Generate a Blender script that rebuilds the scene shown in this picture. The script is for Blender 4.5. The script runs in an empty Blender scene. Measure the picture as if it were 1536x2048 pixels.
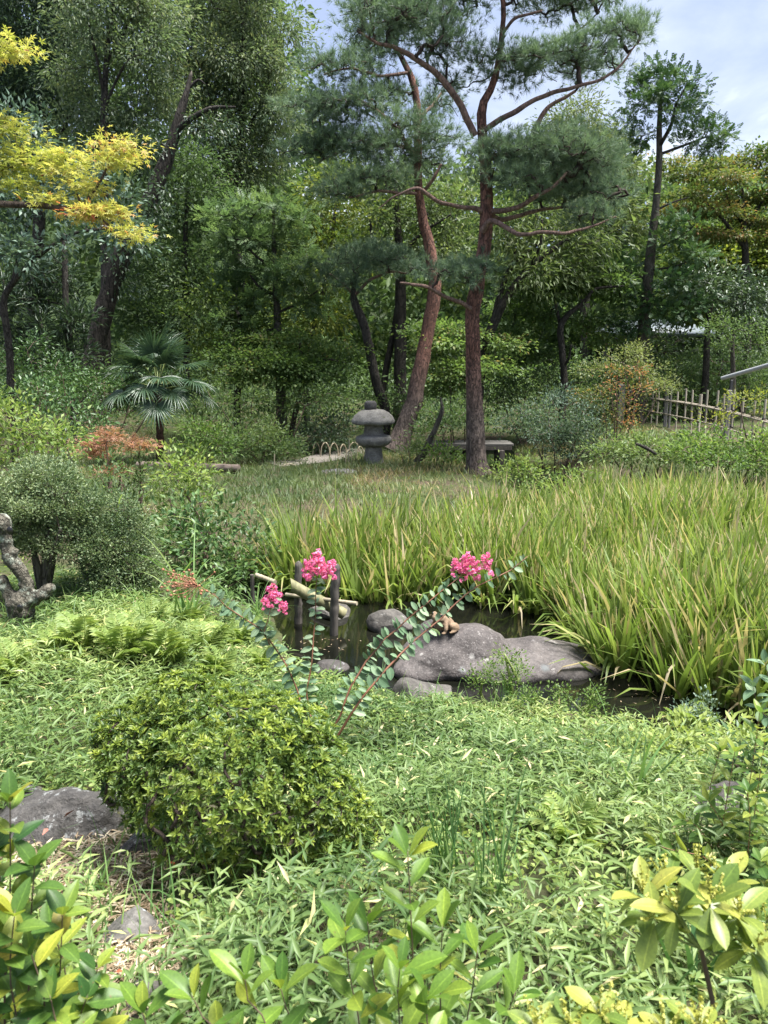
import bpy, bmesh, math
import numpy as np
from mathutils import Vector, Matrix

# ------------------------------------------------------------------ camera, sky, sun, exposure
scene = bpy.context.scene
COL = scene.collection
FPX, CX, CY = 1539.0, 768.0, 1024.0           # focal length and centre, in pixels of the 1536 x 2048 frame
CAMZ, PITCH = 2.25, math.radians(10.8)
cP, sP = math.cos(PITCH), math.sin(PITCH)
cam_data = bpy.data.cameras.new('camera')
cam = bpy.data.objects.new('camera', cam_data)
COL.objects.link(cam)
cam.location = (0, 0, CAMZ)
cam.rotation_euler = (math.radians(90) - PITCH, 0, 0)
cam_data.sensor_fit = 'VERTICAL'
cam_data.sensor_height = 36
cam_data.lens = FPX / 2048 * 36
cam_data.clip_start, cam_data.clip_end = 0.05, 1500
cam_data.dof.use_dof = True
cam_data.dof.focus_distance = 6.5
cam_data.dof.aperture_fstop = 8.0
scene.camera = cam

SUN = Vector((0.33, -0.10, 0.93)).normalized()
world = bpy.data.worlds.new('World')
scene.world = world
world.use_nodes = True
wn, wl = world.node_tree.nodes, world.node_tree.links
wn.clear()
w_out = wn.new('ShaderNodeOutputWorld')
w_bg = wn.new('ShaderNodeBackground')
w_bg.inputs['Strength'].default_value = 0.065
w_sky = wn.new('ShaderNodeTexSky')
w_sky.sky_type = 'NISHITA'
w_sky.sun_disc = False
w_sky.sun_elevation = math.asin(SUN.z)
w_sky.sun_rotation = math.atan2(SUN.x, SUN.y)
w_sky.dust_density = 2.0
# broken cloud cover: noise over a cloud layer seen in perspective
w_tc = wn.new('ShaderNodeTexCoord')
w_sep = wn.new('ShaderNodeSeparateXYZ')
wl.new(w_tc.outputs['Generated'], w_sep.inputs[0])
w_add = wn.new('ShaderNodeMath'); w_add.operation = 'ADD'; w_add.inputs[1].default_value = 0.22
w_abs = wn.new('ShaderNodeMath'); w_abs.operation = 'ABSOLUTE'
wl.new(w_sep.outputs['Z'], w_abs.inputs[0]); wl.new(w_abs.outputs[0], w_add.inputs[0])
w_dx = wn.new('ShaderNodeMath'); w_dx.operation = 'DIVIDE'
w_dy = wn.new('ShaderNodeMath'); w_dy.operation = 'DIVIDE'
wl.new(w_sep.outputs['X'], w_dx.inputs[0]); wl.new(w_add.outputs[0], w_dx.inputs[1])
wl.new(w_sep.outputs['Y'], w_dy.inputs[0]); wl.new(w_add.outputs[0], w_dy.inputs[1])
w_com = wn.new('ShaderNodeCombineXYZ')
w_com.inputs[2].default_value = 2.3
wl.new(w_dx.outputs[0], w_com.inputs[0]); wl.new(w_dy.outputs[0], w_com.inputs[1])
w_noise = wn.new('ShaderNodeTexNoise')
w_noise.inputs['Scale'].default_value = 1.9
w_noise.inputs['Detail'].default_value = 7
w_noise.inputs['Roughness'].default_value = 0.55
w_noise.inputs['Distortion'].default_value = 0.3
wl.new(w_com.outputs[0], w_noise.inputs['Vector'])
w_ramp = wn.new('ShaderNodeValToRGB')
w_ramp.color_ramp.elements[0].position, w_ramp.color_ramp.elements[0].color = 0.44, (2.0, 2.45, 3.6, 1)
w_ramp.color_ramp.elements[1].position, w_ramp.color_ramp.elements[1].color = 0.80, (6.4, 6.7, 7.1, 1)
e = w_ramp.color_ramp.elements.new(0.60); e.color = (2.9, 3.3, 4.2, 1)
wl.new(w_noise.outputs['Fac'], w_ramp.inputs[0])
w_mix = wn.new('ShaderNodeMix'); w_mix.data_type = 'RGBA'
w_mix.inputs['Factor'].default_value = 0.9
wl.new(w_sky.outputs[0], w_mix.inputs['A']); wl.new(w_ramp.outputs[0], w_mix.inputs['B'])
wl.new(w_mix.outputs['Result'], w_bg.inputs['Color'])
wl.new(w_bg.outputs[0], w_out.inputs['Surface'])

sun_data = bpy.data.lights.new('sun', 'SUN')
sun_data.energy = 3.8
sun_data.angle = math.radians(26)
sun_data.color = (1.0, 0.975, 0.93)
sun = bpy.data.objects.new('sun', sun_data)
COL.objects.link(sun)
sun.rotation_euler = SUN.to_track_quat('Z', 'Y').to_euler()
sun.location = (5, -5, 20)

vs = scene.view_settings
vs.view_transform = 'Standard'; vs.look = 'None'; vs.gamma = 1.0; vs.exposure = 2.1
vs.use_curve_mapping = False
cy = scene.cycles
cy.max_bounces = 8; cy.diffuse_bounces = 4; cy.glossy_bounces = 3; cy.transmission_bounces = 4
cy.transparent_max_bounces = 4; cy.caustics_reflective = False; cy.caustics_refractive = False
cy.use_denoising = True
cy.sample_clamp_indirect = 6

# ------------------------------------------------------------------ projection and small maths
rng = np.random.default_rng(11)

def at(u, v, Y):
    "world point seen at photo pixel (u, v), at distance Y in front of the camera"
    dx, dy = (u - CX) / FPX, -(v - CY) / FPX
    d1, d2 = cP + dy * sP, -sP + dy * cP
    t = Y / d1
    return np.array((dx * t, Y, CAMZ + d2 * t))

def mpp(v, Y):
    dy = -(v - CY) / FPX
    return Y / (cP + dy * sP) / FPX

def sstep(a, b, x):
    t = np.clip((x - a) / (b - a), 0, 1)
    return t * t * (3 - 2 * t)

def norm(v):
    v = np.asarray(v, float)
    return v / (np.linalg.norm(v, axis=-1, keepdims=True) + 1e-12)

_perm = np.random.default_rng(3).random((64, 64, 64)).astype(np.float32)
def vnoise(p):
    p = np.asarray(p, float)
    i = np.floor(p).astype(int); f = p - i; f = f * f * (3 - 2 * f)
    r = 0
    for a in (0, 1):
        for b in (0, 1):
            for c in (0, 1):
                w = (f[..., 0] if a else 1 - f[..., 0]) * (f[..., 1] if b else 1 - f[..., 1]) * (f[..., 2] if c else 1 - f[..., 2])
                r = r + w * _perm[(i[..., 0] + a) % 64, (i[..., 1] + b) % 64, (i[..., 2] + c) % 64]
    return r - 0.5

def fbm(p, octaves=4):
    p = np.asarray(p, float); r = 0; a = 1.0
    for _ in range(octaves):
        r = r + a * vnoise(p); p = p * 2.03 + 7.1; a *= 0.5
    return r

def poly_sd(x, y, poly):
    "signed distance to a polygon, positive inside"
    poly = np.asarray(poly, float); q = np.roll(poly, -1, 0)
    x, y = np.asarray(x, float), np.asarray(y, float)
    best = np.full(x.shape, 1e9); inside = np.zeros(x.shape, bool)
    for (ax, ay), (bx, by) in zip(poly, q):
        ex, ey = bx - ax, by - ay
        t = np.clip(((x - ax) * ex + (y - ay) * ey) / (ex * ex + ey * ey), 0, 1)
        best = np.minimum(best, np.hypot(x - ax - t * ex, y - ay - t * ey))
        c = ((ay > y) != (by > y)) & (x < (bx - ax) * (y - ay) / (by - ay + 1e-12) + ax)
        inside ^= c
    return np.where(inside, best, -best)

POND = [(-0.72, 5.55), (-0.35, 5.2), (0.1, 4.95), (0.6, 4.8), (1.2, 4.62), (1.7, 4.38), (2.4, 4.15), (3.2, 3.95), (5, 3.8), (7, 6), (7.5, 9),
        (5.6, 11.4), (4.3, 12.6), (4.25, 15), (4.3, 17.4), (3.4, 18.6), (3.5, 21), (1.4, 21), (1.5, 18.4), (1.75, 16.7), (2.45, 15.5), (2.35, 13.4), (1.4, 12.0), (0.2, 11.2),
        (-1.3, 9.6), (-2.1, 8.6), (-1.8, 7.6), (-1.1, 6.7)]
IRIS = [at(u, 1100, Y)[:2] for u, Y in ((545, 7.6), (640, 7.3), (720, 7.1), (800, 7.2), (900, 7.25), (1010, 7.0), (1095, 6.75), (1165, 6.1), (1225, 5.5), (1300, 5.2),
        (1400, 4.95), (1560, 4.65), (1760, 4.5), (1900, 8.5), (1700, 10.4), (1540, 10.8), (1330, 11.9), (1160, 11.8), (1010, 10.2), (840, 8.9), (660, 8.5), (555, 8.1))]

def land(x, y):
    L = 0.56 - 0.46 * sstep(1.3, 4.8, y) + 0.10 * sstep(8, 12, y)
    L = L + 0.26 * sstep(-0.7, -1.7, x) * (1 - sstep(8, 12, y)) * sstep(2.6, 4.8, y)
    L = L + 0.52 * sstep(4.0, 6.5, x) * sstep(11, 15, y)
    L = L + 0.075 * np.maximum(0, y - 21) * (1 - 0.5 * sstep(45, 90, y))
    L = L + 0.5 * sstep(-3.5, -8, x) * sstep(16, 24, y)
    L = L + sstep(44, 64, y) * (8 + 7 * sstep(6, -16, x))
    L = L + 0.06 * fbm(np.stack([x * 0.5, y * 0.5, x * 0], -1), 3)
    return L

def height(x, y):
    x, y = np.broadcast_arrays(np.asarray(x, float), np.asarray(y, float))
    d = poly_sd(x, y, POND) + 0.10 * fbm(np.stack([x * 1.7, y * 1.7, x * 0 + 5], -1), 3)
    near = (y < 8)
    w = np.where(near, .9, 0.9)
    out = 0.03 + (land(x, y) - 0.03) * sstep(0, 1, -d / w) ** 0.75
    return np.where(d > 0, 0.03 - 0.43 * sstep(0, 0.5, d), out)

def hz(x, y):
    return float(height(np.array([x]), np.array([y]))[0])

def ground(u, v):
    "where the sight line through pixel (u, v) meets the ground"
    Y = np.concatenate([np.arange(0.7, 12, 0.02), np.arange(12, 60, 0.06)])
    dx, dy = (u - CX) / FPX, -(v - CY) / FPX
    t = Y / (cP + dy * sP)
    z = CAMZ + (-sP + dy * cP) * t
    below = np.nonzero(z < height(dx * t, Y))[0]
    k = below[0] if len(below) else -1
    return np.array((dx * t[k], Y[k], z[k]))

# ------------------------------------------------------------------ mesh building
class MB:
    "collects vertices and faces (triangles and quads) of ONE mesh"
    def __init__(s):
        s.v, s.f3, s.f4, s.t, s.n = [], [], [], [], 0
    def add(s, V, F, tint=0.5):
        V = np.asarray(V, np.float32).reshape(-1, 3)
        F = np.asarray(F)
        (s.f3 if F.shape[-1] == 3 else s.f4).append(F.reshape(-1, F.shape[-1]) + s.n)
        s.v.append(V)
        s.t.append(np.broadcast_to(np.asarray(tint, np.float32), (len(V),)))
        s.n += len(V)
    def mesh(s, name, smooth=False):
        V = np.concatenate(s.v); T = np.concatenate(s.t)
        f3 = np.concatenate(s.f3) if s.f3 else np.zeros((0, 3), int)
        f4 = np.concatenate(s.f4) if s.f4 else np.zeros((0, 4), int)
        me = bpy.data.meshes.new(name)
        me.vertices.add(len(V)); me.vertices.foreach_set('co', V.astype(np.float32).ravel())
        me.loops.add(f3.size + f4.size)
        me.loops.foreach_set('vertex_index', np.concatenate([f3.ravel(), f4.ravel()]).astype(np.int32))
        nf = len(f3) + len(f4)
        me.polygons.add(nf)
        tot = np.concatenate([np.full(len(f3), 3), np.full(len(f4), 4)])
        st = np.concatenate([[0], np.cumsum(tot)[:-1]]) if nf else np.zeros(0)
        me.polygons.foreach_set('loop_start', st.astype(np.int32))
        if smooth:
            me.polygons.foreach_set('use_smooth', np.ones(nf, bool))
        a = me.attributes.new('tint', 'FLOAT', 'POINT')
        a.data.foreach_set('value', T.astype(np.float32))
        me.update(calc_edges=True)
        return me

def frames(D, N):
    "rotation matrices (columns: side, along, normal) for leaves pointing along D with upper side near N"
    D = norm(D); X = norm(np.cross(D, N)); N2 = np.cross(X, D)
    return np.stack([X, D, N2], -1)

def scatter(mb, tpl, P, D, N, S, tint):
    "tpl: (verts, faces); S: (n,) or (n,3) scale on (side, along, normal)"
    V, F = tpl
    R = frames(D, N); S = np.asarray(S, float)
    if S.ndim == 1: S = np.repeat(S[:, None], 3, 1)
    n = len(P)
    W = np.einsum('nij,nkj->nki', R, V[None] * S[:, None, :]) + np.asarray(P)[:, None, :]
    FF = F[None] + (np.arange(n) * len(V))[:, None, None]
    mb.add(W.reshape(-1, 3), FF.reshape(-1, F.shape[1]), np.repeat(np.asarray(tint, float), len(V)))

# leaf outlines: length 1 along +Y, width given
LEAF2 = (np.array([(0, 0, 0), (.5, .45, .10), (0, 1, -.12), (-.5, .45, .10)]), np.array([(0, 1, 2), (0, 2, 3)]))
LEAF4 = (np.array([(0, 0, 0), (.5, .38, .07), (0, .42, -.03), (-.5, .38, .07), (0, 1, -.16)]), np.array([(0, 1, 2), (2, 1, 4), (0, 2, 3), (2, 4, 3)]))
def star_leaf():
    V = [(0, 0, 0)]; F = []
    for k, (a, L) in enumerate(((-115, .55), (-60, .85), (0, 1.0), (60, .85), (115, .55))):
        a = math.radians(a); c, s_ = math.sin(a), math.cos(a)
        px, py = math.cos(a) * .13, -math.sin(a) * .13
        V += [(c * L * .42 + px, s_ * L * .42 + py, .03), (c * L, s_ * L, -.10), (c * L * .42 - px, s_ * L * .42 - py, .03)]
        b = 1 + 3 * k; F += [(0, b, b + 1), (0, b + 1, b + 2)]
    return np.array(V), np.array(F)
STAR = star_leaf()

def leaf_hi(width, prof, droop=.12, fold=.10, segs=7, wave=0.0):
    "a smooth leaf with midrib; prof(t) gives the half width"
    mb = MB(); V = []; F = []
    for i in range(segs + 1):
        t = i / segs; w = max(prof(t), .004) * width; z = -droop * t * t
        wv = wave * math.sin(t * 17)
        V += [(-w, t, z + fold * w * 2 + wv), (-w * .5, t, z + fold * w * .8), (0, t, z), (w * .5, t, z + fold * w * .8), (w, t, z + fold * w * 2 - wv)]
    for i in range(segs):
        for j in range(4):
            a = i * 5 + j; F.append((a, a + 1, a + 6, a + 5))
    return np.array(V, float), np.array(F)

def tubes(C, R, sides=4):
    "many tubes at once: C (m,k,3) centre lines, R (m,k) radii -> verts, quads"
    C = np.asarray(C, float); R = np.asarray(R, float); m, k, _ = C.shape
    T = np.gradient(C, axis=1); T = norm(T)
    ref = np.where(np.abs(T[:, :1, 2:3]).mean(1, keepdims=True) > .8, np.array([1., .2, 0]), np.array([.1, .15, 1.]))
    A = norm(np.cross(T, np.broadcast_to(ref, T.shape))); B = np.cross(T, A)
    th = np.arange(sides) * 2 * math.pi / sides
    V = C[:, :, None] + R[:, :, None, None] * (np.cos(th)[:, None] * A[:, :, None] + np.sin(th)[:, None] * B[:, :, None])
    i, j, s_ = np.meshgrid(np.arange(m), np.arange(k - 1), np.arange(sides), indexing='ij')
    b = (i * k + j) * sides; s2 = (s_ + 1) % sides
    F = np.stack([b + s_, b + s2, b + sides + s2, b + sides + s_], -1).reshape(-1, 4)
    return V.reshape(-1, 3), F

def spline(P, n, extra=None):
    "Catmull-Rom through P, n points; interpolates extra columns too"
    P = np.asarray(P, float)
    if len(P) == 2:
        t = np.linspace(0, 1, n)[:, None]; return P[:1] * (1 - t) + P[1:] * t
    d = np.concatenate([[0], np.cumsum(np.linalg.norm(np.diff(P[:, :3], axis=0), axis=1) + 1e-9)])
    s = np.linspace(0, d[-1], n)
    i = np.clip(np.searchsorted(d, s, side='right') - 1, 0, len(P) - 2)
    t = ((s - d[i]) / (d[i + 1] - d[i]))[:, None]
    Q = np.concatenate([2 * P[:1] - P[1:2], P, 2 * P[-1:] - P[-2:-1]])
    p0, p1, p2, p3 = Q[i], Q[i + 1], Q[i + 2], Q[i + 3]
    return .5 * (2 * p1 + (p2 - p0) * t + (2 * p0 - 5 * p1 + 4 * p2 - p3) * t * t + (3 * p1 - p0 - 3 * p2 + p3) * t ** 3)

def limb_tube(mb, P, R, sides=10, n=None, rough=.06, cap=True, tint=.5, jit=0.0):
    PR = np.concatenate([np.asarray(P, float), np.asarray(R, float)[:, None]], 1)
    L = np.linalg.norm(np.diff(PR[:, :3], axis=0), axis=1).sum()
    n = n or max(6, int(L / max(.07, R[0] * .8)))
    S = spline(PR, n); C = S[:, :3]; r = np.maximum(S[:, 3], .001)
    if jit: C = C + jit * np.stack([fbm(C * 2.3 + o, 2) for o in (0, 9, 21)], -1) * sstep(0, .1, np.linspace(0, 1, n))[:, None]
    V, F = tubes(C[None], r[None], sides)
    c = np.repeat(C, sides, 0)
    V = c + (V - c) * (1 + rough * 2 * fbm(V * (0.9 / max(R[0], .02)), 3))[:, None]
    mb.add(V, F, tint)
    if cap:
        k = len(V); mb.add(np.concatenate([V[-sides:], C[-1:] + (C[-1] - C[-2]) * .4]), np.array([(i, (i + 1) % sides, sides) for i in range(sides)]), tint)
    return C, r

# ------------------------------------------------------------------ objects
def thing(name, label, cat, loc=(0, 0, 0), rotz=0, group=None):
    o = bpy.data.objects.new(name, None); COL.objects.link(o)
    o.location = [float(c) for c in loc]; o.rotation_euler = (0, 0, rotz); o.empty_display_size = .1
    o['label'] = label; o['category'] = cat
    if group: o['group'] = group
    return o
def obj(name, me, m, parent=None, kind=None):
    o = bpy.data.objects.new(name, me); COL.objects.link(o)
    if m is not None and not me.materials: me.materials.append(m)
    if parent is not None: o.parent = parent
    if kind: o['kind'] = kind
    return o
def tag(o, label, cat, group=None):
    o['label'] = label; o['category'] = cat
    if group: o['group'] = group
    return o
def structure(name, me, m):
    return obj(name, me, m, kind='structure')

def box_mesh(name, sx, sy, sz, bev=.004, segs=1, taper=None):
    bm = bmesh.new(); bmesh.ops.create_cube(bm, size=1)
    for v in bm.verts:
        v.co.x *= sx; v.co.y *= sy; v.co.z *= sz
        if taper and v.co.z > 0: v.co.x *= taper; v.co.y *= taper
    if bev: bmesh.ops.bevel(bm, geom=bm.edges[:], offset=bev, segments=segs, affect='EDGES')
    me = bpy.data.meshes.new(name); bm.to_mesh(me); bm.free()
    return me

def ico(sub=4):
    bm = bmesh.new(); bmesh.ops.create_icosphere(bm, subdivisions=sub, radius=1)
    V = np.array([v.co[:] for v in bm.verts]); F = np.array([[v.index for v in f.verts] for f in bm.faces]); bm.free()
    return V, F

def star_union(ells, sub=5, soft=14, noise=.03, nscale=3.0, flat=None, seed=0, ridges=0, cuts=0, stretch=(1.5, 1.2, .9)):
    "a boulder: the union of ellipsoids (c, r, rotz) seen from the origin, roughened"
    V, F = ico(sub); r = []; V = norm(V * np.array(stretch))
    for c, rad, rz in ells:
        cz, sz = math.cos(-rz), math.sin(-rz); Rm = np.array([[cz, -sz, 0], [sz, cz, 0], [0, 0, 1]])
        d = (V @ Rm.T) / np.array(rad); o = (Rm @ (-np.array(c, float))) / np.array(rad)
        a = (d * d).sum(1); b = (d * o).sum(1); cc = (o * o).sum() - 1
        r.append((-b + np.sqrt(np.maximum(b * b - a * cc, 1e-9))) / a)
    r = np.array(r); m = r.max(0)
    R = m + np.log(np.exp((r - m) * soft).sum(0)) / soft * .6
    P = V * R[:, None]
    r2 = np.random.default_rng(seed + 77)
    for _ in range(cuts):      # flat broken faces
        nn = norm(r2.normal(size=3) + np.array([0, -.3, .35])); pr = P @ nn; dd = np.quantile(pr, r2.uniform(.80, .93)); P = P - np.maximum(pr - dd, 0)[:, None] * nn * .85
    fn = np.cross(P[F[:, 1]] - P[F[:, 0]], P[F[:, 2]] - P[F[:, 0]]); vn = np.zeros_like(P)
    for k in range(3): np.add.at(vn, F[:, k], fn)
    vn = norm(vn); size = float(np.mean(R))
    P = P + vn * (noise * 1.6 * fbm(P * nscale + seed, 5) * min(1, size * 3))[:, None]
    if ridges:
        P = P + vn * (ridges * size * (np.abs(fbm(P * nscale * .8 + seed + 9, 4)) - .2))[:, None]
    if flat is not None: P[:, 2] = np.maximum(P[:, 2], flat)
    return P, F

def merge_remesh(name, parts, voxel, smooth_it=4, noise=0, nscale=8):
    "one continuous surface over several overlapping closed pieces (verts, faces)"
    mb = MB()
    for V, F in parts: mb.add(V, F)
    me = mb.mesh(name); o = bpy.data.objects.new(name, me); COL.objects.link(o)
    md = o.modifiers.new('r', 'REMESH'); md.mode = 'VOXEL'; md.voxel_size = voxel
    sm = o.modifiers.new('s', 'SMOOTH'); sm.iterations = smooth_it; sm.factor = .5
    dg = bpy.context.evaluated_depsgraph_get()
    out = bpy.data.meshes.new_from_object(o.evaluated_get(dg))
    bpy.data.objects.remove(o); bpy.data.meshes.remove(me)
    co = np.zeros(len(out.vertices) * 3); out.vertices.foreach_get('co', co); co = co.reshape(-1, 3)
    if noise:
        no = np.zeros(len(out.vertices) * 3); out.vertices.foreach_get('normal', no)
        co = co + no.reshape(-1, 3) * (noise * fbm(co * nscale, 4))[:, None]
        out.vertices.foreach_set('co', co.ravel())
    out.polygons.foreach_set('use_smooth', np.ones(len(out.polygons), bool)); out.update()
    out.name = name
    return out
def ell(c, r, rz=0, sub=3, tilt=None):
    V, F = ico(sub); P = V * np.array(r)
    M = Matrix.Rotation(rz, 3, 'Z')
    if tilt is not None: M = M @ Matrix.Rotation(tilt, 3, 'Y')
    return P @ np.array(M).T + np.array(c), F
def chain(P, R, n=14):
    "overlapping balls along a line: input for merge_remesh"
    S = spline(np.concatenate([np.asarray(P, float), np.asarray(R, float)[:, None]], 1), n)
    return [ell(s[:3], (s[3],) * 3, sub=2) for s in S]

def lathe(prof, sides=40, noise=0.0, nscale=6, seed=0):
    "prof: (radius, z) from bottom to top"
    V = []; F = []
    for r, z in prof:
        for k in range(sides):
            a = 2 * math.pi * k / sides; V.append((max(r, 1e-4) * math.cos(a), max(r, 1e-4) * math.sin(a), z))
    for i in range(len(prof) - 1):
        for k in range(sides):
            a, b = i * sides + k, i * sides + (k + 1) % sides; F.append((a, b, b + sides, a + sides))
    V = np.array(V)
    if noise:
        n = fbm(V * nscale + seed, 4)
        V[:, :2] *= (1 + noise * n / (np.hypot(V[:, 0], V[:, 1]) + .05))[:, None]
        V[:, 2] += noise * .6 * fbm(V * nscale + 40 + seed, 3)
    return V, np.array(F)

# ------------------------------------------------------------------ materials
def mat_base(name):
    m = bpy.data.materials.new(name); m.use_nodes = True
    nt = m.node_tree; return m, nt, nt.nodes['Principled BSDF']
def ramp(nt, stops, src):
    r = nt.nodes.new('ShaderNodeValToRGB'); cr = r.color_ramp
    cr.elements[0].position, cr.elements[0].color = stops[0][0], (*stops[0][1], 1)
    cr.elements[1].position, cr.elements[1].color = stops[-1][0], (*stops[-1][1], 1)
    for p, c in stops[1:-1]:
        el = cr.elements.new(p); el.color = (*c, 1)
    nt.links.new(src, r.inputs[0]); return r.outputs[0]
def noise_node(nt, scale, detail=5, rough=.6, vec=None, dist=0):
    n = nt.nodes.new('ShaderNodeTexNoise'); n.inputs['Scale'].default_value = scale; n.inputs['Detail'].default_value = detail
    n.inputs['Roughness'].default_value = rough; n.inputs['Distortion'].default_value = dist
    if vec is not None: nt.links.new(vec, n.inputs['Vector'])
    return n.outputs['Fac']
def obj_coord(nt, scale=(1, 1, 1), which='Object'):
    tc = nt.nodes.new('ShaderNodeTexCoord'); mp = nt.nodes.new('ShaderNodeMapping'); mp.inputs['Scale'].default_value = scale
    nt.links.new(tc.outputs[which], mp.inputs[0]); return mp.outputs[0]
def mix_col(nt, fac, a, b):
    n = nt.nodes.new('ShaderNodeMix'); n.data_type = 'RGBA'
    for s, k in ((fac, 'Factor'), (a, 'A'), (b, 'B')):
        if isinstance(s, (int, float)): n.inputs[k].default_value = s
        elif isinstance(s, tuple): n.inputs[k].default_value = (*s, 1)
        else: nt.links.new(s, n.inputs[k])
    return n.outputs['Result']
def bump(nt, b, src, strength, dist=.02):
    n = nt.nodes.new('ShaderNodeBump'); n.inputs['Strength'].default_value = strength; n.inputs['Distance'].default_value = dist
    nt.links.new(src, n.inputs['Height']); nt.links.new(n.outputs[0], b.inputs['Normal'])

def leaf_mat(name, stops, trans=.42, rough=.5, spec=.3, rand=False, vein=0):
    m, nt, b = mat_base(name)
    if rand: src = nt.nodes.new('ShaderNodeObjectInfo').outputs['Random']
    else:
        a = nt.nodes.new('ShaderNodeAttribute'); a.attribute_name = 'tint'; src = a.outputs['Fac']
    col = ramp(nt, stops, src)
    if vein:
        am = nt.nodes.new('ShaderNodeAttribute'); am.attribute_name = 'tint'
        rib = ramp(nt, ((.80, (0, 0, 0)), (.97, (1, 1, 1))), am.outputs['Fac'])
        lt = nt.nodes.new('ShaderNodeMix'); lt.data_type = 'RGBA'; lt.blend_type = 'MULTIPLY'; lt.inputs['Factor'].default_value = 1; nt.links.new(col, lt.inputs['A']); lt.inputs['B'].default_value = (1.7, 1.55, 1.5, 1)
        col = mix_col(nt, rib, col, lt.outputs['Result'])
        oi = nt.nodes.new('ShaderNodeObjectInfo'); vadd = nt.nodes.new('ShaderNodeVectorMath'); vadd.operation = 'ADD'; nt.links.new(obj_coord(nt), vadd.inputs[0]); nt.links.new(oi.outputs['Location'], vadd.inputs[1])
        bl = noise_node(nt, 5.5, 5, .65, vadd.outputs[0])      # blemishes: brown edges and spots on some leaves
        col = mix_col(nt, ramp(nt, ((.68, (0, 0, 0)), (.71, (.8, .8, .8))), bl), col, (.16, .10, .045))
        nz = noise_node(nt, vein, 3, .6, obj_coord(nt))
        r = ramp(nt, ((.3, (.62, .62, .6)), (.7, (1.25, 1.2, 1.0))), nz)
        mm = nt.nodes.new('ShaderNodeMix'); mm.data_type = 'RGBA'; mm.blend_type = 'MULTIPLY'; mm.inputs['Factor'].default_value = .6
        nt.links.new(col, mm.inputs['A']); nt.links.new(r, mm.inputs['B']); col = mm.outputs['Result']
    nt.links.new(col, b.inputs['Base Color'])
    b.inputs['Roughness'].default_value = rough; b.inputs['Specular IOR Level'].default_value = spec
    tr = nt.nodes.new('ShaderNodeBsdfTranslucent')
    warm = nt.nodes.new('ShaderNodeMix'); warm.data_type = 'RGBA'; warm.blend_type = 'MULTIPLY'; warm.inputs['Factor'].default_value = 1
    nt.links.new(col, warm.inputs['A']); warm.inputs['B'].default_value = (1.32, 1.36, .88, 1)
    nt.links.new(warm.outputs['Result'], tr.inputs['Color'])
    mx = nt.nodes.new('ShaderNodeMixShader'); mx.inputs[0].default_value = trans
    nt.links.new(b.outputs[0], mx.inputs[1]); nt.links.new(tr.outputs[0], mx.inputs[2])
    nt.links.new(mx.outputs[0], nt.nodes['Material Output'].inputs['Surface'])
    return m
def bark_mat(name, dark, light, scale=5, stretch=.3, strength=.9, lichen=None, amount=.62, rough=.9, top=None, top_z=(2, 4)):
    m, nt, b = mat_base(name)
    vec = obj_coord(nt, (1, 1, stretch))
    n1 = noise_node(nt, scale * 2.2, 7, .65, vec, .4)
    vo = nt.nodes.new('ShaderNodeTexVoronoi'); vo.feature = 'DISTANCE_TO_EDGE'; vo.inputs['Scale'].default_value = scale * 2.6
    wob = nt.nodes.new('ShaderNodeTexNoise'); wob.inputs['Scale'].default_value = scale * 3; wob.inputs['Detail'].default_value = 4; nt.links.new(vec, wob.inputs['Vector'])
    va = nt.nodes.new('ShaderNodeVectorMath'); va.operation = 'MULTIPLY_ADD'; va.inputs[1].default_value = (.9 / scale,) * 3
    nt.links.new(wob.outputs['Color'], va.inputs[0]); nt.links.new(vec, va.inputs[2]); nt.links.new(va.outputs[0], vo.inputs['Vector'])
    crack = ramp(nt, ((.0, (.25, .25, .25)), (.10, (1, 1, 1))), vo.outputs['Distance'])
    base = ramp(nt, ((.3, dark), (.68, light)), n1)
    if top is not None:      # bark turns to another colour up the trunk
        sx = nt.nodes.new('ShaderNodeSeparateXYZ'); nt.links.new(obj_coord(nt), sx.inputs[0])
        mr = nt.nodes.new('ShaderNodeMapRange'); mr.inputs['From Min'].default_value, mr.inputs['From Max'].default_value = top_z
        ad = nt.nodes.new('ShaderNodeMath'); ad.operation = 'ADD'; ad.inputs[1].default_value = 0
        nt.links.new(sx.outputs['Z'], mr.inputs['Value'])
        up = ramp(nt, ((.3, top[0]), (.68, top[1])), n1)
        base = mix_col(nt, mr.outputs[0], base, up)
    col = mix_col(nt, crack, dark, base)
    if lichen:
        n2 = noise_node(nt, scale * .9, 6, .7, obj_coord(nt))
        f = ramp(nt, ((amount, (0, 0, 0)), (amount + .08, (1, 1, 1))), n2)
        col = mix_col(nt, f, col, lichen)
    nt.links.new(col, b.inputs['Base Color']); b.inputs['Roughness'].default_value = rough; b.inputs['Specular IOR Level'].default_value = .2
    mm = nt.nodes.new('ShaderNodeMath'); mm.operation = 'ADD'
    nt.links.new(n1, mm.inputs[0]); nt.links.new(crack, mm.inputs[1])
    bump(nt, b, mm.outputs[0], strength, .03)
    return m
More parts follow.
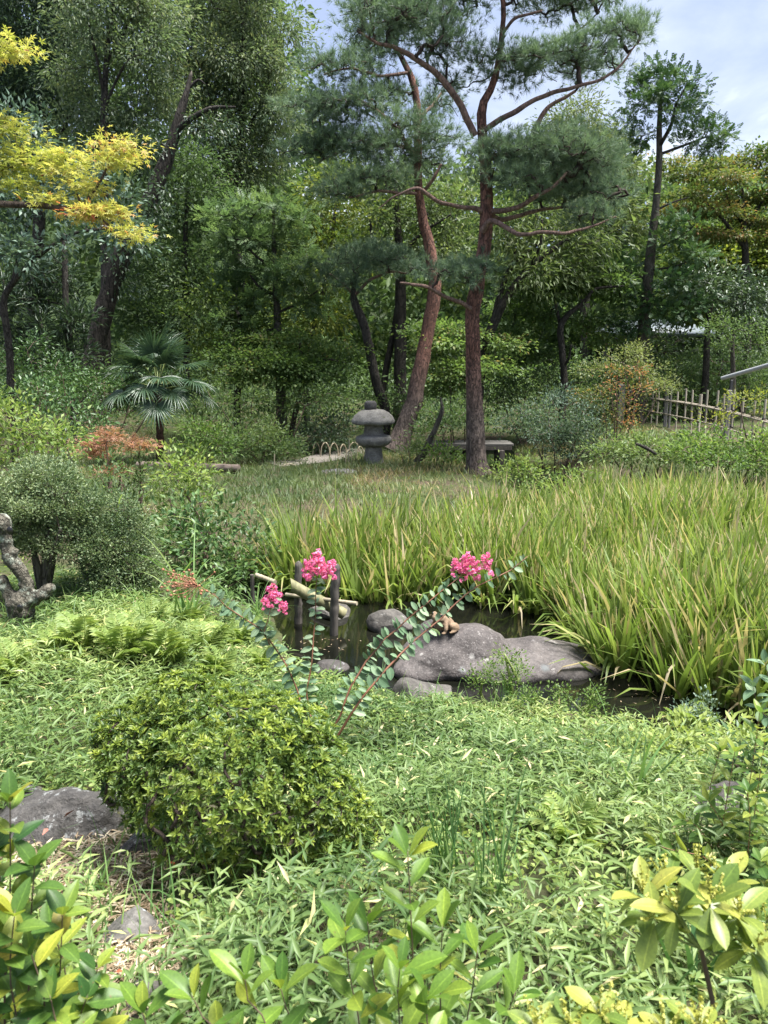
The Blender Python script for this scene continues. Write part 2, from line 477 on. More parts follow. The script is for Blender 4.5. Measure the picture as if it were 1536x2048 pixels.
def stone_mat(name, dark, light, scale=4, lichen=None, amount=.6, moss=None, moss_amt=.6, fleck=None, strength=.6, rough=.85, spots=(), wet=None):
    m, nt, b = mat_base(name); vec = obj_coord(nt)
    n1 = noise_node(nt, scale, 9, .68, vec, .3); n2 = noise_node(nt, scale * 9, 6, .7, vec)
    col = ramp(nt, ((.28, dark), (.7, light)), n1)
    f2 = ramp(nt, ((.35, (.55, .55, .55)), (.7, (1.35, 1.33, 1.3))), n2)
    mm = nt.nodes.new('ShaderNodeMix'); mm.data_type = 'RGBA'; mm.blend_type = 'MULTIPLY'; mm.inputs['Factor'].default_value = .8
    nt.links.new(col, mm.inputs['A']); nt.links.new(f2, mm.inputs['B']); col = mm.outputs['Result']
    if lichen:
        n3 = noise_node(nt, scale * 2.3, 8, .72, obj_coord(nt, (1.1, .9, 1.3)))
        col = mix_col(nt, ramp(nt, ((amount, (0, 0, 0)), (amount + .05, (1, 1, 1))), n3), col, lichen)
    if fleck:
        n4 = noise_node(nt, scale * 26, 3, .6, vec)
        col = mix_col(nt, ramp(nt, ((.60, (0, 0, 0)), (.68, (1, 1, 1))), n4), col, fleck)
    for (c, r, sc_) in spots:      # round pale lichen rosettes growing on the stone
        sub = nt.nodes.new('ShaderNodeVectorMath'); sub.operation = 'DISTANCE'; sub.inputs[1].default_value = c
        nt.links.new(vec, sub.inputs[0])
        nz = noise_node(nt, 42, 6, .75, vec)
        ad = nt.nodes.new('ShaderNodeMath'); ad.operation = 'MULTIPLY_ADD'; ad.inputs[1].default_value = r * 2.6; 
        nt.links.new(nz, ad.inputs[0]); nt.links.new(sub.outputs['Value'], ad.inputs[2])
        mr = nt.nodes.new('ShaderNodeMapRange'); mr.inputs['From Min'].default_value = r * 2.5; mr.inputs['From Max'].default_value = r * 1.7; mr.inputs['To Max'].default_value = .8
        nt.links.new(ad.outputs[0], mr.inputs['Value'])
        col = mix_col(nt, mr.outputs[0], col, sc_)
    if wet is not None:      # algae-dark band along the waterline
        sw = nt.nodes.new('ShaderNodeSeparateXYZ'); nt.links.new(vec, sw.inputs[0]); aw = nt.nodes.new('ShaderNodeMath'); aw.operation = 'MULTIPLY_ADD'; aw.inputs[1].default_value = .10; nt.links.new(n1, aw.inputs[0]); nt.links.new(sw.outputs['Z'], aw.inputs[2])
        mw = nt.nodes.new('ShaderNodeMapRange'); mw.inputs['From Min'].default_value = wet + .07; mw.inputs['From Max'].default_value = wet + .03; nt.links.new(aw.outputs[0], mw.inputs['Value'])
        col = mix_col(nt, mw.outputs[0], col, (.018, .020, .012))
    if moss:
        g = nt.nodes.new('ShaderNodeNewGeometry'); sx = nt.nodes.new('ShaderNodeSeparateXYZ'); nt.links.new(vec, sx.inputs[0])
        n5 = noise_node(nt, scale * 1.4, 7, .7, vec)
        col = mix_col(nt, ramp(nt, ((moss_amt, (0, 0, 0)), (moss_amt + .1, (1, 1, 1))), n5), col, moss)
    nt.links.new(col, b.inputs['Base Color']); b.inputs['Roughness'].default_value = rough; b.inputs['Specular IOR Level'].default_value = .3
    ad2 = nt.nodes.new('ShaderNodeMath'); ad2.operation = 'MULTIPLY_ADD'; ad2.inputs[1].default_value = .35
    nt.links.new(n2, ad2.inputs[0]); nt.links.new(n1, ad2.inputs[2])
    bump(nt, b, ad2.outputs[0], strength, .03)
    return m
def wood_mat(name, dark, light, stretch=(14, 14, 1.2), scale=3, strength=.5, rough=.8):
    m, nt, b = mat_base(name); vec = obj_coord(nt, stretch)
    n1 = noise_node(nt, scale, 7, .65, vec, .6)
    nt.links.new(ramp(nt, ((.3, dark), (.7, light)), n1), b.inputs['Base Color'])
    b.inputs['Roughness'].default_value = rough; b.inputs['Specular IOR Level'].default_value = .25
    bump(nt, b, n1, strength, .01); return m
def plain_mat(name, col, rough=.6, var=.25, scale=12, metal=0):
    m, nt, b = mat_base(name); n1 = noise_node(nt, scale, 5, .6, obj_coord(nt))
    nt.links.new(ramp(nt, ((.3, tuple(c * (1 - var) for c in col)), (.7, tuple(c * (1 + var) for c in col))), n1), b.inputs['Base Color'])
    b.inputs['Roughness'].default_value = rough; b.inputs['Metallic'].default_value = metal
    bump(nt, b, n1, .2, .005); return m

M = {}
# foliage colours (linear): low tint = older / duller, high tint = fresh
M['oak'] = leaf_mat('oak_leaf', ((0, (.050, .082, .044)), (.5, (.108, .152, .080)), (.85, (.165, .205, .108)), (1, (.21, .23, .115))))
M['oak_blue'] = leaf_mat('oak_blue_leaf', ((0, (.036, .066, .044)), (.5, (.072, .115, .070)), (1, (.13, .17, .095))))
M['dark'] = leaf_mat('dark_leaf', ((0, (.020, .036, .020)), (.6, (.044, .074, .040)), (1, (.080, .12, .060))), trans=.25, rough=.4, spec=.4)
M['bigblue'] = leaf_mat('blue_green_leaf', ((0, (.045, .080, .058)), (.6, (.10, .155, .11)), (1, (.17, .23, .165))), trans=.2, rough=.45)
M['mid'] = leaf_mat('mid_leaf', ((0, (.044, .080, .032)), (.5, (.092, .146, .054)), (1, (.165, .22, .078))))
M['bright'] = leaf_mat('bright_leaf', ((0, (.06, .115, .028)), (.5, (.13, .205, .052)), (1, (.27, .33, .09))), trans=.4)
M['glossy'] = leaf_mat('glossy_leaf', ((0, (.030, .064, .024)), (.6, (.064, .125, .040)), (1, (.14, .21, .065))), trans=.25, rough=.42, spec=.35)
M['olive'] = leaf_mat('olive_leaf', ((0, (.055, .085, .030)), (.5, (.110, .150, .056)), (1, (.20, .225, .090))))
M['yellowgreen'] = leaf_mat('yellow_green_leaf', ((0, (.050, .085, .018)), (.5, (.12, .165, .032)), (1, (.24, .25, .045))), trans=.45)
M['hinoki'] = leaf_mat('cypress_spray', ((0, (.042, .080, .036)), (.5, (.090, .148, .064)), (1, (.16, .22, .092))))
M['maple'] = leaf_mat('maple_leaf', ((0, (.055, .10, .030)), (.5, (.105, .170, .050)), (.85, (.18, .24, .075)), (1, (.24, .19, .08))), trans=.45)
M['maple_orange'] = leaf_mat('turning_maple_leaf', ((0, (.060, .10, .024)), (.4, (.13, .16, .045)), (.7, (.24, .17, .06)), (1, (.38, .15, .075))), trans=.4)
M['maple_yellow'] = leaf_mat('yellow_maple_leaf', ((0, (.22, .26, .045)), (.45, (.40, .40, .11)), (.75, (.47, .39, .12)), (.9, (.42, .15, .065)), (1, (.22, .04, .035))), trans=.45)
M['maple_red'] = leaf_mat('red_maple_leaf', ((0, (.13, .15, .055)), (.35, (.22, .15, .08)), (1, (.36, .16, .11))), trans=.4)
M['needle'] = leaf_mat('pine_needle', ((0, (.050, .086, .056)), (.5, (.104, .162, .102)), (1, (.175, .245, .15))), trans=.32, rough=.5, spec=.35)
M['conifer'] = leaf_mat('conifer_spray', ((0, (.020, .050, .020)), (.5, (.045, .092, .034)), (1, (.10, .16, .055))), trans=.25)
M['box'] = leaf_mat('box_leaf', ((0, (.036, .068, .032)), (.5, (.095, .145, .068)), (1, (.25, .30, .15))), trans=.3, rough=.4)
M['azalea'] = leaf_mat('azalea_leaf', ((0, (.028, .058, .018)), (.45, (.080, .135, .028)), (1, (.27, .33, .055))), trans=.35, rough=.4)
M['azalea_obj'] = leaf_mat('azalea_shoot_leaf', ((0, (.06, .11, .024)), (.5, (.13, .19, .036)), (1, (.28, .33, .055))), trans=.35, rough=.4, rand=True)
M['iris'] = leaf_mat('iris_blade', ((0, (.060, .065, .022)), (.25, (.075, .125, .028)), (.6, (.160, .228, .050)), (.82, (.240, .298, .080)), (.92, (.40, .33, .17)), (1, (.46, .38, .25))), trans=.42, rough=.42)
M['sasa'] = leaf_mat('dwarf_bamboo_leaf', ((0, (.065, .12, .036)), (.45, (.160, .230, .078)), (.75, (.275, .335, .120)), (.9, (.38, .40, .16)), (.95, (.48, .43, .22)), (1, (.55, .48, .30))), trans=.35, rough=.45)
M['grass'] = leaf_mat('lawn_grass', ((0, (.045, .072, .030)), (.5, (.085, .125, .046)), (.85, (.15, .17, .065)), (1, (.25, .19, .10))), trans=.35)
M['tallgrass'] = leaf_mat('tall_grass_blade', ((0, (.05, .12, .04)), (.6, (.13, .23, .07)), (1, (.26, .34, .10))), trans=.35)
M['fern'] = leaf_mat('fern_pinna', ((0, (.11, .17, .05)), (.5, (.22, .30, .085)), (1, (.36, .41, .12))), trans=.4)
M['palm'] = leaf_mat('palm_blade', ((0, (.028, .058, .032)), (.5, (.046, .085, .046)), (1, (.085, .13, .065))), trans=.25, rough=.35, spec=.45)
M['crape'] = leaf_mat('crape_myrtle_leaf', ((0, (.085, .155, .090)), (.5, (.155, .240, .150)), (1, (.25, .335, .225))), trans=.3, rough=.6, spec=.2, rand=True, vein=18)
M['cleyera'] = leaf_mat('cleyera_leaf', ((0, (.055, .125, .024)), (.5, (.12, .21, .034)), (.85, (.19, .28, .045)), (1, (.29, .33, .05))), trans=.38, rough=.42, spec=.35, rand=True, vein=14)
M['euonymus'] = leaf_mat('spindle_leaf', ((0, (.032, .085, .024)), (.4, (.080, .155, .032)), (.7, (.19, .265, .045)), (.95, (.30, .325, .05)), (1, (.34, .29, .06))), trans=.38, rough=.42, spec=.35, rand=True, vein=14)
M['whorl'] = leaf_mat('whorled_leaf', ((0, (.10, .165, .034)), (.5, (.19, .25, .055)), (1, (.34, .35, .08))), trans=.35, rough=.38, spec=.4, rand=True, vein=14)
M['side'] = leaf_mat('side_shrub_leaf', ((0, (.065, .135, .036)), (.5, (.13, .215, .05)), (1, (.27, .31, .065))), trans=.4, rough=.4, rand=True, vein=14)
M['petal'] = leaf_mat('pink_petal', ((0, (.50, .06, .20)), (.55, (.68, .16, .36)), (1, (.82, .40, .56))), trans=.35, rough=.6, spec=.1)
M['straw'] = leaf_mat('dry_bamboo_leaf', ((0, (.13, .085, .05)), (.5, (.30, .23, .15)), (1, (.56, .49, .37))), trans=.2, rough=.7)
M['seed'] = leaf_mat('seed_capsule', ((0, (.16, .07, .04)), (1, (.34, .14, .08))), trans=.05)
M['floral'] = leaf_mat('flower_spike', ((0, (.26, .28, .05)), (1, (.48, .46, .12))), trans=.3)
# bark, stone, wood
M['pine_bark'] = bark_mat('red_pine_bark', (.05, .040, .036), (.20, .155, .13), 6.5, .33, 1.0, top=((.075, .038, .029), (.25, .125, .092)), top_z=(1.1, 2.4))
M['pine_limb'] = bark_mat('pine_limb_bark', (.075, .050, .042), (.30, .195, .155), 9, .4, .6)
M['pine_twig'] = bark_mat('pine_twig_bark', (.025, .020, .018), (.075, .055, .045), 12, .5, .4)
M['dark_bark'] = bark_mat('dark_bark', (.018, .016, .014), (.075, .066, .055), 6, .3, .9)
M['grey_bark'] = bark_mat('grey_bark', (.035, .032, .026), (.13, .115, .09), 7, .3, .7, lichen=(.16, .18, .13), amount=.62)
M['brown_bark'] = bark_mat('brown_bark', (.03, .022, .018), (.12, .09, .07), 7, .3, .7)
M['lichen_bark'] = bark_mat('lichen_bark', (.04, .036, .028), (.17, .155, .12), 9, .8, .8, lichen=(.31, .34, .28), amount=.53)
M['palm_bark'] = bark_mat('palm_fibre', (.03, .019, .014), (.15, .085, .06), 14, 2.5, 1.0)
M['stem_red'] = plain_mat('red_brown_stem', (.20, .085, .05), .5)
M['stem_green'] = plain_mat('green_stem', (.16, .20, .06), .5)
M['stem_brown'] = plain_mat('brown_stem', (.10, .065, .045), .7)
M['lantern'] = stone_mat('lantern_granite', (.085, .080, .072), (.29, .275, .245), 7, lichen=(.27, .27, .23), amount=.60, moss=(.075, .085, .035), moss_amt=.60, fleck=(.03, .03, .028), strength=.9)
M['finial'] = stone_mat('finial_stone', (.035, .033, .032), (.10, .095, .09), 9, fleck=(.18, .17, .16), strength=.7)
M['rock_pale'] = stone_mat('pale_rock', (.042, .038, .035), (.135, .125, .112), 6, lichen=(.23, .22, .20), amount=.6, moss=(.055, .075, .02), moss_amt=.62)
M['rock_moss'] = stone_mat('weathered_rock', (.032, .030, .029), (.115, .108, .102), 5, lichen=(.24, .245, .24), amount=.56, moss=(.10, .10, .028), moss_amt=.62, fleck=(.03, .03, .03), strength=1.3)
M['rock_dark'] = stone_mat('dark_rock', (.03, .027, .026), (.10, .09, .085), 6, lichen=(.24, .24, .24), amount=.6, strength=.8)
M['rock_small'] = stone_mat('small_stone', (.075, .07, .066), (.20, .19, .18), 8, lichen=(.36, .39, .40), amount=.58, strength=.6)
M['plank'] = wood_mat('weathered_plank', (.055, .05, .046), (.16, .15, .138), (1.2, 12, 12))
M['log'] = wood_mat('old_log', (.06, .045, .036), (.19, .15, .125), (1.2, 14, 14))
M['post'] = wood_mat('weathered_post', (.028, .024, .021), (.13, .115, .10), (16, 16, 1.0), 3, .9)
M['bamboo_grey'] = wood_mat('aged_bamboo', (.20, .17, .13), (.45, .40, .32), (22, 22, 1.5), 3, .3, .6)
M['fence_post'] = wood_mat('fence_post_wood', (.10, .095, .085), (.27, .255, .235), (16, 16, 1.0), 3, .6)
M['bamboo_tube'] = wood_mat('mossy_bamboo', (.075, .080, .032), (.26, .235, .135), (4, 4, 1.2), 4, .2, .5)
M['bamboo_pale'] = wood_mat('pale_bamboo', (.20, .165, .11), (.40, .345, .25), (10, 10, 1), 4, .2, .5)
M['hoop'] = wood_mat('split_bamboo', (.27, .22, .14), (.47, .40, .28), (10, 10, 1), 4, .2, .5)
M['tie'] = plain_mat('black_rope', (.02, .018, .016), .9)
M['rail'] = plain_mat('grey_pipe', (.30, .31, .32), .45, .12, 8)
M['rail_dark'] = plain_mat('dark_metal', (.03, .03, .032), .6)
M['roof'] = plain_mat('pale_roof', (.13, .155, .175), .5, .15, 5)
M['wallm'] = plain_mat('pavilion_wall', (.10, .085, .07), .8)
M['frog'] = stone_mat('frog_clay', (.12, .08, .05), (.29, .205, .135), 18, fleck=(.12, .08, .05), strength=.4)
M['black'] = plain_mat('glossy_black', (.012, .011, .011), .25)
M['red_leaf'] = plain_mat('fallen_red_leaf', (.46, .085, .035), .6, .3, 60)
M['rust_leaf'] = plain_mat('fallen_brown_leaf', (.26, .10, .07), .6, .3, 60)
M['snag'] = bark_mat('snag_bark', (.014, .012, .010), (.085, .072, .06), 5, .25, 1.0)
M['driftwood'] = wood_mat('grey_driftwood', (.10, .09, .085), (.28, .26, .25), (12, 12, 2), 3, .8)
# ------------------------------------------------------------------ the setting: ground, water, path
def ground_sheet():
    xs = np.concatenate([np.linspace(-70, -9, 22), np.linspace(-8.6, 8.6, 130), np.linspace(9, 70, 22)])
    ys = np.concatenate([np.linspace(-12, 0.2, 10), np.linspace(0.5, 7, 85), np.linspace(7.12, 24, 95), np.linspace(24.8, 60, 24), np.linspace(64, 260, 10)])
    X, Y = np.meshgrid(xs, ys); Z = height(X, Y)
    V = np.stack([X, Y, Z], -1).reshape(-1, 3); nx = len(xs)
    i, j = np.meshgrid(np.arange(len(ys) - 1), np.arange(nx - 1), indexing='ij'); a = (i * nx + j).ravel()
    mb = MB(); mb.add(V, np.stack([a, a + 1, a + nx + 1, a + nx], -1))
    m, nt, b = mat_base('garden_soil'); vec = obj_coord(nt)
    n1 = noise_node(nt, 1.3, 6, .6, vec); n2 = noise_node(nt, 22, 6, .7, vec)
    soil = ramp(nt, ((.3, (.035, .028, .019)), (.7, (.115, .09, .062))), n2)
    green = ramp(nt, ((.3, (.03, .045, .015)), (.7, (.075, .095, .035))), n2)
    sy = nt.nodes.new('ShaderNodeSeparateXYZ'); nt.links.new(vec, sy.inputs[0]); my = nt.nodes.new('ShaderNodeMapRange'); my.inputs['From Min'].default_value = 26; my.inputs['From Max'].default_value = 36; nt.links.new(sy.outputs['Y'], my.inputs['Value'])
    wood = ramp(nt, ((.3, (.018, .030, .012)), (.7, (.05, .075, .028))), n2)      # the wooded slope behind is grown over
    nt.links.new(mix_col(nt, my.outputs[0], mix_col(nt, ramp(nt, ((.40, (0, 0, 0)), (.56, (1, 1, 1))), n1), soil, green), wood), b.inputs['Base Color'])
    b.inputs['Roughness'].default_value = .95; b.inputs['Specular IOR Level'].default_value = .1
    bump(nt, b, n2, .8, .03)
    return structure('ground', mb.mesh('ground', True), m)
ground_sheet()

def water_sheet():
    xs, ys = np.linspace(-4, 9.5, 60), np.linspace(3.4, 23, 80)
    X, Y = np.meshgrid(xs, ys)
    V = np.stack([X, Y, X * 0 + 0.0], -1).reshape(-1, 3); nx = len(xs)
    i, j = np.meshgrid(np.arange(len(ys) - 1), np.arange(nx - 1), indexing='ij'); a = (i * nx + j).ravel()
    F = np.stack([a, a + 1, a + nx + 1, a + nx], -1)
    c = V[F].mean(1); F = F[poly_sd(c[:, 0], c[:, 1], POND) > -0.45]
    mb = MB(); mb.add(V, F)
    m, nt, b = mat_base('pond_water'); vec = obj_coord(nt)
    n1 = noise_node(nt, 5, 3, .5, vec); n2 = noise_node(nt, 1.5, 5, .6, vec)
    nt.links.new(ramp(nt, ((.35, (.003, .0035, .0025)), (.75, (.010, .010, .007))), n2), b.inputs['Base Color'])
    b.inputs['Roughness'].default_value = .06; b.inputs['Specular IOR Level'].default_value = .5; b.inputs['IOR'].default_value = 1.33
    bump(nt, b, n1, .06, .02)
    return structure('water', mb.mesh('water', True), m)
water_sheet()

def path_strip():
    pts = [ground(u, v) for u, v in ((540, 930), (585, 926), (630, 921), (668, 912), (700, 905), (745, 899), (800, 896))]
    C = spline(np.array(pts), 40); T = norm(np.gradient(C, axis=0)); S = np.stack([T[:, 1], -T[:, 0], T[:, 0] * 0], -1)
    V = []
    for k in range(7):
        o = (k / 6 - .5) * (.95 + .12 * fbm(C * 2 + k, 2))
        P = C + S * o[:, None]; P[:, 2] = height(P[:, 0], P[:, 1]) + .03 - .02 * abs(k - 3) / 3
        V.append(P)
    V = np.stack(V, 1).reshape(-1, 3)
    F = [(i * 7 + k, i * 7 + k + 1, i * 7 + k + 8, i * 7 + k + 7) for i in range(39) for k in range(6)]
    mb = MB(); mb.add(V, np.array(F))
    return structure('path', mb.mesh('path', True), plain_mat('path_dirt', (.20, .175, .145), .95, .3, 9))
path_strip()

# ------------------------------------------------------------------ trees
def grow(nodes, A, jit=.12, k=5, rs=None, bias=.12):
    "join every point of A to the nearest branch grown so far; returns chains (m,k,3) and radii factors"
    rs = rs or np.random.default_rng(1)
    N0 = len(nodes); m = len(A)
    pts = np.zeros((N0 + m * (k - 1), 3)); pts[:N0] = nodes
    par = np.full(len(pts), -1); dep = np.zeros(len(pts)); cnt = np.zeros(len(pts))
    d0 = np.min(np.linalg.norm(A[:, None] - np.asarray(nodes)[None], axis=2), axis=1)
    order = np.argsort(d0); used = N0; ch = np.zeros((m, k), int)
    for q, ai in enumerate(order):
        a = A[ai]; d = np.linalg.norm(pts[:used] - a, axis=1) + bias * dep[:used]
        p = int(np.argmin(d)); s = pts[p]; L = np.linalg.norm(a - s)
        g = s - pts[par[p]] if par[p] >= 0 else (a - s) * np.array([1, 1, .3])
        c = s + g / (np.linalg.norm(g) + 1e-9) * L * .35
        t = (np.arange(1, k) / (k - 1))[:, None]
        Q = (1 - t) ** 2 * s + 2 * t * (1 - t) * c + t * t * a
        Q[:-1] += rs.normal(0, jit * L / k, (k - 2, 3))
        idx = np.arange(used, used + k - 1); pts[idx] = Q
        par[idx] = np.concatenate([[p], idx[:-1]]); dep[idx] = dep[p] + L * t[:, 0]
        cnt[idx[-1]] += 1; ch[q] = np.concatenate([[p], idx]); used += k - 1
    for i in range(used - 1, N0 - 1, -1): cnt[par[i]] += cnt[i]
    r = cnt[ch] ** .45; r[:, 0] = r[:, 1]
    D = norm(pts[ch[:, -1]] - pts[ch[:, -2]])
    return pts[ch], r, pts[ch[:, -1]], D

def pad_points(pads, Y, dens, rs, shell=.35, depth=.85, vj=0, under=False):
    out, nrm, top = [], [], []
    for p in pads:
        u, v, ru, rv = p[:4]; v += rs.uniform(-13, 13) * vj; rv *= 1 + 1.2 * vj; dY = p[4] if len(p) > 4 else rs.uniform(-.5, .5) * ru * mpp(v, Y)
        w = p[5] if len(p) > 5 else 1
        c = at(u, v, Y + dY); s = mpp(v, Y + dY); a, cc = ru * s, rv * s; b = a * depth
        n = max(4, int(1.25 * dens * w * (a * b + a * cc + b * cc)))
        d = norm(rs.normal(size=(n, 3))); r = (shell + (1 - shell) * rs.random(n)) ** .6
        if under: d[:, 2] = np.where(d[:, 2] < -.2, -d[:, 2] * .8, d[:, 2])
        q = d * r[:, None] * (1 + .25 * vnoise(d * 2.1 + u))[:, None]
        out.append(c + q * np.array([a, b, cc])); nrm.append(d)
        top.append(d[:, 2])
    return np.concatenate(out), np.concatenate(nrm), np.concatenate(top)

def needle_tuft(n, seed):
    rs = np.random.default_rng(seed); V = []; F = []
    for k in range(n):
        az = rs.uniform(0, 2 * math.pi); el = math.radians(rs.uniform(12, 68)); L = rs.uniform(.75, 1.1); b = rs.uniform(0, .45)
        d = np.array([math.cos(az) * math.sin(el), math.cos(el), math.sin(az) * math.sin(el)])
        s = norm(np.cross(d, rs.normal(size=3))) * .023
        o = np.array([0, b, 0]); V += [o - s, o + s, o + d * L]; F.append((3 * k, 3 * k + 1, 3 * k + 2))
    return np.array(V), np.array(F)
TUFT = needle_tuft(24, 5)
def spray(n, seed, w=.13):
    "flat feathery spray: leaflets along both sides of a twig"
    rs = np.random.default_rng(seed); V = []; F = []
    for k in range(n):
        t = (k // 2 + .5) / (n / 2); s = 1 if k % 2 else -1; L = .5 * (1 - t * .65) * rs.uniform(.8, 1.15)
        a = math.radians(rs.uniform(38, 60)) * s; d = np.array([math.sin(a), math.cos(a), rs.uniform(-.18, .1)]); p = np.array([d[1], -d[0], 0]) * w * .5
        o = np.array([0, t * .8, 0]); V += [o, o + d * L * .45 + p, o + d * L, o + d * L * .45 - p]; b = 4 * k; F += [(b, b + 1, b + 2), (b, b + 2, b + 3)]
    return np.array(V), np.array(F)
SPRAY = spray(9, 2); SPRAY_F = spray(8, 8, .2)

# style: template, leaf length, width factor, leaves per twig, spread (m), direction droop, upward normal, twig thickness
STY = {
    'pine':   dict(tpl=TUFT, L=.14, W=1, n=4, sig=(.15, .085), up=.9, flat=0, tw=.0125, jit=.34, shell=.25),
    'oak':    dict(tpl=LEAF2, L=.135, W=.36, n=92, sig=(.29, .22), up=-.35, flat=.5, tw=.012, jit=.12, shell=.3),
    'oaksmall': dict(tpl=LEAF2, L=.13, W=.44, n=78, sig=(.30, .24), up=-.2, flat=.5, tw=.010, jit=.14, shell=.3),
    'willowy': dict(tpl=LEAF2, L=.175, W=.25, n=76, sig=(.30, .26), up=-.45, flat=.3, tw=.011, jit=.12, shell=.3),
    'strap':  dict(tpl=LEAF2, L=.22, W=.13, n=34, sig=(.12, .10), up=.35, flat=.3, tw=.010, jit=.14, shell=.3),
    'big':    dict(tpl=LEAF4, L=.135, W=.46, n=26, sig=(.15, .11), up=.25, flat=.6, tw=.010, jit=.14, shell=.45),
    'maple':  dict(tpl=LEAF2, L=.095, W=.72, n=80, sig=(.27, .05), up=-.1, flat=1.6, tw=.007, jit=.16, shell=.2),
    'star':   dict(tpl=STAR, L=.047, W=1.0, n=26, sig=(.11, .028), up=-.1, flat=1.4, tw=.0035, jit=.14, shell=.15),
    'hinoki': dict(tpl=SPRAY, L=.30, W=1.0, n=8, sig=(.16, .05), up=.05, flat=1.6, tw=.008, jit=.2, shell=.2),
    'conifer': dict(tpl=SPRAY_F, L=.28, W=.8, n=11, sig=(.18, .10), up=.15, flat=.7, tw=.010, jit=.25, shell=.25),
    'shrub':  dict(tpl=LEAF4, L=.055, W=.44, n=22, sig=(.075, .06), up=.25, flat=.7, tw=.0035, jit=.14, shell=.5),
    'shrubfar': dict(tpl=LEAF2, L=.075, W=.45, n=34, sig=(.12, .09), up=.15, flat=.7, tw=.006, jit=.14, shell=.5),
    'box':    dict(tpl=LEAF2, L=.022, W=.55, n=44, sig=(.034, .030), up=.4, flat=.4, tw=.0022, jit=.16, shell=.62),
}

def crown_mesh(mb, tips, dirs, sty, rs, tint_c, size=1.0, tint_sd=.17):
    n = sty['n']; m = len(tips)
    P = np.repeat(tips, n, 0); sg = np.array([sty['sig'][0], sty['sig'][0], sty['sig'][1]]) * size
    off = rs.normal(size=(m * n, 3)) * sg
    D = norm(off / sg + np.repeat(dirs, n, 0) * 1.1 + rs.normal(size=(m * n, 3)) * .5 + np.array([0, 0, sty['up'] * 1.6]))
    N = norm(rs.normal(size=(m * n, 3)) + np.array([0, 0, .5 + 2.0 * sty['flat']]))
    S = sty['L'] * size * rs.uniform(.7, 1.25, m * n)
    W = sty['W']
    tint = np.clip(np.repeat(tint_c, n) + rs.normal(0, tint_sd, m * n), 0, 1)
    scatter(mb, sty['tpl'], P + off, D, N, np.stack([S * W, S, S], -1), tint)

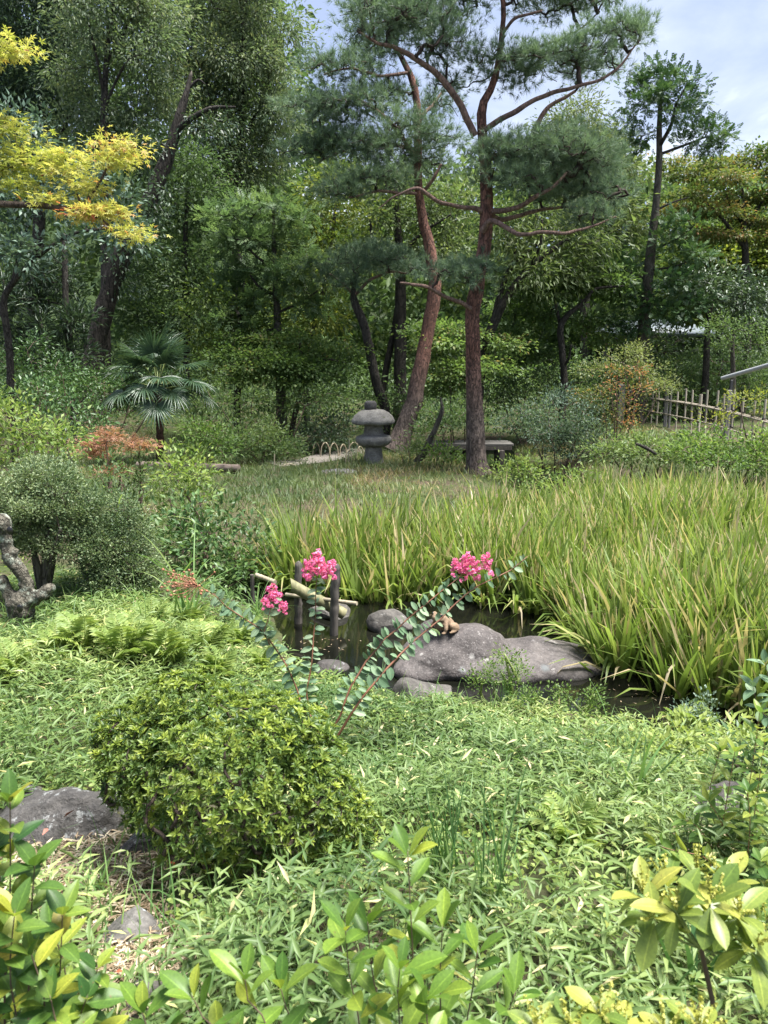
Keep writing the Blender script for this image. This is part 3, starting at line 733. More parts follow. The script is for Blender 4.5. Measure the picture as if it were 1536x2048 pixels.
PADX = {'pine': 1.17}
def traced_tree(name, label, cat, Y, trunk, limbs, pads, style, leaf, bark, limbbark=None, twig=None, dens=9, seed=1, group=None, size=1.0, twig_sides=3, tint=.45, low=None,
                basal=0, depth=.85, tint_fn=None, crown='crown', sides=10, rough=.06, stem_name='trunk', wig=0.0, base=None, twigs_off=False, vj=None):
    rs = np.random.default_rng(seed); sty = STY[style]
    k_ = PADX.get(style, 1); pads = [(p[0], p[1], p[2] * k_, p[3] * k_, *p[4:]) for p in pads]
    if base is None:
        if trunk:
            b = at(trunk[0][0], trunk[0][1], Y + (trunk[0][3] if len(trunk[0]) > 3 else 0))
        else:
            b = at(np.mean([p[0] for p in pads]), np.mean([p[1] for p in pads]), Y)
    else: b = np.array(base, float)
    b = np.array([b[0], b[1], hz(b[0], b[1]) - .04])
    root = thing(name, label, cat, b, group=group)
    def w3(p): return at(p[0], p[1], Y + (p[3] if len(p) > 3 else 0)) - b
    nodes = []
    if trunk:
        P = [w3(p) for p in trunk]; R = [p[2] * .5 * mpp(p[1], Y) for p in trunk]
        if P[0][2] > .12: P = [np.array([P[0][0] * 0, 0, 0])] + P; R = [R[0] * 1.12] + R
        R = list(R); R[0] *= 1.25
        P = [P[0], P[0] * .93 + P[1] * .07] + P[1:]; R = [R[0], R[0] / 1.2] + R[1:]
        mb = MB(); C, r = limb_tube(mb, P, R, sides, rough=rough, jit=wig)
        obj(stem_name, mb.mesh(stem_name, True), bark, root)
        zlow = min(at(p[0], p[1] + p[3], Y)[2] for p in pads) - b[2] if pads else 1e9
        nodes += [c for c in C[::2] if c[2] > (zlow - .6 if low is None else low)] or [C[-1]]
    for lb in limbs:
        P = [w3(p) for p in lb]; R = [p[2] * .5 * mpp(p[1], Y) for p in lb]
        mb = MB(); C, r = limb_tube(mb, P, R, 8, rough=rough, jit=wig * 1.5, n=max(8, int(len(lb) * 6)))
        obj('limb', mb.mesh('limb', True), limbbark or bark, root)
        nodes += list(C[len(C) // 4:])
    if basal:      # a shrub: several stems from the ground
        for q in range(basal):
            p = pads[q % len(pads)]; c = at(p[0], p[1], Y + (p[4] if len(p) > 4 else 0)) - b
            s0 = np.array([rs.normal(0, .05) * size * 2, rs.normal(0, .05) * size * 2, 0]) + np.array([c[0], c[1], 0]) * .35
            s0[2] = hz(b[0] + s0[0], b[1] + s0[1]) - .04 - b[2]
            C = spline(np.array([s0, s0 * .5 + c * .5 + rs.normal(0, .05, 3), c * .9]), 6)
            mb = MB(); limb_tube(mb, C, np.linspace(.012, .005, 6) * size * 1.6, 6)
            obj('stem', mb.mesh('stem', True), bark, root); nodes += list(C[2:])
    if pads:
        A, Nd, top = pad_points(pads, Y, dens, rs, sty['shell'], depth, vj if vj is not None else (1 if style == 'maple' else 0), style == 'pine')
        A = A - b; keep = A[:, 2] > .03; A, top = A[keep], top[keep]
        ch, rr, tips, dirs = grow(nodes, A, sty['jit'], 5, rs)
        if not twigs_off:
            V, F = tubes(ch, np.minimum(rr * sty['tw'] * size * .55, .06), twig_sides)
            mb = MB(); mb.add(V, F); obj('twigs', mb.mesh('twigs'), twig or limbbark or bark, root, kind='stuff')
        cl = tint + .28 * vnoise(tips * 1.1 + seed) * 2 * .9 + .10 * rs.normal(size=len(tips))
        if tint_fn is not None: cl = tint_fn(tips + b, cl, rs)
        mb = MB(); crown_mesh(mb, tips, dirs, sty, rs, cl, size)
        if sty['shell'] < .3:     # foliage also along the last twig, not only at its end
            mid = ch[:, 3]; crown_mesh(mb, mid + rs.normal(0, .02, mid.shape), dirs, dict(sty, n=max(1, sty['n'] // 2)), rs, cl, size)
        obj(crown, mb.mesh(crown), M[leaf], root, kind='stuff')
    return root

PB, PL, PT = M['pine_bark'], M['pine_limb'], M['pine_twig']
# the tall red pine in the middle
traced_tree('pine_tree', 'tallest red pine, straight scaly red trunk standing before the plank bridge', 'tree', 14.85,
    [(955, 948, 46), (952, 900, 39), (949, 850, 36), (948, 750, 31), (945, 650, 29), (948, 605, 30), (962, 530, 28), (971, 480, 27), (974, 420, 26), (973, 365, 24), (966, 290, 21),
     (962, 218, 18), (988, 165, 14), (1001, 80, 11), (1008, 18, 10), (1000, -70, 8), (1012, -140, 5)],
    [[(950, 272, 15, 0), (923, 212, 14, -.1), (888, 164, 13, -.25), (857, 137, 11, -.35), (804, 106, 9, -.5), (755, 88, 6, -.6), (715, 62, 4, -.6)],
     [(966, 262, 11, 0), (994, 243, 11, -.2), (1052, 208, 10, -.4), (1120, 182, 8, -.5), (1184, 164, 6, -.6), (1235, 140, 5, -.5), (1275, 85, 3, -.4)],
     [(970, 318, 12, .1), (1030, 305, 11, .3), (1066, 270, 11, .5), (1091, 221, 9, .6), (1150, 180, 6, .7)],
     [(978, 425, 12, 0), (1038, 412, 10, -.3), (1087, 385, 8, -.5), (1130, 345, 5, -.5)],
     [(978, 428, 11, 0), (1003, 437, 10, .2), (1056, 425, 8, .5), (1120, 414, 6, .8), (1200, 422, 3, 1.0)],
     [(965, 462, 13, -.1), (983, 440, 11, -.3), (1012, 458, 9, -.5), (1038, 469, 8, -.7), (1100, 465, 7, -.9), (1170, 456, 5, -.8), (1230, 432, 3, -.7)],
     [(966, 424, 12, 0), (935, 413, 9, -.2), (905, 409, 8, -.3), (870, 398, 8, -.4), (835, 380, 7, -.5), (795, 392, 4, -.5), (758, 416, 2, -.4)],
     [(942, 617, 9, -.1), (888, 591, 8, -.4), (862, 576, 7, -.5), (843, 571, 7, -.55), (804, 567, 4, -.5)],
     [(1002, 70, 7, 0), (1030, 38, 6, -.2), (1082, 26, 4, -.3)],
     [(998, 120, 7, 0), (1060, 98, 6, .3), (1105, 84, 5, .4), (1150, 64, 4, .5), (1192, 28, 3, .5)]],
    [(770, 40, 75, 40, -.6), (850, 55, 80, 50, -.4), (730, 85, 45, 28, -.5), (900, 20, 60, 45, .2), (880, 110, 60, 32, -.3), (800, -40, 80, 40, 0),
     (1010, -40, 110, 45, 0), (1100, 15, 80, 35, .3), (1170, 10, 60, 35, .5), (940, -90, 80, 40, 0), (1090, -80, 80, 40, .2),
     (1225, 85, 62, 44, -.5), (1260, 70, 38, 34, -.4), (1150, 125, 70, 38, -.5), (1080, 135, 70, 42, -.3), (1030, 165, 50, 30, .2), (985, 130, 45, 30, -.2), (905, 175, 38, 24, .6), (1190, 150, 50, 25, .4),
     (1130, 318, 95, 48, -.5), (1010, 318, 80, 40, -.3), (1190, 345, 65, 45, .2), (1080, 345, 85, 40, .6), (1215, 400, 48, 42, -.3), (1130, 395, 85, 38, .3), (1050, 375, 50, 28, -.6), (1190, 445, 50, 26, -.5), (1000, 360, 50, 26, -.4),
     (915, 560, 45, 22, -.4), (955, 540, 38, 26, -.3), (880, 548, 28, 16, -.5)],
    'pine', 'needle', PB, PL, PT, dens=44, seed=3, tint=.6, twig_sides=4, low=3.4, wig=.05)
# the second pine, curving up beside the lantern
traced_tree('pine_tree', 'red pine with curved trunk rising just beside the stone lantern', 'tree', 18.2,
    [(792, 900, 50), (812, 850, 37), (826, 805, 34), (842, 730, 29), (858, 650, 27), (868, 575, 26), (860, 500, 23), (848, 440, 20), (840, 390, 18), (836, 300, 16), (831, 190, 14), (817, 140, 12), (795, 100, 8), (770, 40, 5)],
    [[(836, 320, 9, 0), (786, 250, 8, -.3), (745, 215, 6, -.4), (700, 190, 4, -.4)],
     [(836, 300, 9, 0), (780, 290, 8, .3), (700, 300, 6, .4), (640, 320, 4, .5)],
     [(840, 400, 8, 0), (868, 360, 7, -.2), (884, 330, 5, -.3)],
     [(834, 240, 8, 0), (860, 215, 7, .3), (884, 182, 5, .5)],
     [(820, 145, 7, 0), (770, 150, 6, -.3), (700, 140, 4, -.4), (650, 150, 3, -.4)],
     [(840, 390, 7, 0), (770, 380, 6, -.5), (700, 395, 4, -.6)]],
    [(720, 225, 70, 34, -.4), (655, 235, 55, 34, 0), (600, 225, 40, 26, .3), (770, 200, 50, 30, .4), (690, 300, 80, 38, .3), (620, 310, 50, 28, .4), (770, 310, 70, 40, -.4), (820, 270, 55, 36, -.5), (880, 290, 40, 26, 0),
     (740, 370, 75, 30, -.4), (680, 395, 50, 22, -.5), (840, 340, 50, 28, .3), (700, 150, 55, 30, -.3), (645, 150, 40, 30, -.3), (760, 120, 50, 34, 0), (880, 225, 40, 24, .5), (800, 60, 50, 40, 0), (740, 30, 50, 40, .3)],
    'pine', 'needle', PB, PL, PT, dens=38, seed=4, tint=.6, twig_sides=3, low=5.0, wig=.05, size=1.15)
# the small leaning pine behind the lantern
traced_tree('pine_tree', 'small leaning pine with bare dark stem and one flat needle pad behind the lantern', 'tree', 19.3,
    [(770, 822, 20), (757, 780, 20), (746, 730, 19), (735, 680, 18), (722, 635, 17), (708, 600, 15), (706, 575, 10), (715, 550, 7)],
    [[(708, 590, 7, 0), (740, 560, 6, -.2), (775, 545, 5, -.4), (810, 548, 3, -.4)], [(708, 590, 7, 0), (680, 560, 5, .2), (655, 545, 3, .3)]],
    [(735, 515, 60, 24, 0), (690, 535, 45, 24, 0), (790, 530, 55, 24, -.3), (660, 560, 38, 20, .2), (745, 545, 50, 20, -.3), (700, 575, 35, 16, -.3), (640, 535, 30, 18, .3), (830, 545, 30, 16, -.3)],
    'pine', 'needle', M['dark_bark'], PL, PT, dens=26, seed=5, tint=.55, low=3.2, wig=.04, size=1.15)

DB, GB, BB = M['dark_bark'], M['grey_bark'], M['brown_bark']
# tall broadleaf trees on the left
traced_tree('evergreen_oak', 'tall blue-green evergreen oak filling the upper left corner', 'tree', 27,
    [(60, 800, 30), (70, 600, 26), (85, 300, 20), (90, 60, 12), (95, -80, 8)], [[(85, 320, 9, 0), (140, 230, 7, -.5), (170, 130, 4, -.8)], [(82, 350, 9, 0), (40, 260, 7, .3), (10, 170, 4, .3)]],
    [(50, 20, 95, 60), (30, 130, 95, 60), (130, 80, 80, 55), (140, 190, 80, 55), (20, 240, 70, 50), (90, -70, 110, 60), (90, 300, 70, 50), (-60, 60, 80, 80), (-50, 200, 80, 70)],
    'willowy', 'oak_blue', DB, dens=10, seed=11, tint=.4)
traced_tree('evergreen_oak', 'slender dark-stemmed oak with forked top left of the snag', 'tree', 24,
    [(213, 770, 20), (211, 600, 18), (209, 420, 16), (208, 250, 15), (212, 130, 11), (226, 0, 8), (236, -80, 5)],
    [[(210, 205, 7, 0), (192, 110, 5, -.3), (168, 10, 4, -.4)], [(213, 125, 6, 0), (245, 70, 5, .2), (280, 0, 3, .3)], [(209, 215, 6, 0), (250, 130, 5, -.3), (300, 100, 3, -.4)]],
    [(170, 40, 60, 45, -.6), (250, 20, 60, 45, .4), (300, 95, 65, 45, -.2), (225, 110, 55, 40, .9), (160, 260, 60, 45, .3), (255, 240, 60, 45, .6), (230, -70, 90, 45, 0), (150, 150, 50, 45, .9), (320, 20, 60, 45, .3), (320, 190, 60, 45, .8)],
    'oak', 'oak', DB, dens=9, seed=12, tint=.5)
traced_tree('evergreen_oak', 'broad olive-green oak rising behind the snag, top centre left', 'tree', 28,
    [(470, 800, 28), (472, 600, 24), (478, 350, 18), (485, 120, 12), (490, -30, 8)],
    [[(478, 330, 9, 0), (430, 230, 7, -.5), (400, 130, 4, -.8)], [(480, 300, 9, 0), (530, 180, 7, .3), (555, 80, 4, .4)], [(476, 380, 8, 0), (440, 320, 6, -.9), (420, 300, 4, -1.2)]],
    [(420, 30, 85, 55), (515, 40, 70, 52), (470, 130, 90, 52), (395, 170, 70, 50), (550, 150, 48, 46), (500, 235, 75, 48), (425, 265, 65, 45), (560, 240, 45, 40), (470, 330, 65, 42), (470, -60, 110, 50), (590, 60, 26, 30), (360, 90, 60, 55), (540, 320, 50, 36)],
    'oak', 'oak', DB, dens=10, seed=13, tint=.62)
traced_tree('dead_tree', 'leaning dark broken snag with a bare jagged top', 'tree', 23,
    [(183, 745, 46), (192, 690, 40), (206, 630, 37), (226, 560, 36), (247, 505, 37), (275, 450, 34), (305, 390, 30), (330, 330, 27), (345, 285, 22), (358, 235, 17), (372, 190, 13), (381, 152, 8)],
    [[(352, 262, 13, 0), (385, 235, 11, -.2), (425, 216, 8, -.3), (470, 214, 4, -.3)], [(376, 178, 6, 0), (396, 160, 5, 0), (410, 168, 2, 0)], [(186, 720, 14, 0), (173, 700, 11, -.1), (172, 685, 9, -.1)]],
    [(300, 285, 42, 34, 0, .8), (270, 310, 40, 36, .3, .8), (425, 250, 42, 22, -.2, .8), (262, 545, 26, 40, -.2, .8), (262, 475, 36, 26, -.9, .9), (290, 425, 34, 26, -.8, .9), (325, 395, 28, 22, -.6, .9)], 'oaksmall', 'dark', M['snag'], M['dark_bark'], dens=9, seed=14, tint=.6, rough=.14, low=3, sides=14)
traced_tree('magnolia_tree', 'dark tree with large blue-green leaves under the yellow maple branch', 'tree', 15.5,
    [(22, 800, 15), (20, 720, 14), (14, 660, 14), (8, 600, 13), (30, 560, 11), (60, 525, 9), (85, 480, 6)],
    [[(14, 650, 11, 0), (-30, 540, 9, .3), (-40, 400, 6, .5)], [(60, 525, 8, 0), (140, 470, 6, -.4), (230, 455, 4, -.8)], [(20, 580, 8, 0), (60, 440, 6, .5), (120, 350, 4, .5)]],
    [(55, 300, 75, 50, .3), (130, 340, 70, 50, .3), (215, 385, 55, 45, 0), (90, 400, 80, 45, .2), (230, 455, 60, 34, -.6), (170, 470, 60, 36, -.3), (275, 495, 36, 20, -.8), (45, 500, 55, 40, -.6), (-30, 470, 60, 60, 0), (60, 530, 40, 20, -.4), (20, 400, 60, 50, 0), (30, 240, 50, 40, .4)],
    'big', 'bigblue', DB, dens=15, seed=15, tint=.35, low=2)
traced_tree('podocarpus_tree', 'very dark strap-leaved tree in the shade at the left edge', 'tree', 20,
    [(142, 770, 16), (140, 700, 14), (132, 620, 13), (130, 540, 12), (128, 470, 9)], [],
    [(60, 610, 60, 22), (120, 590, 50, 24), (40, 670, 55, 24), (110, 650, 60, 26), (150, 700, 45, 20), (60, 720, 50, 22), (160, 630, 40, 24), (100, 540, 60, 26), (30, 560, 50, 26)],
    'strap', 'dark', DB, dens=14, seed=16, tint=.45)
traced_tree('laurel_tree', 'dense small-leaved dark tree directly right of the leaning snag', 'tree', 25,
    [(372, 780, 14), (374, 650, 13), (370, 540, 12), (372, 440, 9), (376, 380, 6)], [],
    [(330, 540, 55, 45), (290, 420, 50, 38), (390, 440, 55, 42), (350, 380, 45, 30), (400, 540, 55, 42), (320, 640, 55, 38), (400, 640, 50, 34), (270, 640, 40, 34), (440, 400, 45, 32), (430, 560, 35, 30), (250, 590, 30, 34), (360, 310, 40, 30), (400, 330, 45, 30)],
    'oaksmall', 'mid', DB, dens=10, seed=17, tint=.25)
# middle distance
def hin(trunk, limbs, pads, label, Y, seed, tint=.5, **k):
    return traced_tree('cypress_tree', label, 'tree', Y, trunk, limbs, pads, 'hinoki', 'hinoki', GB, DB, DB, dens=20, seed=seed, tint=tint, **k)
hin([(563, 865, 24), (562, 800, 21), (557, 720, 17), (555, 640, 15), (551, 560, 12), (548, 490, 9), (547, 420, 6)],
    [[(552, 590, 7, 0), (520, 575, 5, -.2), (500, 550, 4, -.3)], [(548, 540, 7, 0), (510, 510, 5, -.3), (480, 480, 4, -.4)], [(556, 625, 6, 0), (600, 605, 4, -.2), (635, 582, 3, -.3)], [(555, 585, 5, 0), (490, 590, 4, .3), (450, 575, 3, .4)],
     [(558, 655, 5, 0), (520, 665, 4, -.3), (490, 680, 3, -.4)], [(550, 570, 5, 0), (575, 560, 4, -.3), (590, 540, 3, -.4)]],
    [(525, 415, 62, 17, 0), (460, 432, 55, 16, -.3), (590, 440, 50, 17, .2), (500, 470, 70, 17, -.3), (570, 495, 55, 16, .3), (440, 495, 45, 15, .2), (610, 525, 48, 15, -.3), (480, 540, 65, 16, .3), (560, 550, 55, 14, -.4), (450, 575, 55, 15, .4), (600, 580, 48, 14, -.3), (510, 605, 55, 13, -.3), (630, 612, 38, 12, -.2), (470, 640, 45, 13, -.4)],
    'straight cypress with pale slim trunk and layered feathery foliage, centre left', 20, 21, .5, low=3)
traced_tree('maple_tree', 'low spreading green maple with flat canopy beside the slim cypress', 'tree', 19.3,
    [(582, 868, 11), (592, 820, 11), (603, 775, 11), (607, 745, 10), (602, 705, 7), (600, 685, 5)],
    [[(605, 750, 6, 0), (560, 725, 5, -.3), (500, 715, 3, -.5)], [(604, 740, 6, 0), (650, 720, 5, -.2), (690, 725, 3, -.3)]],
    [(500, 692, 58, 10, .3), (565, 686, 60, 11, 0), (630, 692, 55, 11, .3), (685, 712, 34, 11, 0), (470, 715, 48, 11, -.3), (540, 722, 60, 11, -.6), (610, 722, 60, 11, -.5), (665, 742, 44, 10, -.3), (500, 745, 50, 10, -.5), (580, 755, 50, 8, -.6)],
    'maple', 'maple', BB, dens=13, seed=22, tint=.42, low=1.5, size=.9)
traced_tree('slim_tree', 'short black-stemmed tree left of the low maple', 'tree', 19.9,
    [(474, 850, 16), (474, 800, 15), (477, 750, 14), (480, 700, 12), (484, 640, 9), (490, 560, 6)], [],
    [(440, 700, 40, 18), (420, 660, 40, 20), (480, 620, 45, 18), (430, 600, 42, 20), (520, 650, 40, 16)], 'oaksmall', 'yellowgreen', DB, dens=10, seed=23, tint=.35)
traced_tree('leaning_tree', 'yellow-green tree with a leaning pale stem left of the curved pine', 'tree', 23,
    [(612, 720, 12), (626, 660, 12), (640, 605, 11), (652, 560, 10), (664, 480, 8), (672, 400, 5)], [],
    [(655, 370, 45, 30), (640, 440, 50, 34), (715, 420, 40, 30), (680, 490, 45, 28), (610, 500, 40, 30), (640, 560, 45, 26), (720, 500, 36, 24), (670, 640, 45, 24), (600, 640, 40, 24), (690, 330, 36, 24)],
    'oaksmall', 'yellowgreen', GB, dens=10, seed=24, tint=.5)
traced_tree('oak_tree', 'straight black trunk with a second leaning stem between the pines', 'tree', 22,
    [(800, 815, 27), (800, 740, 25), (801, 640, 24), (801, 560, 21), (797, 480, 16), (792, 400, 11), (790, 340, 8)],
    [[(766, 800, 15, .2), (772, 740, 14, .2), (788, 660, 12, .1), (797, 590, 9, 0)], [(798, 520, 8, 0), (840, 470, 7, -.3), (900, 430, 4, -.5)], [(800, 560, 8, 0), (750, 490, 7, -.3), (740, 440, 4, -.4)]],
    [(760, 430, 45, 30), (820, 430, 45, 30), (900, 470, 48, 34), (870, 405, 48, 30), (780, 365, 45, 28), (920, 400, 36, 28), (850, 510, 48, 26), (750, 500, 40, 24), (910, 530, 40, 24)],
    'oaksmall', 'olive', DB, dens=10, seed=25, tint=.35, low=3)
traced_tree('oak_tree', 'black-limbed tree leaning right behind the tallest pine', 'tree', 19.6,
    [(952, 830, 24), (962, 740, 22), (975, 680, 20), (995, 630, 18), (1020, 585, 16), (1060, 535, 14), (1090, 510, 11), (1130, 480, 7)],
    [[(985, 650, 12, 0), (1000, 590, 12, .2), (1022, 535, 10, .3), (1060, 500, 8, .2), (1090, 478, 6, .1)], [(1022, 540, 8, .3), (1030, 500, 6, .3), (1012, 470, 4, .3), (1000, 440, 3, .3)], [(1060, 535, 7, 0), (1080, 490, 5, -.3), (1085, 440, 3, -.3)]],
    [(1040, 430, 55, 26), (1110, 450, 55, 28), (1000, 470, 40, 28), (1170, 490, 50, 28), (1060, 490, 40, 18), (1190, 420, 48, 34), (1150, 540, 45, 24), (1010, 540, 30, 24), (1080, 560, 40, 22)],
    'willowy', 'olive', DB, dens=9, seed=26, tint=.42, low=4)
traced_tree('broadleaf_tree', 'pale olive rounded tree top showing behind the pine, right of centre', 'tree', 31,
    [(1172, 790, 24), (1170, 600, 20), (1168, 400, 14), (1165, 280, 9)], [[(1168, 420, 8, 0), (1210, 350, 6, 0), (1230, 310, 4, 0)]],
    [(1165, 235, 48, 30), (1120, 270, 48, 32), (1205, 280, 45, 32), (1240, 330, 42, 34), (1160, 320, 60, 36), (1100, 345, 48, 34), (1220, 390, 55, 38), (1250, 440, 42, 34), (1160, 400, 55, 36)],
    'willowy', 'olive', GB, dens=10, seed=27, tint=.68)
traced_tree('maple_tree', 'green maple with a thin curving dark trunk right of the tallest pine', 'tree', 20.2,
    [(1128, 790, 17), (1128, 745, 14), (1124, 700, 13), (1121, 655, 13), (1136, 630, 11), (1168, 604, 8), (1192, 578, 6), (1245, 572, 4)],
    [[(1122, 660, 8, 0), (1112, 610, 6, .2), (1100, 560, 4, .3)], [(1127, 735, 6, 0), (1138, 715, 5, -.2), (1142, 690, 3, -.3)]],
    [(1110, 545, 60, 11, .3), (1185, 545, 60, 11, .2), (1060, 575, 55, 11, .3), (1150, 585, 60, 9, .9), (1235, 590, 40, 8, .6), (1030, 620, 50, 9, .8), (1085, 640, 44, 8, 1.2), (1190, 630, 46, 8, .9), (1010, 660, 45, 9, .9), (1060, 690, 40, 8, 1.2), (1150, 500, 50, 9, .8), (1205, 515, 38, 8, .8), (1190, 680, 36, 8, 1.2), (1020, 700, 38, 8, 1.0)],
    'maple', 'maple', DB, dens=11, seed=28, tint=.36, low=3)
traced_tree('conifer_tree', 'tall dark conifer with bare lower trunk against the sky', 'tree', 20.8,
    [(1284, 700, 24), (1292, 600, 22), (1302, 500, 19), (1312, 410, 15), (1318, 330, 13), (1319, 240, 10), (1325, 150, 5)],
    [[(1318, 295, 8, 0), (1342, 250, 7, -.3), (1352, 210, 5, -.4), (1368, 180, 3, -.4)], [(1316, 310, 6, 0), (1370, 290, 5, .4), (1410, 275, 3, .5)], [(1312, 420, 5, 0), (1345, 405, 4, 0), (1375, 395, 2, 0)], [(1303, 500, 5, 0), (1350, 480, 4, -.4), (1390, 450, 2, -.5)], [(1296, 560, 5, 0), (1260, 545, 4, 0), (1240, 540, 2, 0)], [(1298, 540, 5, 0), (1340, 535, 4, -.4), (1372, 525, 2, -.5)]],
    [(1335, 150, 42, 13, 0), (1290, 170, 38, 14, .3), (1375, 172, 36, 14, -.3), (1320, 195, 50, 15, -.4), (1275, 205, 26, 14, .3), (1385, 210, 34, 15, 0), (1340, 225, 36, 13, -.5), (1405, 250, 40, 14, .4), (1445, 280, 32, 12, .5), (1375, 272, 34, 11, .3), (1420, 298, 38, 9, .5), (1255, 240, 18, 10, .2), (1300, 140, 30, 10, .2), (1278, 268, 30, 9, .2), (1270, 290, 22, 7, .2),
     (1370, 440, 40, 14, -.5), (1340, 480, 40, 13, -.4), (1385, 510, 45, 15, -.5), (1250, 535, 36, 14, 0), (1350, 560, 45, 14, -.5), (1270, 590, 40, 14, 0), (1330, 620, 50, 16, -.4), (1390, 600, 40, 15, -.3), (1260, 650, 40, 16, 0)],
    'conifer', 'conifer', GB, DB, dens=22, seed=29, tint=.55, low=3, size=.78)
def orange_top(p, c, rs):
    s = (p[:, 2] - 8.3) / 1.2
    return np.clip(c + .42 * sstep(0, 1, s) + rs.normal(0, .12, len(c)), 0, 1)
traced_tree('maple_tree', 'maple turning orange along its top at the right edge', 'tree', 23,
    [(1492, 740, 18), (1494, 640, 17), (1492, 540, 15), (1489, 470, 12), (1487, 420, 8), (1485, 380, 5)],
    [[(1491, 500, 8, 0), (1455, 450, 7, -.3), (1428, 420, 5, -.4), (1395, 390, 3, -.5)], [(1490, 480, 8, 0), (1508, 430, 6, .2), (1535, 390, 4, .3)], [(1488, 450, 6, 0), (1465, 420, 5, .3), (1440, 360, 3, .4)]],
    [(1420, 332, 60, 9, .3), (1500, 330, 60, 9, .4), (1365, 350, 45, 8, 0), (1450, 362, 66, 9, -.5), (1560, 345, 60, 10, 0), (1390, 388, 56, 9, -.5), (1480, 398, 66, 9, .5), (1570, 392, 60, 10, 0), (1420, 428, 60, 9, -.3), (1515, 440, 60, 9, .4), (1350, 420, 46, 8, -.5), (1455, 470, 60, 9, 0), (1345, 328, 30, 7, .2), (1560, 300, 50, 8, .3), (1380, 470, 46, 8, -.3), (1560, 480, 50, 9, .2)],
    'maple', 'maple_orange', DB, dens=10, seed=30, tint=.3, low=4.5, tint_fn=orange_top, vj=.35, size=.95)
traced_tree('broadleaf_tree', 'soft yellow-green tree filling the right edge under the orange maple', 'tree', 27,
    [(1440, 780, 16), (1438, 650, 13), (1436, 540, 9), (1438, 480, 6)], [],
    [(1400, 490, 50, 24), (1460, 510, 55, 28), (1530, 490, 50, 30), (1420, 545, 50, 24), (1500, 560, 55, 26), (1560, 540, 50, 30), (1380, 600, 40, 24)],
    'maple', 'yellowgreen', DB, dens=12, seed=31, tint=.35, size=1.4)
traced_tree('clipped_tree', 'dark flat-topped clipped tree right of the conifer trunk', 'tree', 21,
    [(1412, 740, 14), (1414, 680, 12), (1418, 630, 11), (1424, 600, 8)], [[(1418, 630, 7, 0), (1395, 605, 6, -.2), (1370, 595, 4, -.3)]],
    [(1395, 572, 48, 14, 0), (1440, 565, 42, 14, .3), (1490, 590, 42, 20, 0), (1530, 600, 40, 26, .2), (1500, 620, 40, 16, -.2)], 'oaksmall', 'dark', DB, dens=16, seed=32, tint=.75, low=2.4)
traced_tree('small_tree', 'small fresh green tree in front of the clipped dark one at right edge', 'tree', 19,
    [(1466, 790, 11), (1466, 740, 10), (1465, 700, 8), (1468, 660, 5)], [],
    [(1470, 640, 44, 14), (1435, 660, 36, 14), (1510, 655, 40, 18), (1460, 680, 44, 13), (1540, 690, 44, 24), (1520, 720, 40, 20)], 'shrubfar', 'mid', GB, dens=22, seed=33, tint=.6, low=1.6)
# the yellow maple reaching in from the left; its trunk stands outside the frame
def yellow_fn(p, c, rs):
    q = np.array([p[:, 0], p[:, 2]]).T
    for u, v, ru, rv, amt in ((222, 295, 28, 10, .85), (190, 428, 30, 16, .74), (215, 435, 20, 9, .62)):
        a = at(u, v, 7.5); s = mpp(v, 7.5)
        c = np.where(((q[:, 0] - a[0]) / (ru * s)) ** 2 + ((q[:, 1] - a[2]) / (rv * s)) ** 2 < 1, np.maximum(c, amt + rs.normal(0, .06, len(c))), c)
    return np.clip(c, 0, 1)
traced_tree('maple_tree', 'yellow-leaved maple branch reaching in from the left side', 'tree', 7.5,
    [(-420, 1330, 60, .3), (-400, 1000, 50, .3), (-360, 700, 42, .2), (-330, 500, 34, .1), (-300, 320, 26, 0), (-260, 120, 18, 0), (-230, 0, 10, 0)],
    [[(-340, 560, 26, .1), (-200, 430, 22, .1), (-80, 400, 18, 0), (0, 408, 14, 0), (80, 411, 12, 0), (130, 417, 11, 0), (163, 412, 9, 0), (197, 368, 6, 0), (216, 330, 4, 0), (224, 300, 3, 0)],
     [(150, 417, 8, 0), (175, 425, 6, -.1), (205, 440, 4, -.15), (228, 462, 4, -.15), (240, 477, 3, -.15), (262, 479, 2, -.15)],
     [(-300, 330, 20, 0), (-150, 340, 14, .1), (-40, 345, 9, .2), (40, 330, 6, .2), (100, 320, 4, .2), (150, 350, 2, .2)],
     [(163, 412, 5, 0), (155, 390, 4, 0), (150, 372, 3, 0)],
     [(-270, 150, 12, 0), (-120, 130, 8, .1), (-20, 105, 5, .1)]],
    [(205, 285, 52, 9, 0), (250, 308, 36, 7, 0), (165, 315, 45, 11, .1), (225, 322, 40, 8, -.1), (135, 345, 30, 7, .1), (175, 375, 34, 7, 0), (200, 420, 36, 8, -.1), (222, 432, 32, 7, -.15), (182, 428, 24, 6, -.1), (262, 465, 20, 4, -.15), (105, 402, 20, 6, 0),
     (40, 310, 40, 10, .2), (12, 270, 34, 13, .2), (0, 240, 26, 10, .2), (65, 332, 40, 8, .2), (10, 340, 40, 9, .2), (105, 315, 28, 6, .2), (5, 90, 28, 12, .1), (25, 105, 14, 6, .1), (-60, 300, 60, 22, .2), (-90, 120, 60, 20, .1), (40, 370, 22, 6, .1)],
    'star', 'maple_yellow', BB, dens=50, seed=34, tint=.34, low=9, tint_fn=yellow_fn, depth=.6)

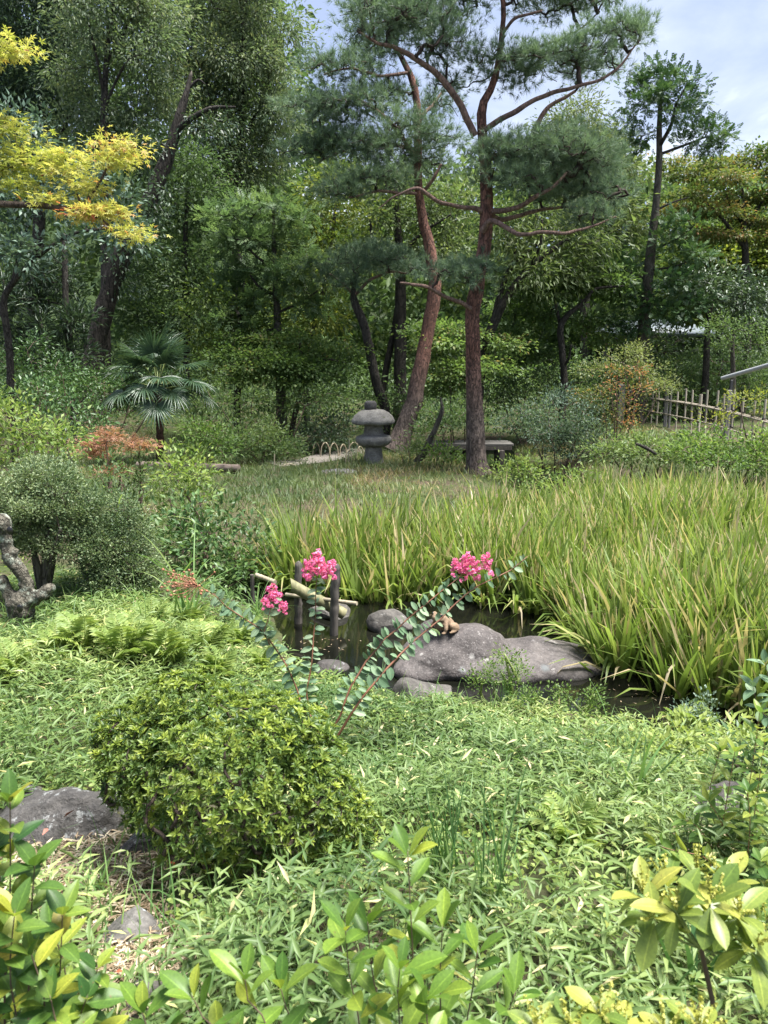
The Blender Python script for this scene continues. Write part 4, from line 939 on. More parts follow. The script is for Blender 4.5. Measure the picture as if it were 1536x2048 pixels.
# a far wood behind everything, one mass
def woodland():
    rs = np.random.default_rng(50)
    top_u = [-400, 0, 300, 500, 570, 605, 660, 760, 900, 1010, 1090, 1180, 1260, 1330, 1420, 1536, 1900]
    top_v = [-150, -120, -120, -100, 20, 150, 300, 330, 320, 300, 280, 240, 330, 350, 345, 320, 300]
    mb = MB(); c = []
    while len(c) < 2300:
        u = rs.uniform(-420, 1950); Y = rs.uniform(31, 44)
        v0 = np.interp(u, top_u, top_v) + 18; v = rs.uniform(v0, 780)
        if v0 < 150 and rs.random() < .12: continue
        c.append(at(u, v, Y))
    c = np.array(c); n = 42
    P = np.repeat(c, n, 0) + rs.normal(size=(len(c) * n, 3)) * np.array([.62, .62, .5])
    D = norm(rs.normal(size=P.shape) + np.array([0, 0, -.5])); N = norm(rs.normal(size=P.shape) + np.array([0, 0, 1.3]))
    S = rs.uniform(.28, .5, len(P)); tint = np.clip(np.repeat(rs.normal(.42, .2, len(c)), n) + rs.normal(0, .12, len(P)), 0, 1)
    scatter(mb, LEAF2, P, D, N, np.stack([S * .5, S, S], -1), tint)
    tag(obj('far_woodland', mb.mesh('far_woodland'), M['mid'], kind='stuff'), 'far mass of mixed woodland behind the garden trees', 'woodland')
woodland()

def undergrowth():
    rs = np.random.default_rng(51); mb = MB(); c = []
    while len(c) < 1500:
        Y = rs.uniform(20.5, 33); x = rs.uniform(-.56 * Y, .56 * Y)
        if poly_sd(np.array([x]), np.array([Y]), POND)[0] > -.3: continue
        g = hz(x, Y); c.append((x, Y, g + rs.random() ** 1.5 * (1.5 + .6 * vnoise(np.array([x * .5, Y * .5, 0])))))
    c = np.array(c); n = 32
    P = np.repeat(c, n, 0) + rs.normal(size=(len(c) * n, 3)) * np.array([.34, .34, .2])
    P[:, 2] = np.maximum(P[:, 2], height(P[:, 0], P[:, 1]) + .03)
    D = norm(rs.normal(size=P.shape)); N = norm(rs.normal(size=P.shape) + np.array([0, 0, 1.3]))
    S = rs.uniform(.09, .17, len(P)); tint = np.clip(np.repeat(rs.normal(.35, .22, len(c)), n) + rs.normal(0, .12, len(P)), 0, 1)
    scatter(mb, LEAF2, P, D, N, np.stack([S * .45, S, S], -1), tint)
    tag(obj('undergrowth', mb.mesh('undergrowth'), M['mid'], kind='stuff'), 'shady leafy undergrowth covering the woodland floor', 'undergrowth')
undergrowth()
# ------------------------------------------------------------------ shrubs
def bush(name, label, Y, pads, style, leaf, seed, dens=26, tint=.5, basal=5, bark=None, size=1.0, cat='shrub', **k):
    return traced_tree(name, label, cat, Y, None, [], pads, style, leaf, bark or M['stem_brown'], dens=dens, seed=seed, tint=tint, basal=basal, size=size, crown='foliage', **k)
bush('glossy_shrub', 'bright glossy light green shrub at left edge above the clipped round bushes', 8.6, [(30, 860, 60, 45, 0), (90, 890, 55, 45, .2), (10, 810, 45, 40, .4), (120, 860, 40, 28, .4), (40, 920, 55, 35, -.2), (-40, 870, 60, 60, 0), (150, 880, 22, 12, .1)], 'shrub', 'bright', 61, 60, .8, size=1.25)
bush('camellia_shrub', 'dark small-leaved shrub behind the light green shrub at left', 12, [(110, 815, 50, 36, 0), (170, 830, 45, 34, .1), (60, 790, 45, 32, .3), (130, 860, 55, 30, 0), (195, 855, 22, 22, 0), (100, 775, 25, 18, .3)], 'shrub', 'glossy', 62, 30, .6, size=1.5)
def box_bush(label, Y, trunk, limbs, pads, seed, tint):
    traced_tree('box_bush', label, 'shrub', Y, trunk, limbs, pads, 'box', 'box', M['grey_bark'], M['grey_bark'], M['brown_bark'], dens=600, seed=seed, tint=tint + .12, low=.3, crown='foliage', stem_name='stem', size=1.0, depth=.95)
box_bush('left round clipped box bush on a bundle of bare stems behind the gnarled stump', 5.9, [(72, 1265, 22), (86, 1200, 20), (92, 1120, 17), (95, 1060, 12)],
    [[(88, 1195, 14, 0), (70, 1110, 11, -.05), (40, 1050, 6, -.1)], [(92, 1195, 14, 0), (112, 1100, 11, .05), (140, 1040, 6, .1)], [(84, 1200, 9, 0), (70, 1140, 7, .1), (60, 1060, 4, .15)], [(90, 1180, 8, 0), (105, 1110, 6, -.12), (120, 1060, 4, -.15)]],
    [(80, 985, 85, 55, 0), (130, 1010, 62, 50, .1), (40, 1010, 55, 40, -.05), (120, 1075, 62, 45, .05), (60, 1065, 50, 40, .05), (20, 1065, 40, 30, -.1), (95, 945, 60, 26, .1)], 63, .42)
box_bush('right round clipped box bush with paler tips and a short twiggy stem', 6.2, [(172, 1265, 20), (176, 1210, 18), (178, 1170, 16), (190, 1120, 12)],
    [[(177, 1190, 9, 0), (215, 1165, 6, -.1), (255, 1140, 4, -.15)], [(178, 1175, 9, 0), (160, 1120, 6, .05), (150, 1080, 4, .1)], [(180, 1165, 8, 0), (225, 1110, 6, .1), (250, 1060, 4, .15)]],
    [(215, 1030, 62, 44, 0), (250, 1070, 62, 48, .05), (200, 1095, 60, 48, -.1), (270, 1120, 50, 45, 0), (230, 1150, 55, 36, -.1), (180, 1060, 45, 40, .1), (295, 1150, 34, 30, 0), (200, 1180, 32, 18, 0)], 64, .60)
bush('fresh_shrub', 'yellow-green undergrowth seen between the box bush stems', 6.9, [(40, 1185, 60, 26, 0), (120, 1195, 60, 26, 0), (20, 1130, 40, 30, .2), (150, 1160, 40, 26, .2), (-30, 1180, 50, 40, 0), (250, 1215, 60, 22, .1)], 'shrub', 'bright', 163, 70, .8)
bush('maple_sapling', 'low orange-red maple sapling beside the clipped bushes', 9.6, [(210, 868, 24, 7, 0), (250, 884, 28, 5, -.05), (283, 889, 15, 4, -.1), (190, 885, 16, 6, .1), (188, 908, 13, 6, .1), (225, 937, 10, 4, -.1)], 'star', 'maple_red', 65, 70, .55, 3, size=1.0, cat='sapling', depth=.7)
bush('dark_shrub', 'dusky dark green shrub under the orange-red sapling', 9.2, [(240, 950, 55, 38, 0), (285, 960, 45, 40, .2), (210, 970, 50, 36, -.1), (310, 940, 34, 24, .4)], 'shrub', 'mid', 66, 40, .5, size=1.2)
bush('camellia_shrub', 'large dark green leafy shrub between the clipped bushes and the pond', 7.5, [(410, 1045, 75, 42, .2), (470, 1080, 60, 50, .2), (375, 1100, 60, 50, 0), (430, 1130, 75, 50, -.1), (480, 1160, 52, 42, .1), (350, 1050, 45, 36, .3), (400, 1180, 65, 36, -.1), (505, 1120, 34, 34, .2)], 'shrub', 'glossy', 67, 72, .55, size=1.35)
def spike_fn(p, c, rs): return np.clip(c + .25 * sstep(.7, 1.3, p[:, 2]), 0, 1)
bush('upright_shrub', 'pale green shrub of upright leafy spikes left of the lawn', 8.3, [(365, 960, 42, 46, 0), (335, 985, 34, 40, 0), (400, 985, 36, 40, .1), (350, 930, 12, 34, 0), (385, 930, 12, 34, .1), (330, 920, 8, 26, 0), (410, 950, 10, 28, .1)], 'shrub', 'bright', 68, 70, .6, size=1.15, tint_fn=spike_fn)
bush('clipped_hedge', 'dark layered clipped hedge in front of the leaning snag', 19, [(140, 760, 62, 10, 0), (210, 757, 62, 10, .2), (270, 772, 55, 10, 0), (180, 782, 62, 10, -.3), (110, 790, 50, 10, -.2), (330, 765, 45, 10, .3), (60, 775, 50, 12, 0)], 'shrubfar', 'glossy', 69, 22, .35, 6, size=1.2, cat='hedge')
bush('fatsia_shrub', 'leafy green bush just right of the palm trunk', 15, [(395, 885, 40, 28, 0), (430, 870, 36, 26, .2), (400, 860, 26, 16, .1), (370, 905, 30, 18, -.2), (440, 900, 30, 20, 0)], 'shrubfar', 'bright', 70, 34, .25, 4, size=1.1)
bush('azalea_shrub', 'rounded glossy green bush at the foot of the slim cypress', 16.4, [(520, 868, 55, 26, 0), (560, 885, 45, 26, .1), (480, 885, 45, 26, -.1), (530, 900, 60, 22, -.2), (580, 905, 30, 16, 0)], 'shrubfar', 'mid', 71, 40, .55, 5, size=1.0)
bush('dark_shrub', 'low dark leafed bush behind the bamboo hoops left of the lantern', 18.2, [(640, 860, 42, 26, 0), (680, 850, 36, 24, .3), (620, 885, 40, 20, 0), (670, 885, 45, 18, 0)], 'shrubfar', 'dark', 72, 34, .6, 4, size=1.1)
bush('dark_shrub', 'dark green bush between lantern and curved pine foot', 18.9, [(775, 850, 30, 28, .3), (800, 820, 30, 24, .6), (735, 795, 26, 14, .5), (770, 800, 34, 16, .5)], 'shrubfar', 'mid', 73, 30, .3, 3)
bush('small_shrub', 'thin-leaved sprig bush right of the lantern base', 15.9, [(815, 890, 26, 14, 0), (800, 905, 22, 10, 0), (835, 902, 20, 10, 0)], 'shrubfar', 'mid', 74, 22, .6, 3, size=.8)
bush('green_shrub', 'mid-green bush behind the leaning dead stem by the bridge', 17.4, [(870, 838, 40, 24, .3), (905, 845, 36, 14, .3), (845, 862, 26, 14, .2), (905, 825, 36, 18, .5), (880, 815, 34, 18, .7)], 'shrubfar', 'mid', 75, 30, .35, 4)
bush('aucuba_shrub', 'pale-leaved clump against the dark water at the bridge end', 15.7, [(890, 910, 26, 10, 0), (905, 922, 22, 9, -.1), (872, 904, 18, 8, .1)], 'shrubfar', 'bright', 76, 40, .35, 3, size=1.15)
bush('juniper_shrub', 'wide grey-green bush hanging over the water right of the bridge', 17.2, [(1040, 835, 50, 26, .2), (1100, 845, 60, 28, 0), (1160, 855, 50, 28, .1), (1085, 866, 50, 18, -.2), (1150, 878, 50, 18, -.1), (1195, 875, 40, 26, .2), (1130, 898, 55, 12, -.1), (1190, 905, 44, 12, 0), (1010, 850, 26, 18, .2)], 'shrubfar', 'oak_blue', 77, 30, .5, 6)
bush('leafy_shrub', 'fresh leafy shrub above the bush right of the bridge', 18.8, [(1130, 805, 42, 24, 0), (1090, 815, 38, 20, .2), (1170, 815, 30, 20, .1), (1120, 785, 26, 14, .2)], 'shrubfar', 'bigblue', 78, 26, .55, 4)
bush('yellow_shrub', 'yellow-green leafy plant at the right foot of the tallest pine', 14.3, [(1035, 935, 38, 12, 0), (1070, 945, 34, 12, 0), (1000, 945, 28, 10, -.1), (1050, 925, 24, 8, .2)], 'shrubfar', 'bright', 79, 44, .7, 3, size=.9, cat='plant')
bush('fern_bush', 'pale spreading plant at the pond end of the iris bed', 12.9, [(1110, 968, 36, 8, 0), (1160, 955, 40, 9, .2), (1060, 978, 26, 7, 0)], 'shrubfar', 'bright', 80, 44, .4, 3, size=.9, cat='plant')
def nand_fn(p, c, rs): return np.clip(rs.beta(1.2, 1.1, len(c)), 0, 1)
bush('nandina_shrub', 'nandina with salmon-red leaf sprays at the end of the picket fence', 16.5, [(1235, 775, 24, 9, 0), (1200, 785, 34, 8, .1), (1275, 775, 26, 6, -.1), (1230, 745, 26, 9, 0), (1250, 800, 26, 12, 0), (1215, 825, 26, 16, 0), (1265, 825, 24, 16, .1), (1272, 735, 16, 5, 0), (1175, 790, 20, 7, .1), (1240, 850, 36, 12, 0)], 'shrubfar', 'maple_orange', 81, 30, .5, 5, size=.8, tint_fn=nand_fn)
bush('variegated_shrub', 'pale green airy shrub behind the red-leaved nandina', 19.2, [(1245, 710, 40, 14, 0), (1290, 735, 45, 18, .2), (1320, 760, 42, 18, .1), (1215, 735, 36, 14, .2), (1280, 700, 30, 12, .3), (1180, 740, 26, 10, 0), (1300, 770, 40, 14, 0)], 'shrubfar', 'olive', 82, 24, .75, 5)
bush('mixed_shrub', 'low bright green shrub below the picket fence', 13.6, [(1270, 885, 50, 15, 0), (1330, 882, 50, 15, .1), (1210, 897, 45, 14, 0), (1300, 905, 60, 12, -.3), (1240, 915, 50, 10, -.3), (1350, 915, 60, 10, -.4)], 'shrubfar', 'mid', 83, 40, .7, 4)
bush('mixed_shrub', 'spreading yellow-tipped shrub at the right edge below the fence', 12.4, [(1400, 885, 50, 20, .2), (1460, 895, 50, 22, 0), (1520, 905, 46, 24, 0), (1380, 905, 40, 12, 0), (1430, 918, 60, 12, -.3), (1500, 925, 60, 12, -.3), (1560, 890, 50, 30, 0)], 'shrubfar', 'bright', 84, 44, .4, 5)
bush('vine', 'yellow-green vine climbing over the right end of the fence', 14.9, [(1480, 797, 30, 4, -.2), (1525, 793, 26, 5, -.3), (1430, 836, 26, 5, -.3), (1545, 820, 20, 8, -.4)], 'shrubfar', 'yellowgreen', 85, 34, .85, 3, cat='vine', size=.9)
bush('bank_shrub', 'dark shrub bank behind the fence at right', 22, [(1350, 740, 60, 26, 0), (1420, 750, 60, 30, 0), (1490, 760, 60, 32, -.2), (1540, 760, 50, 36, -.2), (1380, 785, 70, 20, -.4), (1450, 710, 50, 22, .3), (1300, 690, 50, 24, .5)], 'shrubfar', 'mid', 86, 18, .3, 7, size=1.3)
bush('rounded_shrub', 'dark domed shrub under the conifer trunk', 23, [(1240, 660, 50, 26, 0), (1290, 665, 55, 28, 0), (1340, 680, 40, 26, .1), (1270, 690, 60, 20, -.2)], 'shrubfar', 'dark', 87, 18, .8, 4, size=1.3)
bush('shade_shrub', 'shaded evergreen bush behind the maple trunk right of the tall pine', 20.5, [(1050, 770, 50, 28, 0), (1000, 790, 45, 26, .2), (1100, 760, 45, 26, .3), (1170, 770, 45, 24, .2), (1020, 740, 40, 22, .5), (1090, 720, 36, 18, .6)], 'shrubfar', 'mid', 88, 20, .3, 5, size=1.2)
bush('maple_bush', 'small layered pale maple between the two large pines', 18.9, [(890, 690, 45, 9, 0), (850, 665, 40, 8, .3), (930, 670, 40, 8, .3), (900, 735, 42, 8, -.2), (990, 730, 40, 9, 0), (1010, 700, 36, 8, .3), (920, 770, 40, 8, 0), (880, 780, 36, 8, .2)], 'maple', 'maple', 89, 14, .6, 5, bark=M['brown_bark'], cat='tree', size=.95)
bush('fern_shrub', 'shaded ferny bush behind the palm and black stems', 17.8, [(430, 800, 40, 22, 0), (470, 830, 36, 22, .1), (410, 830, 34, 20, 0), (500, 800, 36, 18, .3), (620, 800, 40, 20, .4), (560, 810, 40, 20, .5), (660, 790, 40, 20, .5)], 'shrubfar', 'mid', 90, 24, .55, 6, size=1.2)
bush('shade_shrub', 'low dark thicket at the left edge behind the camellia', 17, [(30, 770, 50, 24, 0), (80, 740, 45, 22, .2), (20, 730, 40, 24, .3), (130, 735, 40, 18, .3), (80, 700, 40, 20, .5)], 'shrubfar', 'glossy', 91, 20, .35, 5, size=1.2)

# ------------------------------------------------------------------ palm
def fan_mesh(seed, nb=30):
    rs = np.random.default_rng(seed); mb = MB()
    for k in range(nb):
        a = math.radians(-118 + 236 * (k + .5) / nb) + rs.normal(0, .02); L = .62 * (1 - .25 * abs(a) / 2.1) * rs.uniform(.92, 1.06)
        d = np.array([math.sin(a), math.cos(a), 0]); p = np.array([math.cos(a), -math.sin(a), 0]); V = []
        dr = rs.uniform(.10, .26)
        for i in range(5):
            t = i / 4; w = .019 * math.sin(math.pi * (.12 + .88 * t) ** .8) + .001; z = .10 * t - dr * t ** 3
            V += [d * L * t - p * w + np.array([0, 0, z + .008]), d * L * t + np.array([0, 0, z - .008]), d * L * t + p * w + np.array([0, 0, z + .008])]
        F = []
        for i in range(4):
            b = 3 * i; F += [(b, b + 1, b + 4, b + 3), (b + 1, b + 2, b + 5, b + 4)]
        mb.add(np.array(V), np.array(F), np.clip(rs.normal(.5, .2), 0, 1))
    return mb.mesh('blade_fan')
def palm():
    Y = 16.2; b = at(318, 892, Y); b[2] = hz(b[0], b[1]) - .03
    root = thing('windmill_palm', 'windmill palm with fan leaves in the left middle distance', 'palm', b)
    top = at(316, 775, Y) - b; rs = np.random.default_rng(7)
    mb = MB(); limb_tube(mb, [np.zeros(3), top * np.array([.8, 1, .5]), top], [.085, .075, .085], 14, n=34, rough=.22)
    obj('trunk', mb.mesh('trunk'), M['palm_bark'], root)
    fans = [fan_mesh(i) for i in range(4)]
    for k in range(24):
        az = k * 2.39996; el = math.radians(80 - 3.7 * k + rs.normal(0, 5)); L = rs.uniform(.55, .85)
        d = np.array([math.cos(az) * math.cos(el), math.sin(az) * math.cos(el), math.sin(el)])
        tip = top + d * L - np.array([0, 0, .16 * math.cos(el)]); mid = top + d * L * .55
        mb = MB(); limb_tube(mb, [top - np.array([0, 0, .05]), mid, tip], [.016, .011, .008], 5, n=7, rough=0)
        st = obj('frond', mb.mesh('frond', True), M['stem_green'], root)
        dd = norm(tip - mid); n = norm(np.array([0, 0, 1.0]) - dd * dd[2] + np.array([-d[0], -d[1], 0]) * .3)
        R = frames((dd - np.array([0, 0, .25]))[None], n[None])[0]
        f = obj('blade_fan', fans[k % 4], M['palm'], st)
        f.matrix_local = Matrix.Translation(tip) @ Matrix(R.tolist()).to_4x4()
palm()

# ------------------------------------------------------------------ the pond garden: iris, lawn
def blades(mb, P, az, L, lean, bend, w, k=6, rs=None, tint=None, tip_dry=.0):
    "grass-like leaves: base points P, leaning lean (rad) along az, drooping by bend"
    n = len(P); t = np.linspace(0, 1, k)
    th = lean[:, None] + bend[:, None] * t[None] ** 1.6
    ds = (L / (k - 1))[:, None]
    h = np.concatenate([np.zeros((n, 1)), np.cumsum(np.sin(th[:, 1:]) * ds, 1)], 1); z = np.concatenate([np.zeros((n, 1)), np.cumsum(np.cos(th[:, 1:]) * ds, 1)], 1)
    C = P[:, None] + np.stack([h * np.cos(az)[:, None], h * np.sin(az)[:, None], z], -1)
    tw = az + math.pi / 2 + rs.normal(0, .7, n); S = np.stack([np.cos(tw), np.sin(tw), tw * 0], -1)
    prof = np.minimum(1, 1.25 * (1 - t) ** .55) * (.65 + .35 * np.minimum(1, t * 3)); prof[-1] = .04
    V = np.stack([C - S[:, None] * (w[:, None] * prof)[..., None] * .5, C + S[:, None] * (w[:, None] * prof)[..., None] * .5], 2)
    i, j = np.meshgrid(np.arange(n), np.arange(k - 1), indexing='ij'); b = (i * k + j) * 2
    F = np.stack([b, b + 1, b + 3, b + 2], -1).reshape(-1, 4)
    tt = np.clip(tint[:, None] + tip_dry[:, None] * sstep(.72, 1, t)[None], 0, 1)
    mb.add(V.reshape(-1, 3), F, np.repeat(tt.reshape(-1), 2))

def iris_fans(C, rs, nb=(6, 9)):
    "irises: each fan is a flat spread of sword leaves"
    mb = MB(); P, az, L, le, be, w, ti, dr = [], [], [], [], [], [], [], []
    for c in C:
        n = rs.integers(*nb); plane = rs.uniform(0, math.pi); hgt = rs.uniform(.62, 1.02) * (1 + .22 * vnoise(np.array([c[0], c[1], 0]) * .9) * 2)
        for q in range(n):
            s = (q - (n - 1) / 2) / n * 2
            P.append(c + np.array([math.cos(plane), math.sin(plane), 0]) * s * .05 + rs.normal(0, .012, 3) * np.array([1, 1, 0]))
            az.append(plane + (0 if s >= 0 else math.pi) + rs.normal(0, .35)); L.append(hgt * rs.uniform(.72, 1.1)); le.append(abs(s) * .34 + rs.uniform(0, .14))
            droop = rs.random()
            be.append(rs.uniform(.02, .45) if droop < .78 else rs.uniform(.8, 2.3)); w.append(rs.uniform(.022, .050))
            dead = rs.random() < .10
            ti.append(rs.uniform(.9, 1) if dead else rs.normal(.58, .15)); dr.append(0 if dead else rs.choice([0, .15, .5], p=[.4, .25, .35]))
    blades(mb, np.array(P), np.array(az), np.array(L), np.array(le), np.array(be), np.array(w), 5, rs, np.array(ti), np.array(dr))
    return mb
rs_i = np.random.default_rng(90)
pts = []
poly = np.array(IRIS)
cen = np.zeros((0, 2))       # irises grow in clumps, a hand's breadth of dark water between them
cand = rs_i.uniform(poly.min(0), poly.max(0), (9000, 2)); cand = cand[poly_sd(cand[:, 0], cand[:, 1], poly) > .02]
for q in cand:
    if (not len(cen) or np.hypot(*(cen - q).T).min() > .23): cen = np.vstack([cen, q])
while len(pts) < 3600:
    q = cen[rs_i.integers(0, len(cen), 4000)] + rs_i.normal(0, .062, (4000, 2)); d = poly_sd(q[:, 0], q[:, 1], poly)
    ok = (d > -.05) & (q[:, 0] < .62 * q[:, 1] + .4) & (rs_i.random(4000) < np.clip(1.15 - .06 * (q[:, 1] - 5), .5, 1))
    pts += [(a, b_, dd) for (a, b_), dd in zip(q[ok], d[ok])]
pts = np.array(pts[:3600])
zz = lambda q: np.maximum(height(q[:, 0], q[:, 1]), -.12)
front = (pts[:, 2] < .28) & (pts[:, 1] < 7.9)
rest = pts[~front]
tag(obj('iris_bed', iris_fans(np.stack([rest[:, 0], rest[:, 1], zz(rest)], -1), rs_i).mesh('iris_bed'), M['iris'], kind='stuff'), 'dense bed of sword-leaved iris filling the right side of the pond', 'iris bed')
ORD = 'first second third fourth fifth sixth seventh eighth ninth tenth eleventh twelfth thirteenth fourteenth fifteenth sixteenth seventeenth eighteenth nineteenth twentieth'.split()
ORD += ['twenty-' + w for w in ORD[:9]] + ['thirtieth'] + ['thirty-' + w for w in ORD[:9]] + ['fortieth'] + ['forty-' + w for w in ORD[:9]]
# the clumps along the water's edge, each a plant of its own
fr = pts[front]; cl = []
for p in fr:
    if not cl or min(np.hypot(p[0] - c[0], p[1] - c[1]) for c in cl) > .26: cl.append(p)
own = np.argmin(np.hypot(fr[:, None, 0] - np.array(cl)[None, :, 0], fr[:, None, 1] - np.array(cl)[None, :, 1]), axis=1)
for k, c in enumerate(cl):
    mem = fr[own == k]; base = np.array([c[0], c[1], -.12])
    mb = iris_fans(np.stack([mem[:, 0], mem[:, 1], zz(mem)], -1) - base, rs_i, (7, 11))
    rank = sum(1 for c2 in cl if c2[0] / c2[1] < c[0] / c[1])
    o = tag(obj('iris_clump', mb.mesh('iris_clump'), M['iris']), "iris clump at the bed's water edge, %s from the left" % ORD[rank], 'iris', 'iris clumps along the water edge')
    o.location = base

def lawn():
    rs = np.random.default_rng(91); q = np.stack([rs.uniform(-7, 6.5, 90000), 8.5 + 12.5 * rs.random(90000) ** .8], -1)
    d = poly_sd(q[:, 0], q[:, 1], POND); ok = (d < -.02) & (np.abs(q[:, 0]) < .56 * q[:, 1] + .5)
    pn = fbm(np.stack([q[:, 0] * .8, q[:, 1] * .8, q[:, 0] * 0], -1), 3)
    bare = np.hypot((q[:, 0] - 1.0) / 1.2, (q[:, 1] - 13.6) / 1.1) < 1
    ok &= (rs.random(len(q)) < np.where(bare, .35, np.clip(.8 + 1.5 * pn, .35, 1)))
    pp = np.array([ground(u, v)[:2] for u, v in ((585, 926), (630, 921), (668, 912), (700, 905))])
    for a in spline(np.c_[pp, pp[:, :1] * 0], 12): ok &= np.hypot(q[:, 0] - a[0], q[:, 1] - a[1]) > .40
    q = q[ok][:34000]; n = len(q); P = np.stack([q[:, 0], q[:, 1], height(q[:, 0], q[:, 1]) - .01], -1)
    mb = MB(); tn = fbm(np.stack([q[:, 0] * .5, q[:, 1] * .5, q[:, 0] * 0 + 3], -1), 3)
    br = np.hypot((q[:, 0] - 1.0) / 1.6, (q[:, 1] - 13.6) / 1.4) < 1
    blades(mb, P, rs.uniform(0, 6.28, n), rs.uniform(.09, .24, n), rs.uniform(.05, .7, n), rs.uniform(.1, 1.3, n), rs.uniform(.010, .022, n), 3, rs, np.clip(.5 + tn * .7 + rs.normal(0, .16, n) + br * .18, 0, 1), np.zeros(n))
    tag(obj('lawn_grass', mb.mesh('lawn_grass'), M['grass'], kind='stuff'), 'rough grass of the small lawn around the stone lantern', 'grass')
lawn()
# ------------------------------------------------------------------ stone lantern
def lathe_part(name, prof, m, parent, noise=.02, seed=0, off=(0, 0, 0), squash=None):
    V, F = lathe(prof, 44, noise, 7, seed); V[:, :3] += np.array(off)
    mb = MB(); mb.add(V, F)
    # closing discs
    for k, s in ((0, 1), (-1, -1)):
        ring = V[:44] if k == 0 else V[-44:]
        mb.add(np.concatenate([ring, ring.mean(0)[None]]), np.array([(i, (i + 1) % 44, 44)[::s] for i in range(44)]))
    return obj(name, mb.mesh(name, True), m, parent)
def lantern():
    Y = 16.2; b = at(747, 934, Y); b[2] = hz(b[0], b[1]); s = mpp(880, Y)
    root = thing('stone_lantern', 'squat weathered stone lantern with mushroom cap on the lawn', 'lantern', b)
    z = lambda v: at(747, v, Y)[2] - b[2]
    r = lambda w: w * s / 2
    lathe_part('base', [(r(46), -.06), (r(43), z(928)), (r(39), z(918)), (r(35), z(905)), (r(33), z(896)), (r(34), z(889))], M['lantern'], root, .018, 1)
    lathe_part('platform', [(r(30), z(893)), (r(48), z(892)), (r(64), z(888)), (r(71), z(882)), (r(72), z(877)), (r(67), z(872)), (r(54), z(870)), (r(36), z(868))], M['lantern'], root, .022, 2)
    lathe_part('light_box', [(r(40), z(869)), (r(40), z(866)), (r(37), z(860)), (r(36), z(852)), (r(40), z(846))], M['lantern'], root, .014, 3)
    lathe_part('cap', [(r(40), z(846)), (r(58), z(848)), (r(78), z(848)), (r(84), z(846)), (r(86), z(842)), (r(83), z(838)), (r(74), z(831)), (r(60), z(825)), (r(42), z(820)), (r(20), z(818))], M['lantern'], root, .026, 4)
    lathe_part('finial', [(r(14), z(821)), (r(22), z(819)), (r(25), z(813)), (r(24), z(806)), (r(18), z(802)), (r(6), z(801))], M['finial'], root, .008, 5, (-.06, 0, 0))
lantern()

# ------------------------------------------------------------------ plank bridge over the channel
def bridge():
    Y = 19.0; z = at(960, 884, Y)[2]; x0, x1 = at(858, 884, Y)[0], at(1022, 884, Y)[0]; L = x1 - x0
    root = thing('plank_bridge', 'flat grey plank bridge crossing the dark channel behind the tallest pine', 'bridge', ((x0 + x1) / 2, Y, z))
    for k in range(4):
        me = box_mesh('plank', L - .03 * (k % 2), .20, .055, .008)
        o = obj('plank', me, M['plank'], root); o.location = (.01 * (k % 3), -.33 + .22 * k, -.0275 + .003 * (k % 2))
    for s, n in ((-.38, 'beam'), (.38, 'beam')):
        o = obj(n, box_mesh(n, L * .96, .10, .10, .01), M['post'], root); o.location = (0, s, -.112)
    for xx in (-.30 * L, .36 * L):
        for yy in (-.38, .38):
            me = box_mesh('post', .13, .13, .55, .015); o = obj('post', me, M['post'], root); o.location = (xx, yy, -.43)
bridge()
def slab():
    b = at(915, 862, 21.2)
    V, F = star_union([((0, 0, 0), (.62, .32, .07), 0)], 3, noise=.02, nscale=4)
    mb = MB(); mb.add(V, F)
    o = tag(obj('stone_slab', mb.mesh('stone_slab', True), M['rock_pale']), 'flat pale stone slab beyond the plank bridge', 'stone'); o.location = (b[0], b[1], max(hz(b[0], b[1]) + .03, .12))
slab()

